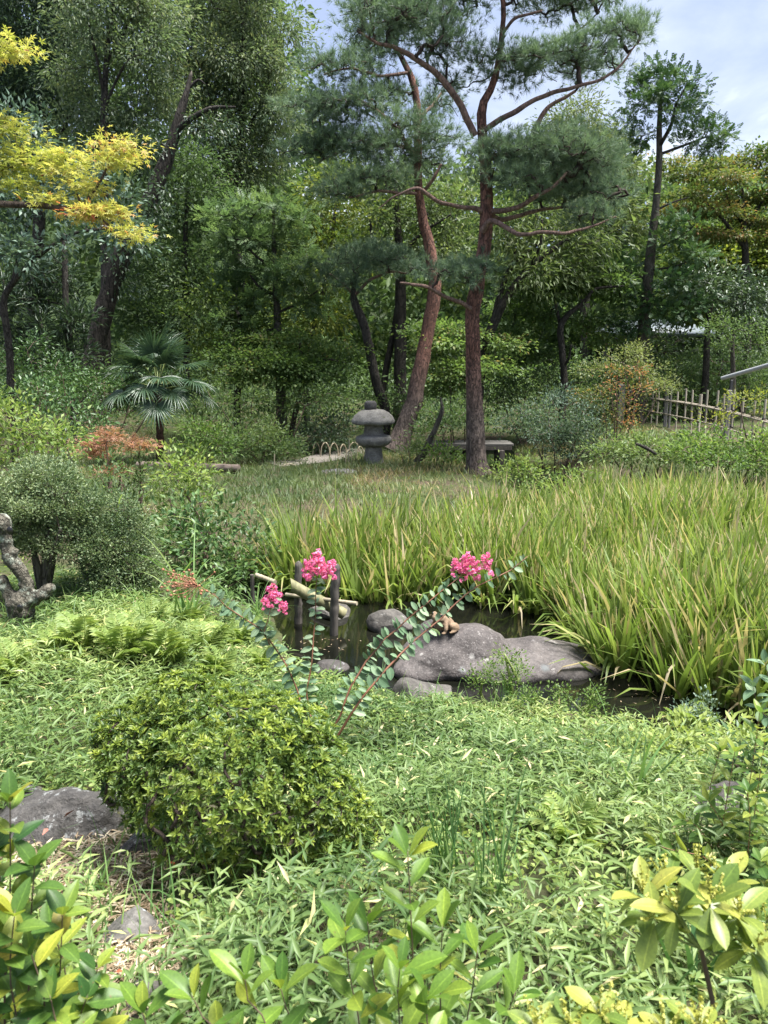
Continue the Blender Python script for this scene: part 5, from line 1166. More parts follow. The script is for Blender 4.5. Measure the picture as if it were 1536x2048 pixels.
# ------------------------------------------------------------------ bamboo picket fence
def cane(name, P, R, m, parent, nodes=0, sides=9, cut=True):
    P = np.asarray(P, float); n = 14; t = np.linspace(0, 1, n); C = spline(np.concatenate([P, np.zeros((len(P), 1))], 1), n)[:, :3] if len(P) > 2 else P[:1] * (1 - t)[:, None] + P[-1:] * t[:, None]
    r = np.full(n, R)
    if nodes: r = r * (1 + .10 * (np.abs((t * nodes) % 1 - .5) < .09))
    V, F = tubes(C[None], r[None], sides); mb = MB(); mb.add(V, F)
    mb.add(np.concatenate([V[-sides:], C[-1:]]), np.array([(i, (i + 1) % sides, sides) for i in range(sides)]))
    mb.add(np.concatenate([V[:sides], C[:1]]), np.array([((i + 1) % sides, i, sides) for i in range(sides)]))
    return obj(name, mb.mesh(name, True), m, parent)
def fence():
    A, B = at(1262, 830, 22.5), at(1560, 880, 13.6)
    def on(u):     # the fence line in plan, met by the sight line through column u
        k = (u - CX) / FPX
        # x = k * depth ; depth = Y cosP + (CAMZ - z) sinP
        f = lambda t: (A[0] + (B[0] - A[0]) * t) - k * ((A[1] + (B[1] - A[1]) * t) * cP + (CAMZ - 1.0) * sP)
        lo, hi = -.3, 1.6
        for _ in range(50):
            mid = (lo + hi) / 2
            if (f(lo) < 0) == (f(mid) < 0): lo = mid
            else: hi = mid
        return A[0] + (B[0] - A[0]) * lo, A[1] + (B[1] - A[1]) * lo
    x0, y0 = on(1268); root = thing('picket_fence', 'low bamboo picket fence with two tied rails running along the right bank', 'fence', (x0, y0, hz(x0, y0)))
    b = np.array(root.location); rs = np.random.default_rng(4)
    d = norm(np.array([B[0] - A[0], B[1] - A[1], 0])); nrm = np.array([d[1], -d[0], 0])
    pk = [1270, 1280, 1291, 1303, 1314, 1353, 1370, 1383, 1397, 1411, 1430, 1444, 1463, 1482, 1503, 1525, 1548, 1572, 1598]
    zb = lambda x, y: hz(x, y) - b[2]
    pos = []
    for u in pk:
        x, y = on(u); p = np.array([x, y, b[2]]) - b; h = 1.0 + rs.normal(0, .04); lean = rs.normal(0, .012, 3) * np.array([1, 1, 0])
        base = p + np.array([0, 0, zb(x, y) - .05]); w = .021 if u != 1397 else .036
        cane('picket', [base, base + np.array([0, 0, h]) + lean], w, M['bamboo_grey'], root, 3); pos.append(base)
    for u, w, hh in ((1331, .085, 1.04), (1339, .05, 1.02), (1453, .09, 1.05), (1585, .09, 1.05)):
        x, y = on(u); o = obj('post', box_mesh('post', w, w, hh, .01, taper=.96), M['fence_post'], root); o.location = (x - b[0], y - b[1], zb(x, y) + hh / 2 - .04); o.rotation_euler = (0, 0, rs.uniform(-.3, .3))
    for zz_, off in ((.62, .03), (.28, .03), (.63, -.03)):
        zf = np.polyfit(np.arange(len(pos)), [p[2] for p in pos], 2)
        P = [np.array([p[0], p[1], np.polyval(zf, i) + zz_ + .05]) + nrm * off for i, p in enumerate(pos)]
        for i0 in range(0, len(P) - 1, 6):
            seg = P[i0:i0 + 7]
            if len(seg) > 1: cane('rail', seg, .017, M['bamboo_grey'], root, 5)
    tv, tf = lathe([(.034, -.014), (.040, 0), (.034, .014)], 10); mbt = MB(); mbt.add(tv, tf); tie = mbt.mesh('rope_tie', True)
    for p in pos:
        for zz_ in (.62, .28):
            o = obj('rope_tie', tie, M['tie'], root); o.location = p + np.array([0, 0, zz_ + .05]); o.rotation_euler = (.5, .3, rs.uniform(0, 3))
fence()
def handrail():
    Y = 18.0; a, c = at(1444, 757, Y), at(1600, 712, Y - 1.6); p = at(1463, 760, Y - .15); g = hz(p[0], p[1])
    root = thing('handrail', 'grey metal pipe handrail slanting up on a dark post at right edge', 'handrail', (p[0], p[1], g)); b = np.array(root.location)
    cane('pipe', [a - b, c - b], .048, M['rail'], root, 0, 14)
    for q, Yq in ((p, 0), (at(1570, 724, Y - 1.3), 0)):
        gz = hz(q[0], q[1]) - b[2] - .1; o = obj('post', box_mesh('post', .055, .055, (q[2] - b[2]) - gz, .006), M['rail_dark'], root); o.location = (q[0] - b[0], q[1] - b[1], ((q[2] - b[2]) + gz) / 2)
    Y = 21.0; a, c, e = at(1255, 784, Y), at(1308, 777, Y), at(1331, 775, Y); g = hz(c[0], c[1])
    root = thing('handrail', 'short far grey rail behind the left end of the picket fence', 'handrail', (c[0], c[1], g)); b = np.array(root.location)
    cane('pipe', [a - b, c - b], .045, M['rail'], root, 0, 12); cane('pipe', [c - b, e - b], .022, M['rail_dark'], root, 0, 10)
    for q in (e, a):
        gz = hz(q[0], q[1]) - b[2] - .1; o = obj('post', box_mesh('post', .06, .06, (q[2] - b[2]) - gz, .006), M['rail_dark'], root); o.location = (q[0] - b[0], q[1] - b[1], ((q[2] - b[2]) + gz) / 2)
    q = at(1243, 776, 20.4); g = hz(q[0], q[1]); h = q[2] - g + .1
    root = thing('wooden_post', 'grey square post among the red nandina leaves', 'post', (q[0], q[1], g))
    o = obj('shaft', box_mesh('shaft', .16, .16, h, .015), M['fence_post'], root); o.location = (0, 0, h / 2 - .05)
    o = obj('cap', box_mesh('cap', .18, .18, .05, .012, taper=.8), M['fence_post'], root); o.location = (0, 0, h - .03)
handrail()
def pavilion():
    Y = 31; b = at(1290, 700, Y); g = hz(b[0], b[1]) - .1; zr = at(1265, 668, Y)[2] - g
    root = thing('garden_pavilion', 'low pavilion with pale blue-grey roof hidden behind the right-hand trees', 'building', (b[0], Y, g))
    for xx in (-1.9, 1.9):
        for yy in (-1.2, 1.2):
            o = obj('post', box_mesh('post', .14, .14, zr, .01), M['wallm'], root); o.location = (xx, yy, zr / 2)
    o = obj('wall', box_mesh('wall', 3.6, .1, zr - .1, .01), M['wallm'], root); o.location = (0, 1.2, (zr - .1) / 2)
    V = np.array([(-2.3, -1.7, zr), (2.3, -1.7, zr), (2.3, 1.7, zr), (-2.3, 1.7, zr), (-1.2, 0, zr + .55), (1.2, 0, zr + .55), (-2.3, -1.7, zr - .1), (2.3, -1.7, zr - .1), (2.3, 1.7, zr - .1), (-2.3, 1.7, zr - .1)], float)
    mb = MB(); mb.add(V, np.array([(0, 1, 5, 4), (2, 3, 4, 5), (1, 0, 6, 7), (2, 1, 7, 8), (3, 2, 8, 9), (0, 3, 9, 6), (6, 9, 8, 7)])); mb.f3.append(np.array([(1, 2, 5), (3, 0, 4)]))
    obj('roof', mb.mesh('roof'), M['roof'], root)
pavilion()

# ------------------------------------------------------------------ hoops, log edging, stones of the lawn
def hoops():
    spec = [(600, 893, 22, 30, 18.0, 'leftmost low bamboo hoop by the path, half hidden by leaves'), (626, 895, 20, 26, 17.8, 'second bamboo hoop from the left along the path'),
            (642, 905, 22, 32, 17.3, 'third bamboo hoop from the left along the path, tall and pale'), (660, 902, 22, 30, 17.4, 'fourth bamboo hoop from the left along the path'),
            (680, 899, 20, 26, 17.6, 'bamboo hoop fifth from the left, behind the path bend'), (698, 888, 26, 26, 18.0, 'thin bamboo hoop close behind the lantern cap shadow'),
            (714, 906, 18, 26, 17.0, 'bamboo hoop touching the lantern from the left'), (692, 936, 18, 32, 15.7, 'nearest bamboo hoop at the front of the path, standing upright'), (562, 948, 40, 12, 15.3, 'flat sagging hoop lying low on the lawn grass')]
    for i, (u, v, wpx, hpx, Y, lab) in enumerate(spec):
        p = at(u, v, Y); g = hz(p[0], p[1]); s = mpp(v, Y); w, h = wpx * s, hpx * s * 1.05
        t = np.linspace(0, 1, 9); az = .5 + .25 * math.sin(i * 2.1)
        P = np.stack([w * (t - .1) * math.cos(az), w * (t - .1) * math.sin(az), h * np.sin(np.pi * t) ** .55 - .03], -1); P[-1, 2] -= .1; P[0, 2] -= .1
        C = spline(P, 22); V, F = tubes(C[None], np.full((1, 22), .013), 6); mb = MB(); mb.add(V, F)
        o = tag(obj('bamboo_hoop', mb.mesh('bamboo_hoop', True), M['hoop']), lab, 'hoop', 'bamboo hoops edging the path'); o.location = (p[0], p[1], g)
    for (u, v, hp, Y, lab) in ((697, 930, 48, 15.9, 'thin pale upright cane left of the lantern'), (548, 948, 34, 15.0, 'short pale cane standing in the lawn left of the path')):
        p = at(u, v, Y); g = hz(p[0], p[1]); o = cane('bamboo_cane', [(0, 0, -.05), (.02, 0, hp * mpp(v, Y))], .011, M['bamboo_pale'], None, 3); tag(o, lab, 'cane'); o.location = (p[0], p[1], g)
hoops()
def log_edge():
    a, c = at(276, 934, 15.2), at(478, 938, 14.6); m_ = (a + c) / 2; g = hz(m_[0], m_[1]); root_b = np.array([m_[0], m_[1], g])
    mb = MB(); P = [np.array([p[0], p[1], hz(p[0], p[1]) + .10]) - root_b for p in (a, a * .66 + c * .34, a * .33 + c * .67, c)]
    limb_tube(mb, P, [.085, .08, .085, .075], 14, n=30, rough=.05)
    o = tag(obj('timber_edging', mb.mesh('timber_edging', True), M['log']), 'long weathered timber lying at the lawn edge below the palm', 'log'); o.location = root_b
log_edge()

def boulder(name, label, loc, ells, m, sub=5, noise=.03, nscale=3, seed=0, cat='rock', ridges=0, cuts=0):
    V, F = star_union(ells, sub, noise=noise, nscale=nscale, seed=seed, ridges=ridges, cuts=cuts)
    mb = MB(); mb.add(V, F); o = tag(obj(name, mb.mesh(name, True), m), label, cat); o.location = loc; return o
p = ground(675, 945)
boulder('stepping_stone', 'flat low stepping stone set in the grass before the lantern', (p[0], p[1], p[2] - .02), [((0, 0, 0), (.42, .24, .09), .2)], M['rock_small'], 4, .03, 4, 1)
# the big pond rock
Yr = 5.55; rb = at(1000, 1322, Yr); rb[2] = .06
def rl(u, v, dY=0): return tuple(at(u, v, Yr + dY) - rb)
from mathutils.bvhtree import BVHTree
ROCK = [((0, 0, -.05), (.58, .34, .15), 0), (rl(890, 1312, 0), (.34, .30, .175), .25), (rl(880, 1268, .05), (.17, .15, .10), .3), (rl(1085, 1322, .08), (.44, .22, .165), -.16), (rl(1185, 1350, -.04), (.30, .19, .10), -.2), (rl(850, 1340, -.14), (.24, .20, .10), .1)]
Vr, Fr = star_union(ROCK, 6, soft=26, noise=.03, nscale=4, seed=3, ridges=.07, stretch=(2.2, 1.2, .8))
bvh = BVHTree.FromPolygons(Vr.tolist(), Fr.tolist())
def on_rock(u, v):
    c = Vector(np.array([0, 0, CAMZ]) - rb); h = bvh.ray_cast(c, (Vector(at(u, v, 5) - rb) - c).normalized())[0]
    return tuple(h) if h else (9, 9, 9)
spots = [(on_rock(u, v), r, c) for u, v, r, c in ((843, 1308, .014, (.30, .285, .265)), (944, 1313, .022, (.32, .305, .285)), (974, 1319, .016, (.26, .25, .23)), (925, 1340, .026, (.21, .22, .21)), (1090, 1335, .035, (.12, .13, .13)))]
M['rock_pond'] = stone_mat('pond_rock', (.038, .032, .031), (.125, .110, .104), 3.2, lichen=(.19, .175, .165), amount=.60, fleck=(.19, .175, .165), strength=.9, rough=.7, spots=spots, wet=-.06)
mb = MB(); mb.add(Vr, Fr); o = tag(obj('pond_rock', mb.mesh('pond_rock', True), M['rock_pond']), 'large smooth grey-purple boulder with pale lichen spots in the pond', 'rock'); o.location = rb
p = at(772, 1262, 6.4)
boulder('pond_rock', 'rounded pale granite stone with a mossy side behind the large boulder', (p[0], p[1], .05), [((0, 0, 0), (.17, .14, .12), 0), ((.1, 0, .01), (.13, .12, .09), 0)], M['rock_pale'], 5, .035, 5, 4, ridges=.12, cuts=6)
p = at(665, 1258, 6.75)
boulder('pond_rock', 'low flat pale stone behind the weathered posts', (p[0], p[1], .02), [((0, 0, 0), (.24, .18, .06), 0), ((.12, 0, 0), (.16, .14, .045), 0)], M['rock_pale'], 5, .03, 5, 5, ridges=.12, cuts=6)
p = at(830, 1392, 4.95)
boulder('bank_rock', 'flat speckled stone on the bank at the foot of the flowering stems', (p[0], p[1], .045), [((0, 0, 0), (.27, .22, .075), .1), ((.1, -.05, -.02), (.2, .2, .075), 0)], M['rock_pale'], 5, .035, 5, 6, ridges=.16, cuts=8)
p = at(655, 1345, 5.35)
boulder('bank_rock', 'small dark wet stone at the near pond corner', (p[0], p[1], .06), [((0, 0, 0), (.17, .12, .05), .2)], M['rock_dark'], 4, .03, 6, 7, cuts=5)
g = ground(120, 1690)
boulder('bank_rock', 'broad dark lichen-flecked rock at left of the round azalea', (g[0] - .12, g[1] + .08, g[2] - .10), [((0, 0, 0), (.40, .32, .22), .15), ((-.18, .05, .0), (.32, .28, .22), 0), ((.16, .12, -.02), (.28, .22, .20), -.3)], M['rock_moss'], 6, .06, 5, 8, ridges=.14, cuts=12)
g = ground(290, 1715)
boulder('bank_rock', 'dark sloping rock half under the round azalea', (g[0], g[1] + .10, g[2] - .06), [((0, 0, 0), (.17, .19, .15), .1), ((.03, .1, 0), (.14, .16, .15), 0)], M['rock_moss'], 5, .04, 6, 9, ridges=.12, cuts=9)
g = ground(252, 1880)
boulder('garden_stone', 'small wedge-shaped grey stone with blue-white streak', (g[0], g[1], g[2] - .02), [((0, 0, 0), (.105, .085, .075), .2), ((-.03, .05, .015), (.06, .07, .065), 0)], M['rock_small'], 5, .018, 9, 10, ridges=.08, cuts=9)
g = ground(300, 2000)
boulder('garden_stone', 'pale stone nearest the bottom edge among dry bamboo leaves', (g[0], g[1], g[2] - .03), [((0, 0, 0), (.10, .10, .065), .2)], M['rock_pale'], 4, .02, 9, 11)
g = ground(1470, 1650)
boulder('bank_rock', 'dark rugged rock half hidden by the shrub at right edge', (g[0], g[1], g[2]), [((0, 0, 0), (.20, .18, .15), 0), ((-.05, -.06, .02), (.14, .13, .13), 0)], M['rock_dark'], 5, .04, 6, 12, ridges=.12, cuts=10)
g = ground(712, 1757)
boulder('pebble', 'tiny pale pebble in the ground cover below the azalea', (g[0], g[1], g[2] + .06), [((0, 0, 0), (.012, .010, .009), 0)], M['rock_pale'], 3, .002, 30, 13)

# ------------------------------------------------------------------ clay frog on the boulder
def frog():
    base = at(887, 1262, 5.42); s = mpp(1250, 5.42)
    E = [ell((.012, 0, .048), (.062, .050, .040), 0, 3, .45), ell((-.052, 0, .082), (.042, .040, .027), 0, 3, .12), ell((-.058, -.028, .105), (.014, .013, .013)), ell((-.058, .028, .105), (.014, .013, .013)),
         ell((-.03, 0, .045), (.036, .036, .040), 0, 3, .2)]
    for sy in (-1, 1):
        E += chain([(-.028, sy * .036, .06), (-.040, sy * .052, .03), (-.044, sy * .048, .004)], [.016, .012, .010], 9)
        E += [ell((-.054, sy * .050, .004), (.018, .013, .006))]
        E += [ell((.035, sy * .050, .030), (.042, .020, .028), 0, 3, .3)]
        E += chain([(.06, sy * .055, .018), (.02, sy * .062, .008), (-.012, sy * .064, .005)], [.013, .010, .008], 9)
    me = merge_remesh('frog_figure', E, .0045, 3, .003, 40)
    HIT = on_rock(887, 1260); base = np.array(HIT) + rb if HIT[0] < 5 else base
    o = tag(obj('frog_figure', me, M['frog']), 'brown clay frog figure sitting on top of the large boulder', 'figurine')
    dirv = rb[2]; o.location = (base[0], base[1], base[2] - .006); o.rotation_euler = (0, .10, .75); k = s * 56 / .17 * 1.05; o.scale = (k, k, k)
    for sy in (-1, 1):
        V, F = ell((-.066, sy * .034, .105), (.008, .007, .009)); mb = MB(); mb.add(V, F); obj('eye', mb.mesh('eye', True), M['black'], o)
frog()

# ------------------------------------------------------------------ deer scarer
def deer_scarer():
    Y = 6.35; b = at(636, 1266, Y); root = thing('deer_scarer', 'bamboo deer scarer tipping between two weathered posts in the pond', 'water feature', (b[0], Y, -.05)); b = np.array(root.location)
    w = lambda u, v, dY=0: at(u, v, Y + dY) - b
    for (pts_, dY, wd) in ((((597, 1268), (596, 1200), (597, 1126)), .18, 16), (((667, 1278), (669, 1200), (674, 1132)), -.12, 17)):
        P = [w(u, v, dY) for u, v in pts_]; P[0][2] = -.25
        P = P + [P[-1] + np.array([.004, 0, .012])]; mb = MB(); limb_tube(mb, P, [wd * .5 * mpp(1200, Y)] * 2 + [wd * .44 * mpp(1200, Y), wd * .2 * mpp(1200, Y)], 14, n=30, rough=.2)
        obj('post', mb.mesh('post', True), M['post'], root)
    # bamboo tube, open at its upper end
    a, c = w(582, 1170, -.03), w(688, 1228, .06); r = 11.5 * mpp(1200, Y); n = 40; t = np.linspace(0, 1, n); C = a * (1 - t)[:, None] + c * t[:, None]
    R = r * (1 + .05 * (np.abs(t - .45) < .015) + .05 * (np.abs(t - .8) < .015)); V, F = tubes(C[None], R[None], 24)
    V = V.reshape(n, 24, 3); d = norm(c - a)
    cut = (V[0] - C[0]) @ np.array([0, 0, 1.0]); V[0] = V[0] + d * (-.9 * cut[:, None]) ; V[1] = np.where(((V[1] - V[0]) @ d)[:, None] < .002, V[0] + d * .002, V[1])
    inner = C[0] + (V[0] - C[0]) * .82; deep = C[6] + (V[6] - C[6]) * .80
    mb = MB(); mb.add(V.reshape(-1, 3), F)
    mb.add(np.concatenate([V[0], inner, deep]), np.array([(i, 24 + i, 24 + (i + 1) % 24, (i + 1) % 24) for i in range(24)] + [(24 + i, 48 + i, 48 + (i + 1) % 24, 24 + (i + 1) % 24) for i in range(24)]))
    mb.add(np.concatenate([V[-1], (C[-1] + d * r * .35)[None]]), np.array([(i, (i + 1) % 24, 24) for i in range(24)])); mb.add(np.concatenate([deep, C[6:7]]), np.array([((i + 1) % 24, i, 24) for i in range(24)]))
    obj('bamboo_tube', mb.mesh('bamboo_tube', True), M['bamboo_tube'], root)
    cane('axle', [w(572, 1189, .2), w(714, 1207, -.16)], 4 * mpp(1200, Y), M['bamboo_pale'], root)
    sp = at(544, 1163, 6.5); ro = thing('bamboo_spout', 'short bamboo water spout poking from the leaves left of the deer scarer', 'spout', (sp[0], sp[1], hz(sp[0], sp[1])))
    q = np.array([0, 0, sp[2] - ro.location.z]); cane('pipe', [q + np.array([-.16, .14, .02]), q + np.array([.03, -.02, 0])], .020, M['bamboo_pale'], ro, 2, 14)
    cane('support', [(-.2, .15, -.05), (-.2, .15, q[2] + .02)], .018, M['post'], ro)
deer_scarer()

# ------------------------------------------------------------------ gnarled pruned stump, leaning dead stem, driftwood
def gnarl():
    Y = 5.3; b = at(45, 1262, Y); b[2] = hz(b[0], b[1]) - .03; w = lambda u, v, dY=0: at(u, v, Y + dY) - b; s = mpp(1150, Y) * .92
    E = chain([w(45, 1290), w(42, 1240), w(40, 1205)], [30 * s, 27 * s, 28 * s], 9) + chain([w(40, 1205), w(62, 1200), w(88, 1188)], [24 * s, 17 * s, 14 * s], 8)
    E += chain([w(52, 1195), w(52, 1165), w(38, 1140), w(24, 1120), w(14, 1100), w(12, 1075), w(4, 1050)], [17 * s, 15 * s, 14 * s, 16 * s, 14 * s, 13 * s, 17 * s], 26)
    E += chain([w(88, 1188), w(100, 1178)], [14 * s, 11 * s], 3) + chain([w(25, 1200), w(10, 1172), w(4, 1160)], [17 * s, 12 * s, 11 * s], 6) + [ell(w(30, 1105), (11 * s,) * 3), ell(w(3, 1045), (20 * s,) * 3), ell(w(62, 1172, .04), (10 * s,) * 3)]
    me = merge_remesh('pruned_stump', E, .011, 3, .028, 16)
    o = tag(obj('pruned_stump', me, M['lichen_bark']), 'gnarled pruned grey trunk with lichen and knobbed cuts at left edge', 'trunk'); o.location = b
    V, F = ell((0, 0, 0), (.022, .008, .030)); 
    for (u, v, dy) in ((18, 1062, -.075), (38, 1218, -.12)):
        mb = MB(); mb.add(V, F); h = obj('hollow_shade', mb.mesh('hollow_shade', True), M['black'], o); h.location = w(u, v, dy) + np.array([0, .012, 0])  # solid black ellipsoids, their colour stands in for the shade inside knot holes
gnarl()
def dead_stem():
    Y = 16.0; b = at(832, 920, Y); b[2] = hz(b[0], b[1]); w = lambda u, v: at(u, v, Y) - b
    mb = MB(); limb_tube(mb, [w(832, 926), w(848, 905), w(862, 875), (w(874, 850)), w(884, 820), w(881, 795)], [.085, .07, .06, .055, .045, .015], 10, n=30, rough=.1)
    o = tag(obj('bare_snag', mb.mesh('bare_snag', True), M['grey_bark']), 'leaning bare dead stem between curved pine and bridge', 'trunk'); o.location = b
dead_stem()
g = ground(1060, 1412)
E = chain([(0, 0, -.03), (-.01, 0, .05), (.0, .01, .11)], [.05, .035, .02], 9) + chain([(0, 0, .02), (.07, -.02, .01), (.13, -.03, -.01)], [.035, .03, .018], 8) + chain([(0, 0, 0), (-.06, -.02, -.01)], [.03, .02], 5)
o = tag(obj('driftwood_stump', merge_remesh('driftwood_stump', E, .006, 2, .02, 30), M['driftwood']), 'small grey weathered stump in the ground cover before the boulder', 'stump'); o.location = (g[0], g[1], g[2] + .06)
g = ground(620, 1700)
mb = MB(); limb_tube(mb, [(-.10, .10, .06), (0, 0, .04), (.05, -.09, .015)], [.016, .017, .014], 9, n=14, rough=.12)
o = tag(obj('fallen_branch', mb.mesh('fallen_branch', True), M['grey_bark']), 'grey fallen branch lying under the right edge of the azalea', 'branch'); o.location = (g[0], g[1], g[2] + .03)
mb = MB(); p = at(1290, 905, 12.3); limb_tube(mb, [(-.14, .05, .14), (0, 0, .08), (.16, -.05, -.02)], [.02, .03, .02], 8, n=12, rough=.25)
o = tag(obj('fallen_branch', mb.mesh('fallen_branch', True), M['dark_bark']), 'dark rotten branch stub poking from the bright bank shrubs', 'branch'); o.location = (p[0], p[1], p[2])
# ------------------------------------------------------------------ plants with leaves one can pick out
def leafmesh(name, tpl, m):
    mb = MB(); V, F = tpl; mb.add(V, F, np.where(np.arange(len(V)) % 5 == 2, 1.0, .0)); me = mb.mesh(name, True); me.materials.append(m); return me
OVATE = lambda t: .5 * math.sin(math.pi * min(1, t ** .8)) ** .8
OBOV = lambda t: .5 * math.sin(math.pi * min(1, t ** 1.35)) ** .75
ROUND = lambda t: .5 * math.sqrt(max(0, 1 - (2 * t - 1) ** 2)) ** .9
ELLI = lambda t: .5 * math.sin(math.pi * min(1, t ** .95)) ** .65
def put_leaf(me, parent, P, D, N, L, name='leaf'):
    R = frames(np.asarray(D)[None], np.asarray(N)[None])[0]
    o = bpy.data.objects.new(name, me); COL.objects.link(o); o.parent = parent
    o.matrix_local = Matrix.Translation(Vector(P)) @ Matrix(R.tolist()).to_4x4() @ Matrix.Diagonal((L, L, L, 1)); return o
def stem_part(parent, P, r0, r1, m, name='stem', n=16):
    P = np.asarray(P); mb = MB(); limb_tube(mb, P, np.linspace(r0, r1, len(P)), 6, n=n, rough=.02); return obj(name, mb.mesh(name, True), m, parent)

# round azalea
def azalea():
    Y = 2.52; c0 = at(462, 1690, Y); g = hz(c0[0], c0[1]); b = np.array([c0[0], c0[1], g])
    root = thing('azalea_bush', 'dense low rounded azalea bush with tiny fresh leaf rosettes in the foreground', 'shrub', b); rs = np.random.default_rng(70)
    s = mpp(1550, Y)
    lobes = [(455, 1560, 185, 165, 0), (590, 1610, 130, 120, .02), (320, 1530, 120, 120, .05), (420, 1450, 150, 75, .10), (680, 1645, 70, 70, .02), (530, 1470, 130, 85, .08), (265, 1480, 80, 75, .1), (610, 1530, 90, 80, .06), (370, 1400, 90, 50, .12)]
    A, D, K = [], [], []
    for u, v, ru, rv, dY in lobes:
        c = at(u, v, Y + dY) - b; n = int(ru * rv / 14)
        d = norm(rs.normal(size=(n, 3)) + np.array([0, -.15, .25])); r = np.where(rs.random(n) < .72, rs.uniform(.90, 1.03, n), rs.uniform(.55, .9, n))
        r = r * (1 + .22 * fbm(d * 2.6 + u * .01, 3))
        P = c + d * r[:, None] * np.array([ru * s, ru * s * .85, rv * s])
        A.append(P); D.append(d); K.append(r)
    A, D, K = np.concatenate(A), np.concatenate(D), np.concatenate(K)
    # drop what is buried deep inside another lobe, and what is under the ground
    deep = np.zeros(len(A), bool)
    for u, v, ru, rv, dY in lobes:
        c = at(u, v, Y + dY) - b; q = (A - c) / np.array([ru * s, ru * s * .85, rv * s]); deep |= (q ** 2).sum(1) < .50
    hole = ((A - (at(452, 1425, Y) - b)) / np.array([55 * s, 9, 20 * s])); gap = (hole ** 2).sum(1) < 1     # the thin spot where bare twigs show
    ok = ~deep & (A[:, 2] > .05) & (fbm(A * 8, 3) > -.34 + .1 * rs.normal(size=len(A))) & ~(gap & (rs.random(len(A)) < .72)); A, D, K = A[ok], D[ok], K[ok]
    nodes = [np.array([x, y, .05]) for x, y in rs.normal(0, .10, (9, 2))]
    sub = rs.permutation(len(A))[:520]
    ch, rr, tips, _ = grow(nodes, A[sub], .22, 5, rs)
    V, F = tubes(ch, np.minimum(rr * .0016, .014), 4); mb = MB(); mb.add(V, F); obj('twigs', mb.mesh('twigs'), M['brown_bark'], root, kind='stuff')
    # rosette: leaves fanning round the shoot
    def rosette(seed, n=8, tpl=LEAF4):
        r2 = np.random.default_rng(seed); az = np.arange(n) * 2.4 + r2.normal(0, .2, n); el = np.linspace(1.25, .35, n)
        d = np.stack([np.cos(az) * np.cos(el), np.sin(el), np.sin(az) * np.cos(el)], -1); m_ = MB()
        S = r2.uniform(.75, 1.15, n) * np.linspace(.75, 1.0, n)
        scatter(m_, tpl, d * .06 - np.array([0, .0, 0]), d, np.array([0, 1., 0]) - d * d[:, 1:2] + 1e-3, np.stack([S * .36, S, S], -1), r2.uniform(.3, .8, n)); return m_
    # the 300 that show largest become parts, the rest stay one mass
    toc = norm(np.array([0, 0, CAMZ]) - (A + b)); score = (D * toc).sum(1) + K * .6 + rs.normal(0, .12, len(A))
    order = np.argsort(-score); big, rest = order[:300], order[300:]
    up = norm(D * .7 + np.array([0, 0, .8]) + rs.normal(0, .28, D.shape))
    meshes = []
    for k in range(5):
        me = rosette(k).mesh('leaf_rosette', False); me.materials.append(M['azalea_obj']); meshes.append(me)
    for i in big: put_leaf(meshes[i % 5], root, A[i], up[i], rs.normal(size=3), .0255 * rs.uniform(.8, 1.25), 'leaf_rosette')
    mb = MB(); r_ = rosette(9, 8, LEAF2); Vt, Ft = np.concatenate(r_.v), np.concatenate(r_.f3)
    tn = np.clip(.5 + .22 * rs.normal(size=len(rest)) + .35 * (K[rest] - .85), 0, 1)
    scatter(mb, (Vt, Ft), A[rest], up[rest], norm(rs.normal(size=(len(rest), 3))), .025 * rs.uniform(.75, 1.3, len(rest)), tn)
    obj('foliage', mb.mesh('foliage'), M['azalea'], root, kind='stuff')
azalea()

# crape myrtle with pink panicles
def bloom_mesh(seed, n=95, cone=1.0):
    rs = np.random.default_rng(seed); mb = MB()
    m = 11; hh = np.linspace(.08, .95, m); aa = np.arange(m) * 2.4; ww = (.42 - .34 * hh) * rs.uniform(.8, 1.2, m)
    cc = np.stack([np.cos(aa) * ww, hh, np.sin(aa) * ww], -1); ci = rs.integers(0, m, n); d = norm(rs.normal(size=(n, 3)) + np.array([0, .2, 0]))
    P = cc[ci] + d * rs.uniform(.05, .17, n)[:, None]
    st = np.stack([np.stack([np.array([0, .0, 0]) * 1., np.array([0, c_[1] * .6, 0]), c_]) for c_ in cc]); V_, F_ = tubes(st, np.full((m, 3), .008), 3)
    for i in range(n):
        az = np.arange(6) * 1.047 + rs.uniform(0, 1); ax = norm(d[i] + rs.normal(0, .3, 3)); t = norm(np.cross(ax, rs.normal(size=3))); q = np.cross(ax, t)
        D = norm(np.cos(az)[:, None] * t + np.sin(az)[:, None] * q + ax * rs.uniform(.1, .7, 6)[:, None]); S = rs.uniform(.075, .12, 6)
        scatter(mb, LEAF4, np.repeat(P[i:i + 1], 6, 0) + D * .015, D, norm(ax + rs.normal(0, .5, (6, 3))), np.stack([S * .95, S, S * 1.6], -1), np.clip(rs.normal(.55, .22, 6), 0, 1))
    return mb.mesh('bloom')
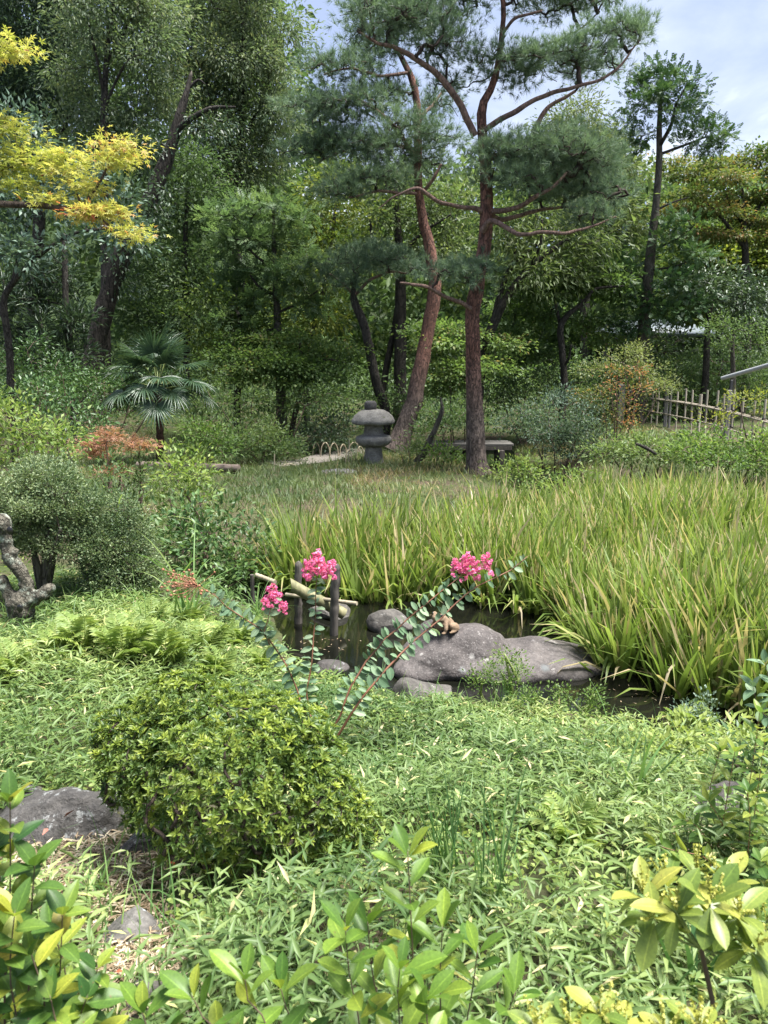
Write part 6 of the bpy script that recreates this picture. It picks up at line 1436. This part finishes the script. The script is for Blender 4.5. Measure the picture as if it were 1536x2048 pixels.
def crape():
    Y = 3.75; b = at(668, 1485, Y); b[2] = hz(b[0], b[1]) - .02
    root = thing('crape_myrtle', 'young crape myrtle of arching leafy stems with pink flower heads over the pond', 'shrub', b); rs = np.random.default_rng(71)
    leaves = [leafmesh('leaf', leaf_hi(w_, ELLI, .16, .12, 6, .02), M['crape']) for w_ in (.50, .58, .46)]
    w = lambda p: at(p[0], p[1], Y + (p[2] if len(p) > 2 else 0)) - b
    stems = [([(668, 1485), (720, 1405), (790, 1315, .1), (880, 1235, .2), (960, 1170, .3), (1010, 1143, .35), (1062, 1108, .4)], .0075, 0.16, 1.0),
             ([(655, 1478), (690, 1400), (740, 1320, .1), (800, 1255, .15), (860, 1200, .2), (905, 1165, .25), (935, 1140, .3)], .0065, .16, 1.0),
             ([(640, 1470), (618, 1420, .1), (620, 1345, .15), (628, 1260, .2), (632, 1195, .2), (636, 1140, .2)], .0060, .10, 1.0),
             ([(645, 1475), (600, 1400, .05), (562, 1320, .05), (528, 1275, 0), (480, 1228, -.05), (430, 1190, -.1), (395, 1172, -.1)], .0060, .12, 1.0),
             ([(540, 1290, .02), (524, 1265, 0), (535, 1230, 0), (549, 1200, 0)], .0035, .05, 1.0)]
    for si, (px, r0, t0, t1) in enumerate(stems):
        C = spline(np.array([w(p) for p in px]), 60); C = C + .05 * np.stack([fbm(C * 4 + si * 7 + o, 3) for o in (0, 5, 11)], -1) * sstep(0, .2, np.linspace(0, 1, 60))[:, None] * (1 - sstep(.8, 1, np.linspace(0, 1, 60)))[:, None]; stem_part(root, C[::3], r0, r0 * .35, M['stem_red'])
        L = np.linalg.norm(np.diff(C, axis=0), axis=1).sum(); n = int(L * (t1 - t0) / .027)
        for k in range(n):
            t = t0 + (t1 - t0) * (k + .5) / n; i = min(58, int(t * 59)); p = C[i]; T = norm(C[i + 1] - C[i])
            side = norm(np.cross(T, np.array([.15, -1.0, .25])))     # the two ranks lie in one plane
            for s_ in (1, -1):
                if rs.random() < .14: continue
                D = norm(side * s_ + T * rs.uniform(.15, .5) + rs.normal(0, .34, 3) + np.array([0, -.15, -.08])); N = norm(np.array([.1, -.55, 1.0]) + rs.normal(0, .35, 3))
                put_leaf(leaves[rs.integers(3)], root, p + T * rs.normal(0, .010), D, N, (.072 - .022 * t) * rs.uniform(.6, 1.2))
    def bl(u, v, wpx, seed, dY, up=(0, 0, 1), nm='bloom'):
        me = bloom_mesh(seed); me.materials.append(M['petal']); P = at(u, v, Y + dY) - b; put_leaf(me, root, P, np.array(up), np.array([0, -1., .2]), wpx * .80 * mpp(v, Y + dY), nm)
    bl(636, 1158, 66, 1, .2); bl(549, 1214, 52, 2, 0, (-.05, 0, 1)); bl(535, 1218, 30, 5, -.03, (-.3, 0, 1)); bl(562, 1225, 28, 6, -.02, (.4, 0, .8)); bl(938, 1160, 62, 3, .28, (-.1, 0, 1)); bl(965, 1145, 46, 4, .27, (.2, 0, 1)); bl(918, 1150, 40, 7, .26, (-.3, 0, 1)); bl(622, 1150, 40, 8, .18, (-.3, 0, 1)); bl(655, 1152, 40, 9, .18, (.35, 0, 1))
    # the spent seed head on the left stem
    e = w((395, 1172, -.1)); mb = MB(); mb2 = MB(); V, F = ico(1)
    q = e + np.array([-.08, 0, .02]) + rs.normal(size=(46, 3)) * np.array([.055, .05, .045])
    for x in q: mb.add(V * rs.uniform(.005, .008) + x, F, rs.random())
    ch = np.stack([np.repeat(e[None], 46, 0), e * .5 + q * .5 + rs.normal(0, .01, q.shape), q], 1); V2, F2 = tubes(ch, np.full((46, 3), .0013), 3); mb.add(V2, F2, .6)
    obj('seed_head', mb.mesh('seed_head'), M['seed'], root)
crape()

# ferns
def frond_mesh(seed, n=17):
    rs = np.random.default_rng(seed); mb = MB(); t = np.linspace(0, 1, 12); C = np.stack([.04 * np.sin(t * 2 + seed), t, .28 * np.sin(t * 2.3) - .12 * t], -1)
    V, F = tubes(C[None], np.linspace(.009, .002, 12)[None], 4); mb.add(V, F, .8)
    P, D, N, S = [], [], [], []
    for k in range(n):
        tt = .18 + .80 * k / (n - 1); i = min(10, int(tt * 11)); p = C[i] * (1 - (tt * 11 - i)) + C[i + 1] * (tt * 11 - i); T = norm(C[i + 1] - C[i])
        L = .34 * math.sin(math.pi * min(1, .18 + tt * .84)) ** .8 + .02
        for s_ in (1, -1):
            P.append(p); D.append(np.array([s_, .45, -.12]) + rs.normal(0, .08, 3)); N.append(np.array([0, -.1, 1]) + rs.normal(0, .12, 3)); S.append(L * rs.uniform(.9, 1.1))
    S = np.array(S); scatter(mb, LEAF4, np.array(P), np.array(D), np.array(N), np.stack([np.minimum(S * .30, .062) + .018, S, S], -1), np.clip(rs.normal(.5, .18, len(S)), 0, 1))
    return mb.mesh('frond')
FR = []
for k in range(5):
    me = frond_mesh(k); me.materials.append(M['fern']); FR.append(me)
def fern(u, v, size, label, seed, n=8, lift=0):
    g = ground(u, v); rs = np.random.default_rng(seed); root = thing('fern', label, 'fern', (g[0], g[1], g[2] - .01), group='ferns on the left bank')
    for k in range(n):
        az = k * 2.4 + rs.normal(0, .3); el = rs.uniform(.45, 1.15); d = np.array([math.cos(az) * math.cos(el), math.sin(az) * math.cos(el), math.sin(el)])
        put_leaf(FR[rs.integers(5)], root, d * .02, d, np.array([0, 0, 1.0]) - d * d[2] + 1e-3, size * rs.uniform(.8, 1.2), 'frond')
for i, (u, v, sz, lab) in enumerate(((245, 1330, .42, 'tall pale fern right below the right box bush'), (330, 1345, .42, 'yellowish fern between the azalea top and the right box bush'), (410, 1330, .40, 'pale fern nearest the dark leafy shrub by the pond'), (470, 1300, .36, 'fern on the bank edge closest to the deer scarer'),
        (300, 1285, .36, 'darker fern tucked behind the row of pale ferns'), (380, 1275, .36, 'fern at the foot of the large dark leafy shrub'), (170, 1320, .42, 'arching fern below the left box bush stems'), (110, 1335, .38, 'fern right of the gnarled stump foot'),
        (440, 1365, .32, 'fern touching the top of the round azalea'), (20, 1370, .34, 'small fern at the left edge below the gnarled stump'), (1370, 1480, .30, 'pale fern on the near bank at right below the iris'), (1440, 1440, .30, 'upper pale fern on the near bank at right edge'), (1150, 1700, .26, 'yellow-green fern in the open ground cover right of centre'), (520, 1345, .26, 'low fern between azalea and crape myrtle stems'))):
    fern(u, v, sz * .76, lab, 100 + i, 11)

# ground cover of dwarf bamboo, one mass
HOLES = []      # spots where rocks and bare litter show
for u, v, r in ((90, 1700, .36), (160, 1760, .24), (290, 1720, .17), (250, 1860, .13), (200, 1950, .10), (300, 1990, .13), (300, 1930, .12), (190, 1760, .16), (1455, 1660, .20), (1400, 1690, .10)):
    g = ground(u, v); HOLES.append((g[0], g[1], r))
for u, v, Yq, r in ((830, 1392, 4.95, .26), (655, 1345, 5.35, .16)):
    p = at(u, v, Yq); HOLES.append((p[0], p[1], r))
def sasa():
    rs = np.random.default_rng(80); N0 = 64000
    q = np.stack([rs.uniform(-4.4, 4.4, N0), 1.05 + 6.2 * rs.random(N0) ** 1.05], -1)
    d = poly_sd(q[:, 0], q[:, 1], POND); ok = (d < -.04) & (np.abs(q[:, 0]) < .40 * q[:, 1] + 2.0) & ((np.abs(q[:, 0]) < .40 * q[:, 1] + .75) | (rs.random(N0) < .45)) & ~((q[:, 0] < -1.2) & (q[:, 1] > 6.6))
    for x, y, r in HOLES: ok &= np.hypot(q[:, 0] - x, q[:, 1] - y) > r * (.9 + .25 * rs.random(N0))
    pn = fbm(np.stack([q[:, 0] * 1.6, q[:, 1] * 1.6, q[:, 0] * 0 + 2], -1), 3); ok &= rs.random(N0) < np.clip(.78 + 1.9 * pn, .10, 1)
    a = at(462, 1690, 2.52); ok &= ~(np.hypot((q[:, 0] - a[0]) / .40, (q[:, 1] - a[1] + .03) / .36) < 1) & ~((q[:, 0] < -1.25) & (q[:, 1] > 7.2))
    q = q[ok][:27000]; n = len(q); hh = (.06 + .11 * rs.random(n)) * (.55 + .45 * sstep(.05, .9, -d[ok][:27000])) * np.maximum(.4, 1 + 1.7 * fbm(np.stack([q[:, 0] * 1.4, q[:, 1] * 1.4, q[:, 0] * 0 + 8], -1), 2))
    B = np.stack([q[:, 0], q[:, 1], height(q[:, 0], q[:, 1])], -1); lean = rs.normal(0, .05, (n, 2))
    k = 5; tn = np.repeat(.40 + .7 * fbm(np.stack([q[:, 0] * 1.1, q[:, 1] * 1.1, q[:, 0] * 0 + 5], -1), 3) + rs.normal(0, .09, n), k)
    hk = np.repeat(hh, k) * np.tile(np.linspace(.55, 1, k), n); P = np.repeat(B, k, 0); P[:, 2] += hk; P[:, :2] += np.repeat(lean, k, 0)
    az = np.repeat(rs.uniform(0, 6.28, n), k) + np.tile(np.arange(k) * 2.2, n) + rs.normal(0, .3, n * k); el = rs.normal(.25, .32, n * k)
    D = np.stack([np.cos(az) * np.cos(el), np.sin(az) * np.cos(el), np.sin(el)], -1); Nn = norm(np.array([0, 0, 1.]) + rs.normal(0, .35, (n * k, 3)))
    S = rs.uniform(.036, .088, n * k); tint = np.clip(tn + rs.normal(0, .10, n * k), 0, .9); dead = rs.random(n * k) < .035; tint = np.where(dead, rs.uniform(.88, 1, n * k), tint)
    mb = MB(); scatter(mb, LEAF4, P, D, Nn, np.stack([S * .19, S, S * .9], -1), tint)
    C = np.stack([B, B * .5 + np.c_[B[:, :2] + lean, B[:, 2] + hh] * .5, np.c_[B[:, :2] + lean, B[:, 2] + hh]], 1)[::3]
    V, F = tubes(C, np.full((len(C), 3), .0013), 3); mb.add(V, F, .6)
    tag(obj('dwarf_bamboo', mb.mesh('dwarf_bamboo'), M['sasa'], kind='stuff'), 'carpet of dwarf bamboo leaves covering the near bank', 'ground cover')
    # small round-leaved weeds in patches between the bamboo
    m3 = 9000; q = np.stack([rs.uniform(-3.2, 3.2, m3), 1.2 + 4.2 * rs.random(m3)], -1); d3 = poly_sd(q[:, 0], q[:, 1], POND)
    ok = (d3 < -.06) & (np.abs(q[:, 0]) < .40 * q[:, 1] + .6) & (fbm(np.stack([q[:, 0] * 1.6, q[:, 1] * 1.6, q[:, 0] * 0 + 2], -1), 3) + rs.normal(0, .10, m3) < -.05)
    for x, y, r in HOLES: ok &= np.hypot(q[:, 0] - x, q[:, 1] - y) > r
    q = q[ok]; n = len(q) * 7; P = np.repeat(np.c_[q, height(q[:, 0], q[:, 1])], 7, 0) + np.c_[rs.normal(0, .02, (n, 2)), rs.uniform(.015, .11, n)]
    mb = MB(); S = rs.uniform(.014, .034, n); scatter(mb, LEAF4, P, norm(rs.normal(size=(n, 3)) * np.array([1, 1, .4])), norm(np.array([0, -.2, 1.]) + rs.normal(0, .35, (n, 3))), np.stack([S * .7, S, S], -1), np.clip(rs.normal(.72, .22, n), 0, 1))
    tag(obj('weeds', mb.mesh('weeds'), M['bright'], kind='stuff'), 'patches of small round-leaved weeds in gaps of the dwarf bamboo', 'weeds')
    # grass blades coming up through it
    m2 = 7000; q = np.stack([rs.uniform(-3.5, 3.2, m2), rs.uniform(1.2, 6.6, m2)], -1); d = poly_sd(q[:, 0], q[:, 1], POND); ok = d < -.03
    for x, y, r in HOLES[:1] + HOLES[8:9]: ok &= np.hypot(q[:, 0] - x, q[:, 1] - y) > r * .8
    ok &= rs.random(m2) < np.clip(.5 + 2.0 * fbm(np.stack([q[:, 0], q[:, 1], q[:, 0] * 0 + 31], -1), 3), .08, 1); q = q[ok]; n = len(q)
    mb = MB(); blades(mb, np.stack([q[:, 0], q[:, 1], height(q[:, 0], q[:, 1])], -1), rs.uniform(0, 6.28, n), rs.uniform(.14, .34, n), rs.uniform(0, .4, n), rs.uniform(.2, 1.6, n), rs.uniform(.003, .007, n), 5, rs, np.clip(rs.normal(.55, .2, n), 0, 1), np.zeros(n))
    tag(obj('meadow_grass', mb.mesh('meadow_grass'), M['tallgrass'], kind='stuff'), 'thin grass blades growing through the dwarf bamboo', 'grass')
    # dry bamboo litter on the bare spots
    P = []
    for x, y, r in HOLES[:10]:
        k = int(r * 3600); P.append(np.stack([x + rs.normal(0, r * .75, k), y + rs.normal(0, r * .75, k)], -1))
    P = np.concatenate(P); n = len(P); P = np.c_[P, height(P[:, 0], P[:, 1]) + rs.uniform(.003, .022, n)]
    az = rs.uniform(0, 6.28, n); S = rs.uniform(.018, .065, n); mb = MB(); scatter(mb, LEAF4, P, np.stack([np.cos(az), np.sin(az), rs.normal(0, .12, n)], -1), norm(np.array([0, 0, 1.]) + rs.normal(0, .3, (n, 3))), np.stack([S * .15, S, S * .6], -1), rs.random(n))
    tag(obj('leaf_litter', mb.mesh('leaf_litter'), M['straw'], kind='stuff'), 'dry straw-coloured bamboo leaves littering the bare soil', 'leaf litter')
sasa()

# long grass tufts
def tuft(u, v, label, n, L, seed, w=.008, bend=(.3, 1.8), lean=.3, Y=None, tint=.6):
    g = ground(u, v) if Y is None else np.array([*at(u, v, Y)[:2], 0]); g[2] = hz(g[0], g[1]); rs = np.random.default_rng(seed); mb = MB()
    P = np.c_[rs.normal(0, .03, (n, 2)), np.zeros(n)]
    blades(mb, P, rs.uniform(0, 6.28, n), L * rs.uniform(.6, 1.1, n), rs.uniform(0, lean, n), rs.uniform(*bend, n), w * rs.uniform(.6, 1.3, n), 9, rs, np.clip(rs.normal(tint, .15, n), 0, 1), np.zeros(n))
    o = tag(obj('grass_tuft', mb.mesh('grass_tuft'), M['tallgrass']), label, 'grass'); o.location = g
tuft(375, 1270, 'tall arching grass tuft before the dark leafy shrub', 22, .95, 1, .014, (.6, 2.6), .2)
tuft(515, 1255, 'fine drooping grass hanging over the pond left of the deer scarer', 60, .55, 2, .006, (.8, 2.2), .6)
tuft(300, 1300, 'pale grass stems rising between the ferns', 10, .6, 3, .012, (.4, 2.4), .15)
tuft(900, 1800, 'clump of upright blue-green rush stems in the near ground cover', 34, .46, 4, .007, (.0, .4), .25, tint=.15)
tuft(980, 1850, 'second taller rush clump beside the upright one', 30, .52, 5, .007, (.0, .5), .3, tint=.2)
tuft(1270, 1640, 'broad grass blades standing in the ground cover, right of centre', 9, .50, 6, .016, (.1, .9), .5, tint=.55)
tuft(1390, 1990, 'blue-green broad blades below the whorled plant', 9, .34, 7, .016, (.0, .5), .5, tint=.1)
tuft(345, 1745, 'small grass tuft at the azalea foot beside the dark rock', 12, .26, 8, .007, (.1, .9), .3, tint=.5)
tuft(200, 1790, 'grass tuft between the broad rock and the small wedge stone', 40, .17, 9, .007, (.2, 1.2), .7, tint=.5)
tuft(220, 900, 'single long arching leaf blades behind the left box bush', 4, 1.3, 10, .02, (1.2, 2.0), .2, Y=6.4, tint=.9)
tuft(1010, 1330, 'thin wispy herb growing before the boulder', 26, .34, 11, .006, (.1, .5), .35, Y=4.75, tint=.5)

# upright herb in front of the boulder
bush('herb_plant', 'small-leaved wispy herb rising in front of the large boulder', 4.75, [(1012, 1300, 26, 26, 0), (1005, 1340, 45, 20, 0), (1040, 1350, 30, 16, .05), (960, 1355, 40, 14, 0)], 'box', 'bright', 95, 190, .45, 5, cat='herb', size=.9, bark=M['stem_green'])
bush('herb_plant', 'low pale green herb patch spreading right of the wispy herb', 4.55, [(1090, 1395, 55, 10, 0), (1150, 1400, 45, 10, 0), (1195, 1385, 12, 12, 0), (1040, 1390, 40, 10, 0)], 'box', 'bright', 96, 190, .6, 5, cat='herb', size=.9, bark=M['stem_green'])
bush('herb_plant', 'blue-green herb at the water edge below the iris, right side', 4.3, [(1405, 1412, 28, 20, .0), (1380, 1430, 24, 12, 0)], 'box', 'bigblue', 97, 170, .9, 4, cat='herb', bark=M['stem_green'])

# foreground shrubs, every leaf its own piece
def leafy(name, label, stems, mat_, prof, widths, L, r0, spacing, Y, seed, bark, style='spiral', up=.75, cat='shrub', extra=None, droop=.15, t0=.25, top=3):
    rs = np.random.default_rng(seed); pm = np.mean([[p[0], p[1]] for st in stems for p in st[:1]], axis=0)
    q = at(stems[0][0][0], stems[0][0][1], Y); b = np.array([q[0], q[1], hz(q[0], q[1]) - .02]); root = thing(name, label, cat, b)
    LM = [leafmesh('leaf', leaf_hi(w_, prof, droop * f, .16, 8), mat_) for w_ in widths for f in (.6, 1.4)]
    for st in stems:
        P = [at(p[0], p[1], Y + (p[2] if len(p) > 2 else 0)) - b for p in st]
        if st[0][1] > 1990 or P[0][2] > .15: P = [np.array([P[0][0] * .8, P[0][1] * .8 + .02, 0])] + P
        C = spline(np.array(P), 50); stem_part(root, C[::3], r0, r0 * .4, bark)
        Ls = np.linalg.norm(np.diff(C, axis=0), axis=1).sum(); n = max(3, int(Ls * (1 - t0) / spacing)); ph = rs.uniform(0, 6)
        for k in range(n + top):
            last = k >= n; t = min(1, t0 + (1 - t0) * (k + .5) / n); i = min(48, int(t * 49)); T = norm(C[i + 1] - C[i]); X = norm(np.cross(T, np.array([.3, 1., .2]))); Z = np.cross(T, X)
            a = ph + (k * 2.4 if style == 'spiral' else k * 1.57)
            for a2 in ((a,) if style == 'spiral' else (a, a + math.pi)):
                o = math.cos(a2) * X + math.sin(a2) * Z; D = norm(o + T * (up + (1.0 if last else 0)) + rs.normal(0, .18, 3)); N = norm(T * 1.2 - o * .3 + np.array([0, -.1, .5]) + rs.normal(0, .2, 3))
                put_leaf(LM[rs.integers(len(LM))], root, C[i] + D * .004, D, N, L * rs.uniform(.75, 1.15) * (1 if not last else .85))
    return root, b
leafy('cleyera_shrub', 'upright bright green glossy-leaved shoots rising at the bottom centre', [[(830, 2060), (825, 1900), (815, 1700)], [(770, 2070), (745, 1950), (735, 1840)], [(720, 2060, -.05), (700, 1960, -.05), (690, 1850, -.05)], [(880, 2060), (880, 1960), (885, 1850)], [(930, 2070, .05), (945, 1980, .05), (955, 1900, .05)],
    [(540, 2070, -.1), (495, 2000, -.1), (490, 1950, -.1)], [(440, 2080, -.1), (400, 2030, -.1), (385, 1990, -.1)], [(590, 2070, -.05), (570, 2010, -.05), (560, 1970, -.05)], [(800, 2070, -.1), (795, 2000, -.1), (800, 1930, -.1)], [(1000, 2075, -.05), (1020, 2020, -.05), (1030, 1985, -.05)], [(860, 2080, -.15), (850, 2030, -.15), (855, 1990, -.15)], [(310, 2090, -.1), (290, 2050, -.1), (285, 2020, -.1)]],
    M['cleyera'], OBOV, (.40, .46), .080, .0028, .028, 1.32, 201, M['stem_brown'], t0=.35)
leafy('spindle_shrub', 'yellow-tinged evergreen shrub with oval leaves filling the lower left corner', [[(10, 2060), (20, 1800), (20, 1590)], [(60, 2060), (60, 1880), (70, 1720)], [(110, 2070), (120, 1950), (125, 1820)], [(150, 2075), (185, 2000), (195, 1930)], [(40, 2080, -.1), (20, 1950, -.1), (30, 1820, -.1)], [(90, 2080, -.1), (90, 2000, -.1), (60, 1900, -.1)], [(180, 2090, -.05), (160, 2040, -.05), (175, 1990, -.05)], [(-40, 2060), (-40, 1850), (-20, 1700)], [(-10, 2060, .1), (5, 1900, .1), (0, 1740, .1)], [(120, 2085, -.12), (110, 2040, -.12), (100, 1990, -.12)], [(60, 2090, .08), (130, 1960, .08), (100, 1850, .08)]],
    M['euonymus'], OVATE, (.48, .55), .070, .003, .022, 1.35, 202, M['stem_brown'], t0=.2, up=.55)
def whorl_plant():
    Y = 1.28; rs = np.random.default_rng(203); q = at(1428, 2060, Y); b = np.array([q[0], q[1], hz(q[0], q[1]) - .02])
    root = thing('whorled_shrub', 'small brown-stemmed shrub with drooping whorls of yellow-green leaves at lower right', 'shrub', b)
    LM = [leafmesh('leaf', leaf_hi(w_, OBOV, .28 * f, .10, 8), M['whorl']) for w_ in (.40, .46) for f in (.5, 1.3)]
    w = lambda u, v, d=0: at(u, v, Y + d) - b
    stem_part(root, spline(np.array([np.array([w(1428, 2060)[0], 0, 0]), w(1426, 2048), w(1412, 1950), w(1402, 1895)]), 16), .0060, .0045, M['stem_brown'], 'trunk')
    for (u, v, d) in ((1290, 1800, 0), (1335, 1775, .05), (1395, 1760, .08), (1450, 1775, .05), (1475, 1835, -.03), (1355, 1830, -.06), (1420, 1810, -.05), (1525, 1850, 0), (1500, 1900, -.05), (1310, 1840, -.04)):
        tip = w(u, v, d); C = spline(np.array([w(1402, 1897), (w(1402, 1897) + tip) / 2 + np.array([0, 0, -.01]), tip]), 10); stem_part(root, C, .0028, .0018, M['stem_green'], 'branch', 8)
        T = norm(C[-1] - C[-2] + np.array([0, 0, .02])); X = norm(np.cross(T, np.array([.2, 1, .1]))); Z = np.cross(T, X); ph = rs.uniform(0, 6)
        for k in range(8):
            a = ph + k * .785 + rs.normal(0, .15); o = math.cos(a) * X + math.sin(a) * Z; lift = .9 if k % 3 == 0 else -.05
            D = norm(o + T * lift + np.array([0, 0, -.28 if k % 3 else .2]) + rs.normal(0, .12, 3)); put_leaf(LM[rs.integers(4)], root, tip + D * .004, D, norm(T + np.array([0, 0, .6]) - o * .1), .080 * rs.uniform(.75, 1.1))
        mb = MB(); e = tip + T * .012
        for k in range(5):
            d2 = norm(T + rs.normal(0, .38, 3)); pts_ = e + d2 * np.linspace(0, rs.uniform(.035, .060), 8)[:, None]; V, F = tubes(pts_[None], np.full((1, 8), .0008), 3); mb.add(V, F, .4)
            f = np.repeat(pts_[2:], 3, 0); scatter(mb, LEAF2, f, norm(rs.normal(size=f.shape)), norm(rs.normal(size=f.shape)), np.full(len(f), .006), rs.random(len(f)))
        obj('flower_spike', mb.mesh('flower_spike'), M['floral'], root)
whorl_plant()
def bottom_whorl():
    Y = 1.12; rs = np.random.default_rng(204); q = at(1190, 2080, Y); b = np.array([q[0], q[1], hz(q[0], q[1]) - .02])
    root = thing('whorled_shrub', 'whorled yellow-green shrub top cut by the bottom edge, right of centre', 'shrub', b); LM = [leafmesh('leaf', leaf_hi(w_, OBOV, .2, .10, 8), M['whorl']) for w_ in (.44, .5)]
    for (u, v) in ((1200, 2030), (1140, 2050), (1250, 2060), (1400, 2060), (1330, 2070), (1080, 2070)):
        tip = at(u, v, Y) - b; C = spline(np.array([np.array([tip[0] * .4, 0, 0]), tip * np.array([.8, 1, .5]), tip]), 10); stem_part(root, C, .003, .002, M['stem_green'], 'branch', 8); ph = rs.uniform(0, 6)
        for k in range(8):
            a = ph + k * .785; D = norm(np.array([math.cos(a), math.sin(a), .45 if k % 2 else .0])); put_leaf(LM[k % 2], root, tip, D, np.array([0, 0, 1.]) - D * D[2], .062 * rs.uniform(.8, 1.1))
        mb = MB()
        for k in range(7):
            d2 = norm(np.array([0, 0, 1]) + rs.normal(0, .6, 3)); pts_ = tip + d2 * np.linspace(0, rs.uniform(.04, .06), 8)[:, None]; f = np.repeat(pts_[1:], 4, 0); scatter(mb, LEAF2, f, norm(rs.normal(size=f.shape)), norm(rs.normal(size=f.shape)), np.full(len(f), .006), rs.random(len(f)))
        obj('flower_spike', mb.mesh('flower_spike'), M['floral'], root)
bottom_whorl()
leafy('spirea_shrub', 'upright thin-stemmed shrub with pale pointed leaves at right edge before the dark rock', [[(1430, 1720), (1450, 1620), (1470, 1500)], [(1440, 1725), (1400, 1660), (1370, 1640)], [(1500, 1740), (1510, 1620), (1530, 1480)], [(1480, 1730), (1440, 1640), (1415, 1600)], [(1520, 1745, -.1), (1545, 1640, -.1), (1560, 1540, -.1)], [(1420, 1725, -.1), (1345, 1700, -.1), (1310, 1690, -.1)], [(1470, 1725, .05), (1500, 1560, .05), (1520, 1420, .05)], [(1490, 1735, -.1), (1500, 1650, -.1), (1495, 1580, -.1)], [(1455, 1730, .1), (1420, 1600, .1), (1440, 1500, .1)], [(1530, 1740, .1), (1530, 1660, .1), (1500, 1590, .1)]],
    M['side'], OVATE, (.38, .46), .060, .0022, .017, 2.35, 205, M['stem_red'], t0=.15, up=.5)
leafy('spirea_shrub', 'low leafy green shrub along the right edge below the dark rock', [[(1500, 1850), (1490, 1790), (1450, 1745)], [(1520, 1860), (1530, 1780), (1520, 1720)], [(1480, 1850), (1440, 1800), (1415, 1790)], [(1540, 1860), (1560, 1800), (1550, 1740)], [(1510, 1870, -.1), (1480, 1830, -.1), (1440, 1830, -.1)], [(1540, 1880, -.1), (1520, 1830, -.1), (1500, 1800, -.1)]],
    M['side'], ROUND, (.55, .62), .050, .002, .013, 2.05, 206, M['stem_green'], t0=.1, up=.4)
leafy('camellia_seedling', 'dark grey-green leafy twig entering at the right edge above the near bank', [[(1560, 1480), (1545, 1400), (1530, 1320)], [(1570, 1480), (1520, 1420), (1505, 1370)]], M['crape'], OVATE, (.5, .55), .075, .003, .03, 3.2, 207, M['stem_brown'], t0=.3, up=.5, cat='seedling')
bush('yellow_plant', 'yellow-green leafy plant on the near bank under the iris at right', 3.7, [(1390, 1485, 46, 14, 0), (1330, 1492, 40, 10, 0), (1450, 1475, 42, 16, 0), (1500, 1480, 40, 22, 0)], 'shrub', 'bright', 98, 150, .92, 5, cat='plant', size=.8, bark=M['stem_green'])
bush('dark_herb', 'dark leafy plant at right edge above the pale rosettes', 3.1, [(1510, 1540, 40, 26, 0), (1470, 1520, 30, 16, .1), (1540, 1580, 34, 34, 0)], 'shrub', 'glossy', 99, 120, .5, 4, cat='plant', size=.8)
bush('round_leaf_plant', 'round-leaved plant growing in the shade at the azalea foot', 2.5, [(400, 1710, 34, 10, 0), (430, 1725, 24, 8, -.03), (370, 1720, 18, 8, 0)], 'shrub', 'glossy', 101, 120, .7, 3, cat='plant', size=.6, bark=M['stem_green'])

# fallen leaves
def fallen(u, v, label, m, size, kind, seed, lift=.012):
    g = ground(u, v); rs = np.random.default_rng(seed); mb = MB(); V, F = STAR if kind == 'star' else LEAF4; V = V.copy(); V[:, 2] += .12 * vnoise(V * 3 + seed)
    if kind != 'star': V[:, 0] *= .42
    mb.add(V * size, F); o = tag(obj('fallen_leaf', mb.mesh('fallen_leaf'), m), label, 'fallen leaf', 'fallen leaves'); o.location = (g[0], g[1], g[2] + lift); o.rotation_euler = (rs.normal(0, .3) + .25, rs.normal(0, .3), rs.uniform(0, 6))
fallen(362, 1768, 'orange-red star-shaped leaf lying on the ground cover below the azalea', M['red_leaf'], .055, 'star', 1, .08)
fallen(112, 1790, 'faded pink star-shaped leaf on the bare soil', M['rust_leaf'], .045, 'star', 2, .03)
fallen(132, 1682, 'pinkish oval leaf on the broad dark rock', M['rust_leaf'], .05, 'oval', 3, .10)
fallen(160, 1742, 'long red-brown leaf on the bare soil below the broad rock', M['rust_leaf'], .06, 'oval', 4, .03)
fallen(100, 1697, 'dark curled red leaf at the rock edge', M['rust_leaf'], .045, 'oval', 5, .09)
fallen(172, 1700, 'small red leaf fragment near the rock crack', M['red_leaf'], .025, 'oval', 6, .06)
fallen(232, 1962, 'reddish leaf near the bottom stone', M['red_leaf'], .03, 'oval', 7, .03)

# leaf scraps and duckweed floating on the pond
def floaters():
    rs = np.random.default_rng(99); P = []
    for u, v, r, k in ((1290, 1385, .14, 40), (1180, 1270, .14, 14), (700, 1285, .2, 14), (620, 1290, .1, 26), (1250, 1330, .12, 20), (760, 1215, .3, 14)):
        dy = -(v - CY) / FPX; Yw = CAMZ * (cP + dy * sP) / -(-sP + dy * cP); p = at(u, v, Yw); P.append(np.stack([p[0] + rs.normal(0, r, k), p[1] + rs.normal(0, r, k)], -1))
    P = np.concatenate(P); P = P[poly_sd(P[:, 0], P[:, 1], POND) > .05]; n = len(P); P = np.c_[P, np.full(n, .005) + rs.uniform(0, .003, n)]; az = rs.uniform(0, 6.28, n); S = rs.uniform(.008, .04, n); mb = MB()
    scatter(mb, LEAF4, P, np.stack([np.cos(az), np.sin(az), az * 0], -1), np.tile([0, 0, 1.], (n, 1)), np.stack([S * .25, S, S * .1], -1), rs.random(n) * .6)
    tag(obj('floating_litter', mb.mesh('floating_litter'), M['straw'], kind='stuff'), 'scraps of dry leaves floating on the dark pond', 'leaf litter')
floaters()
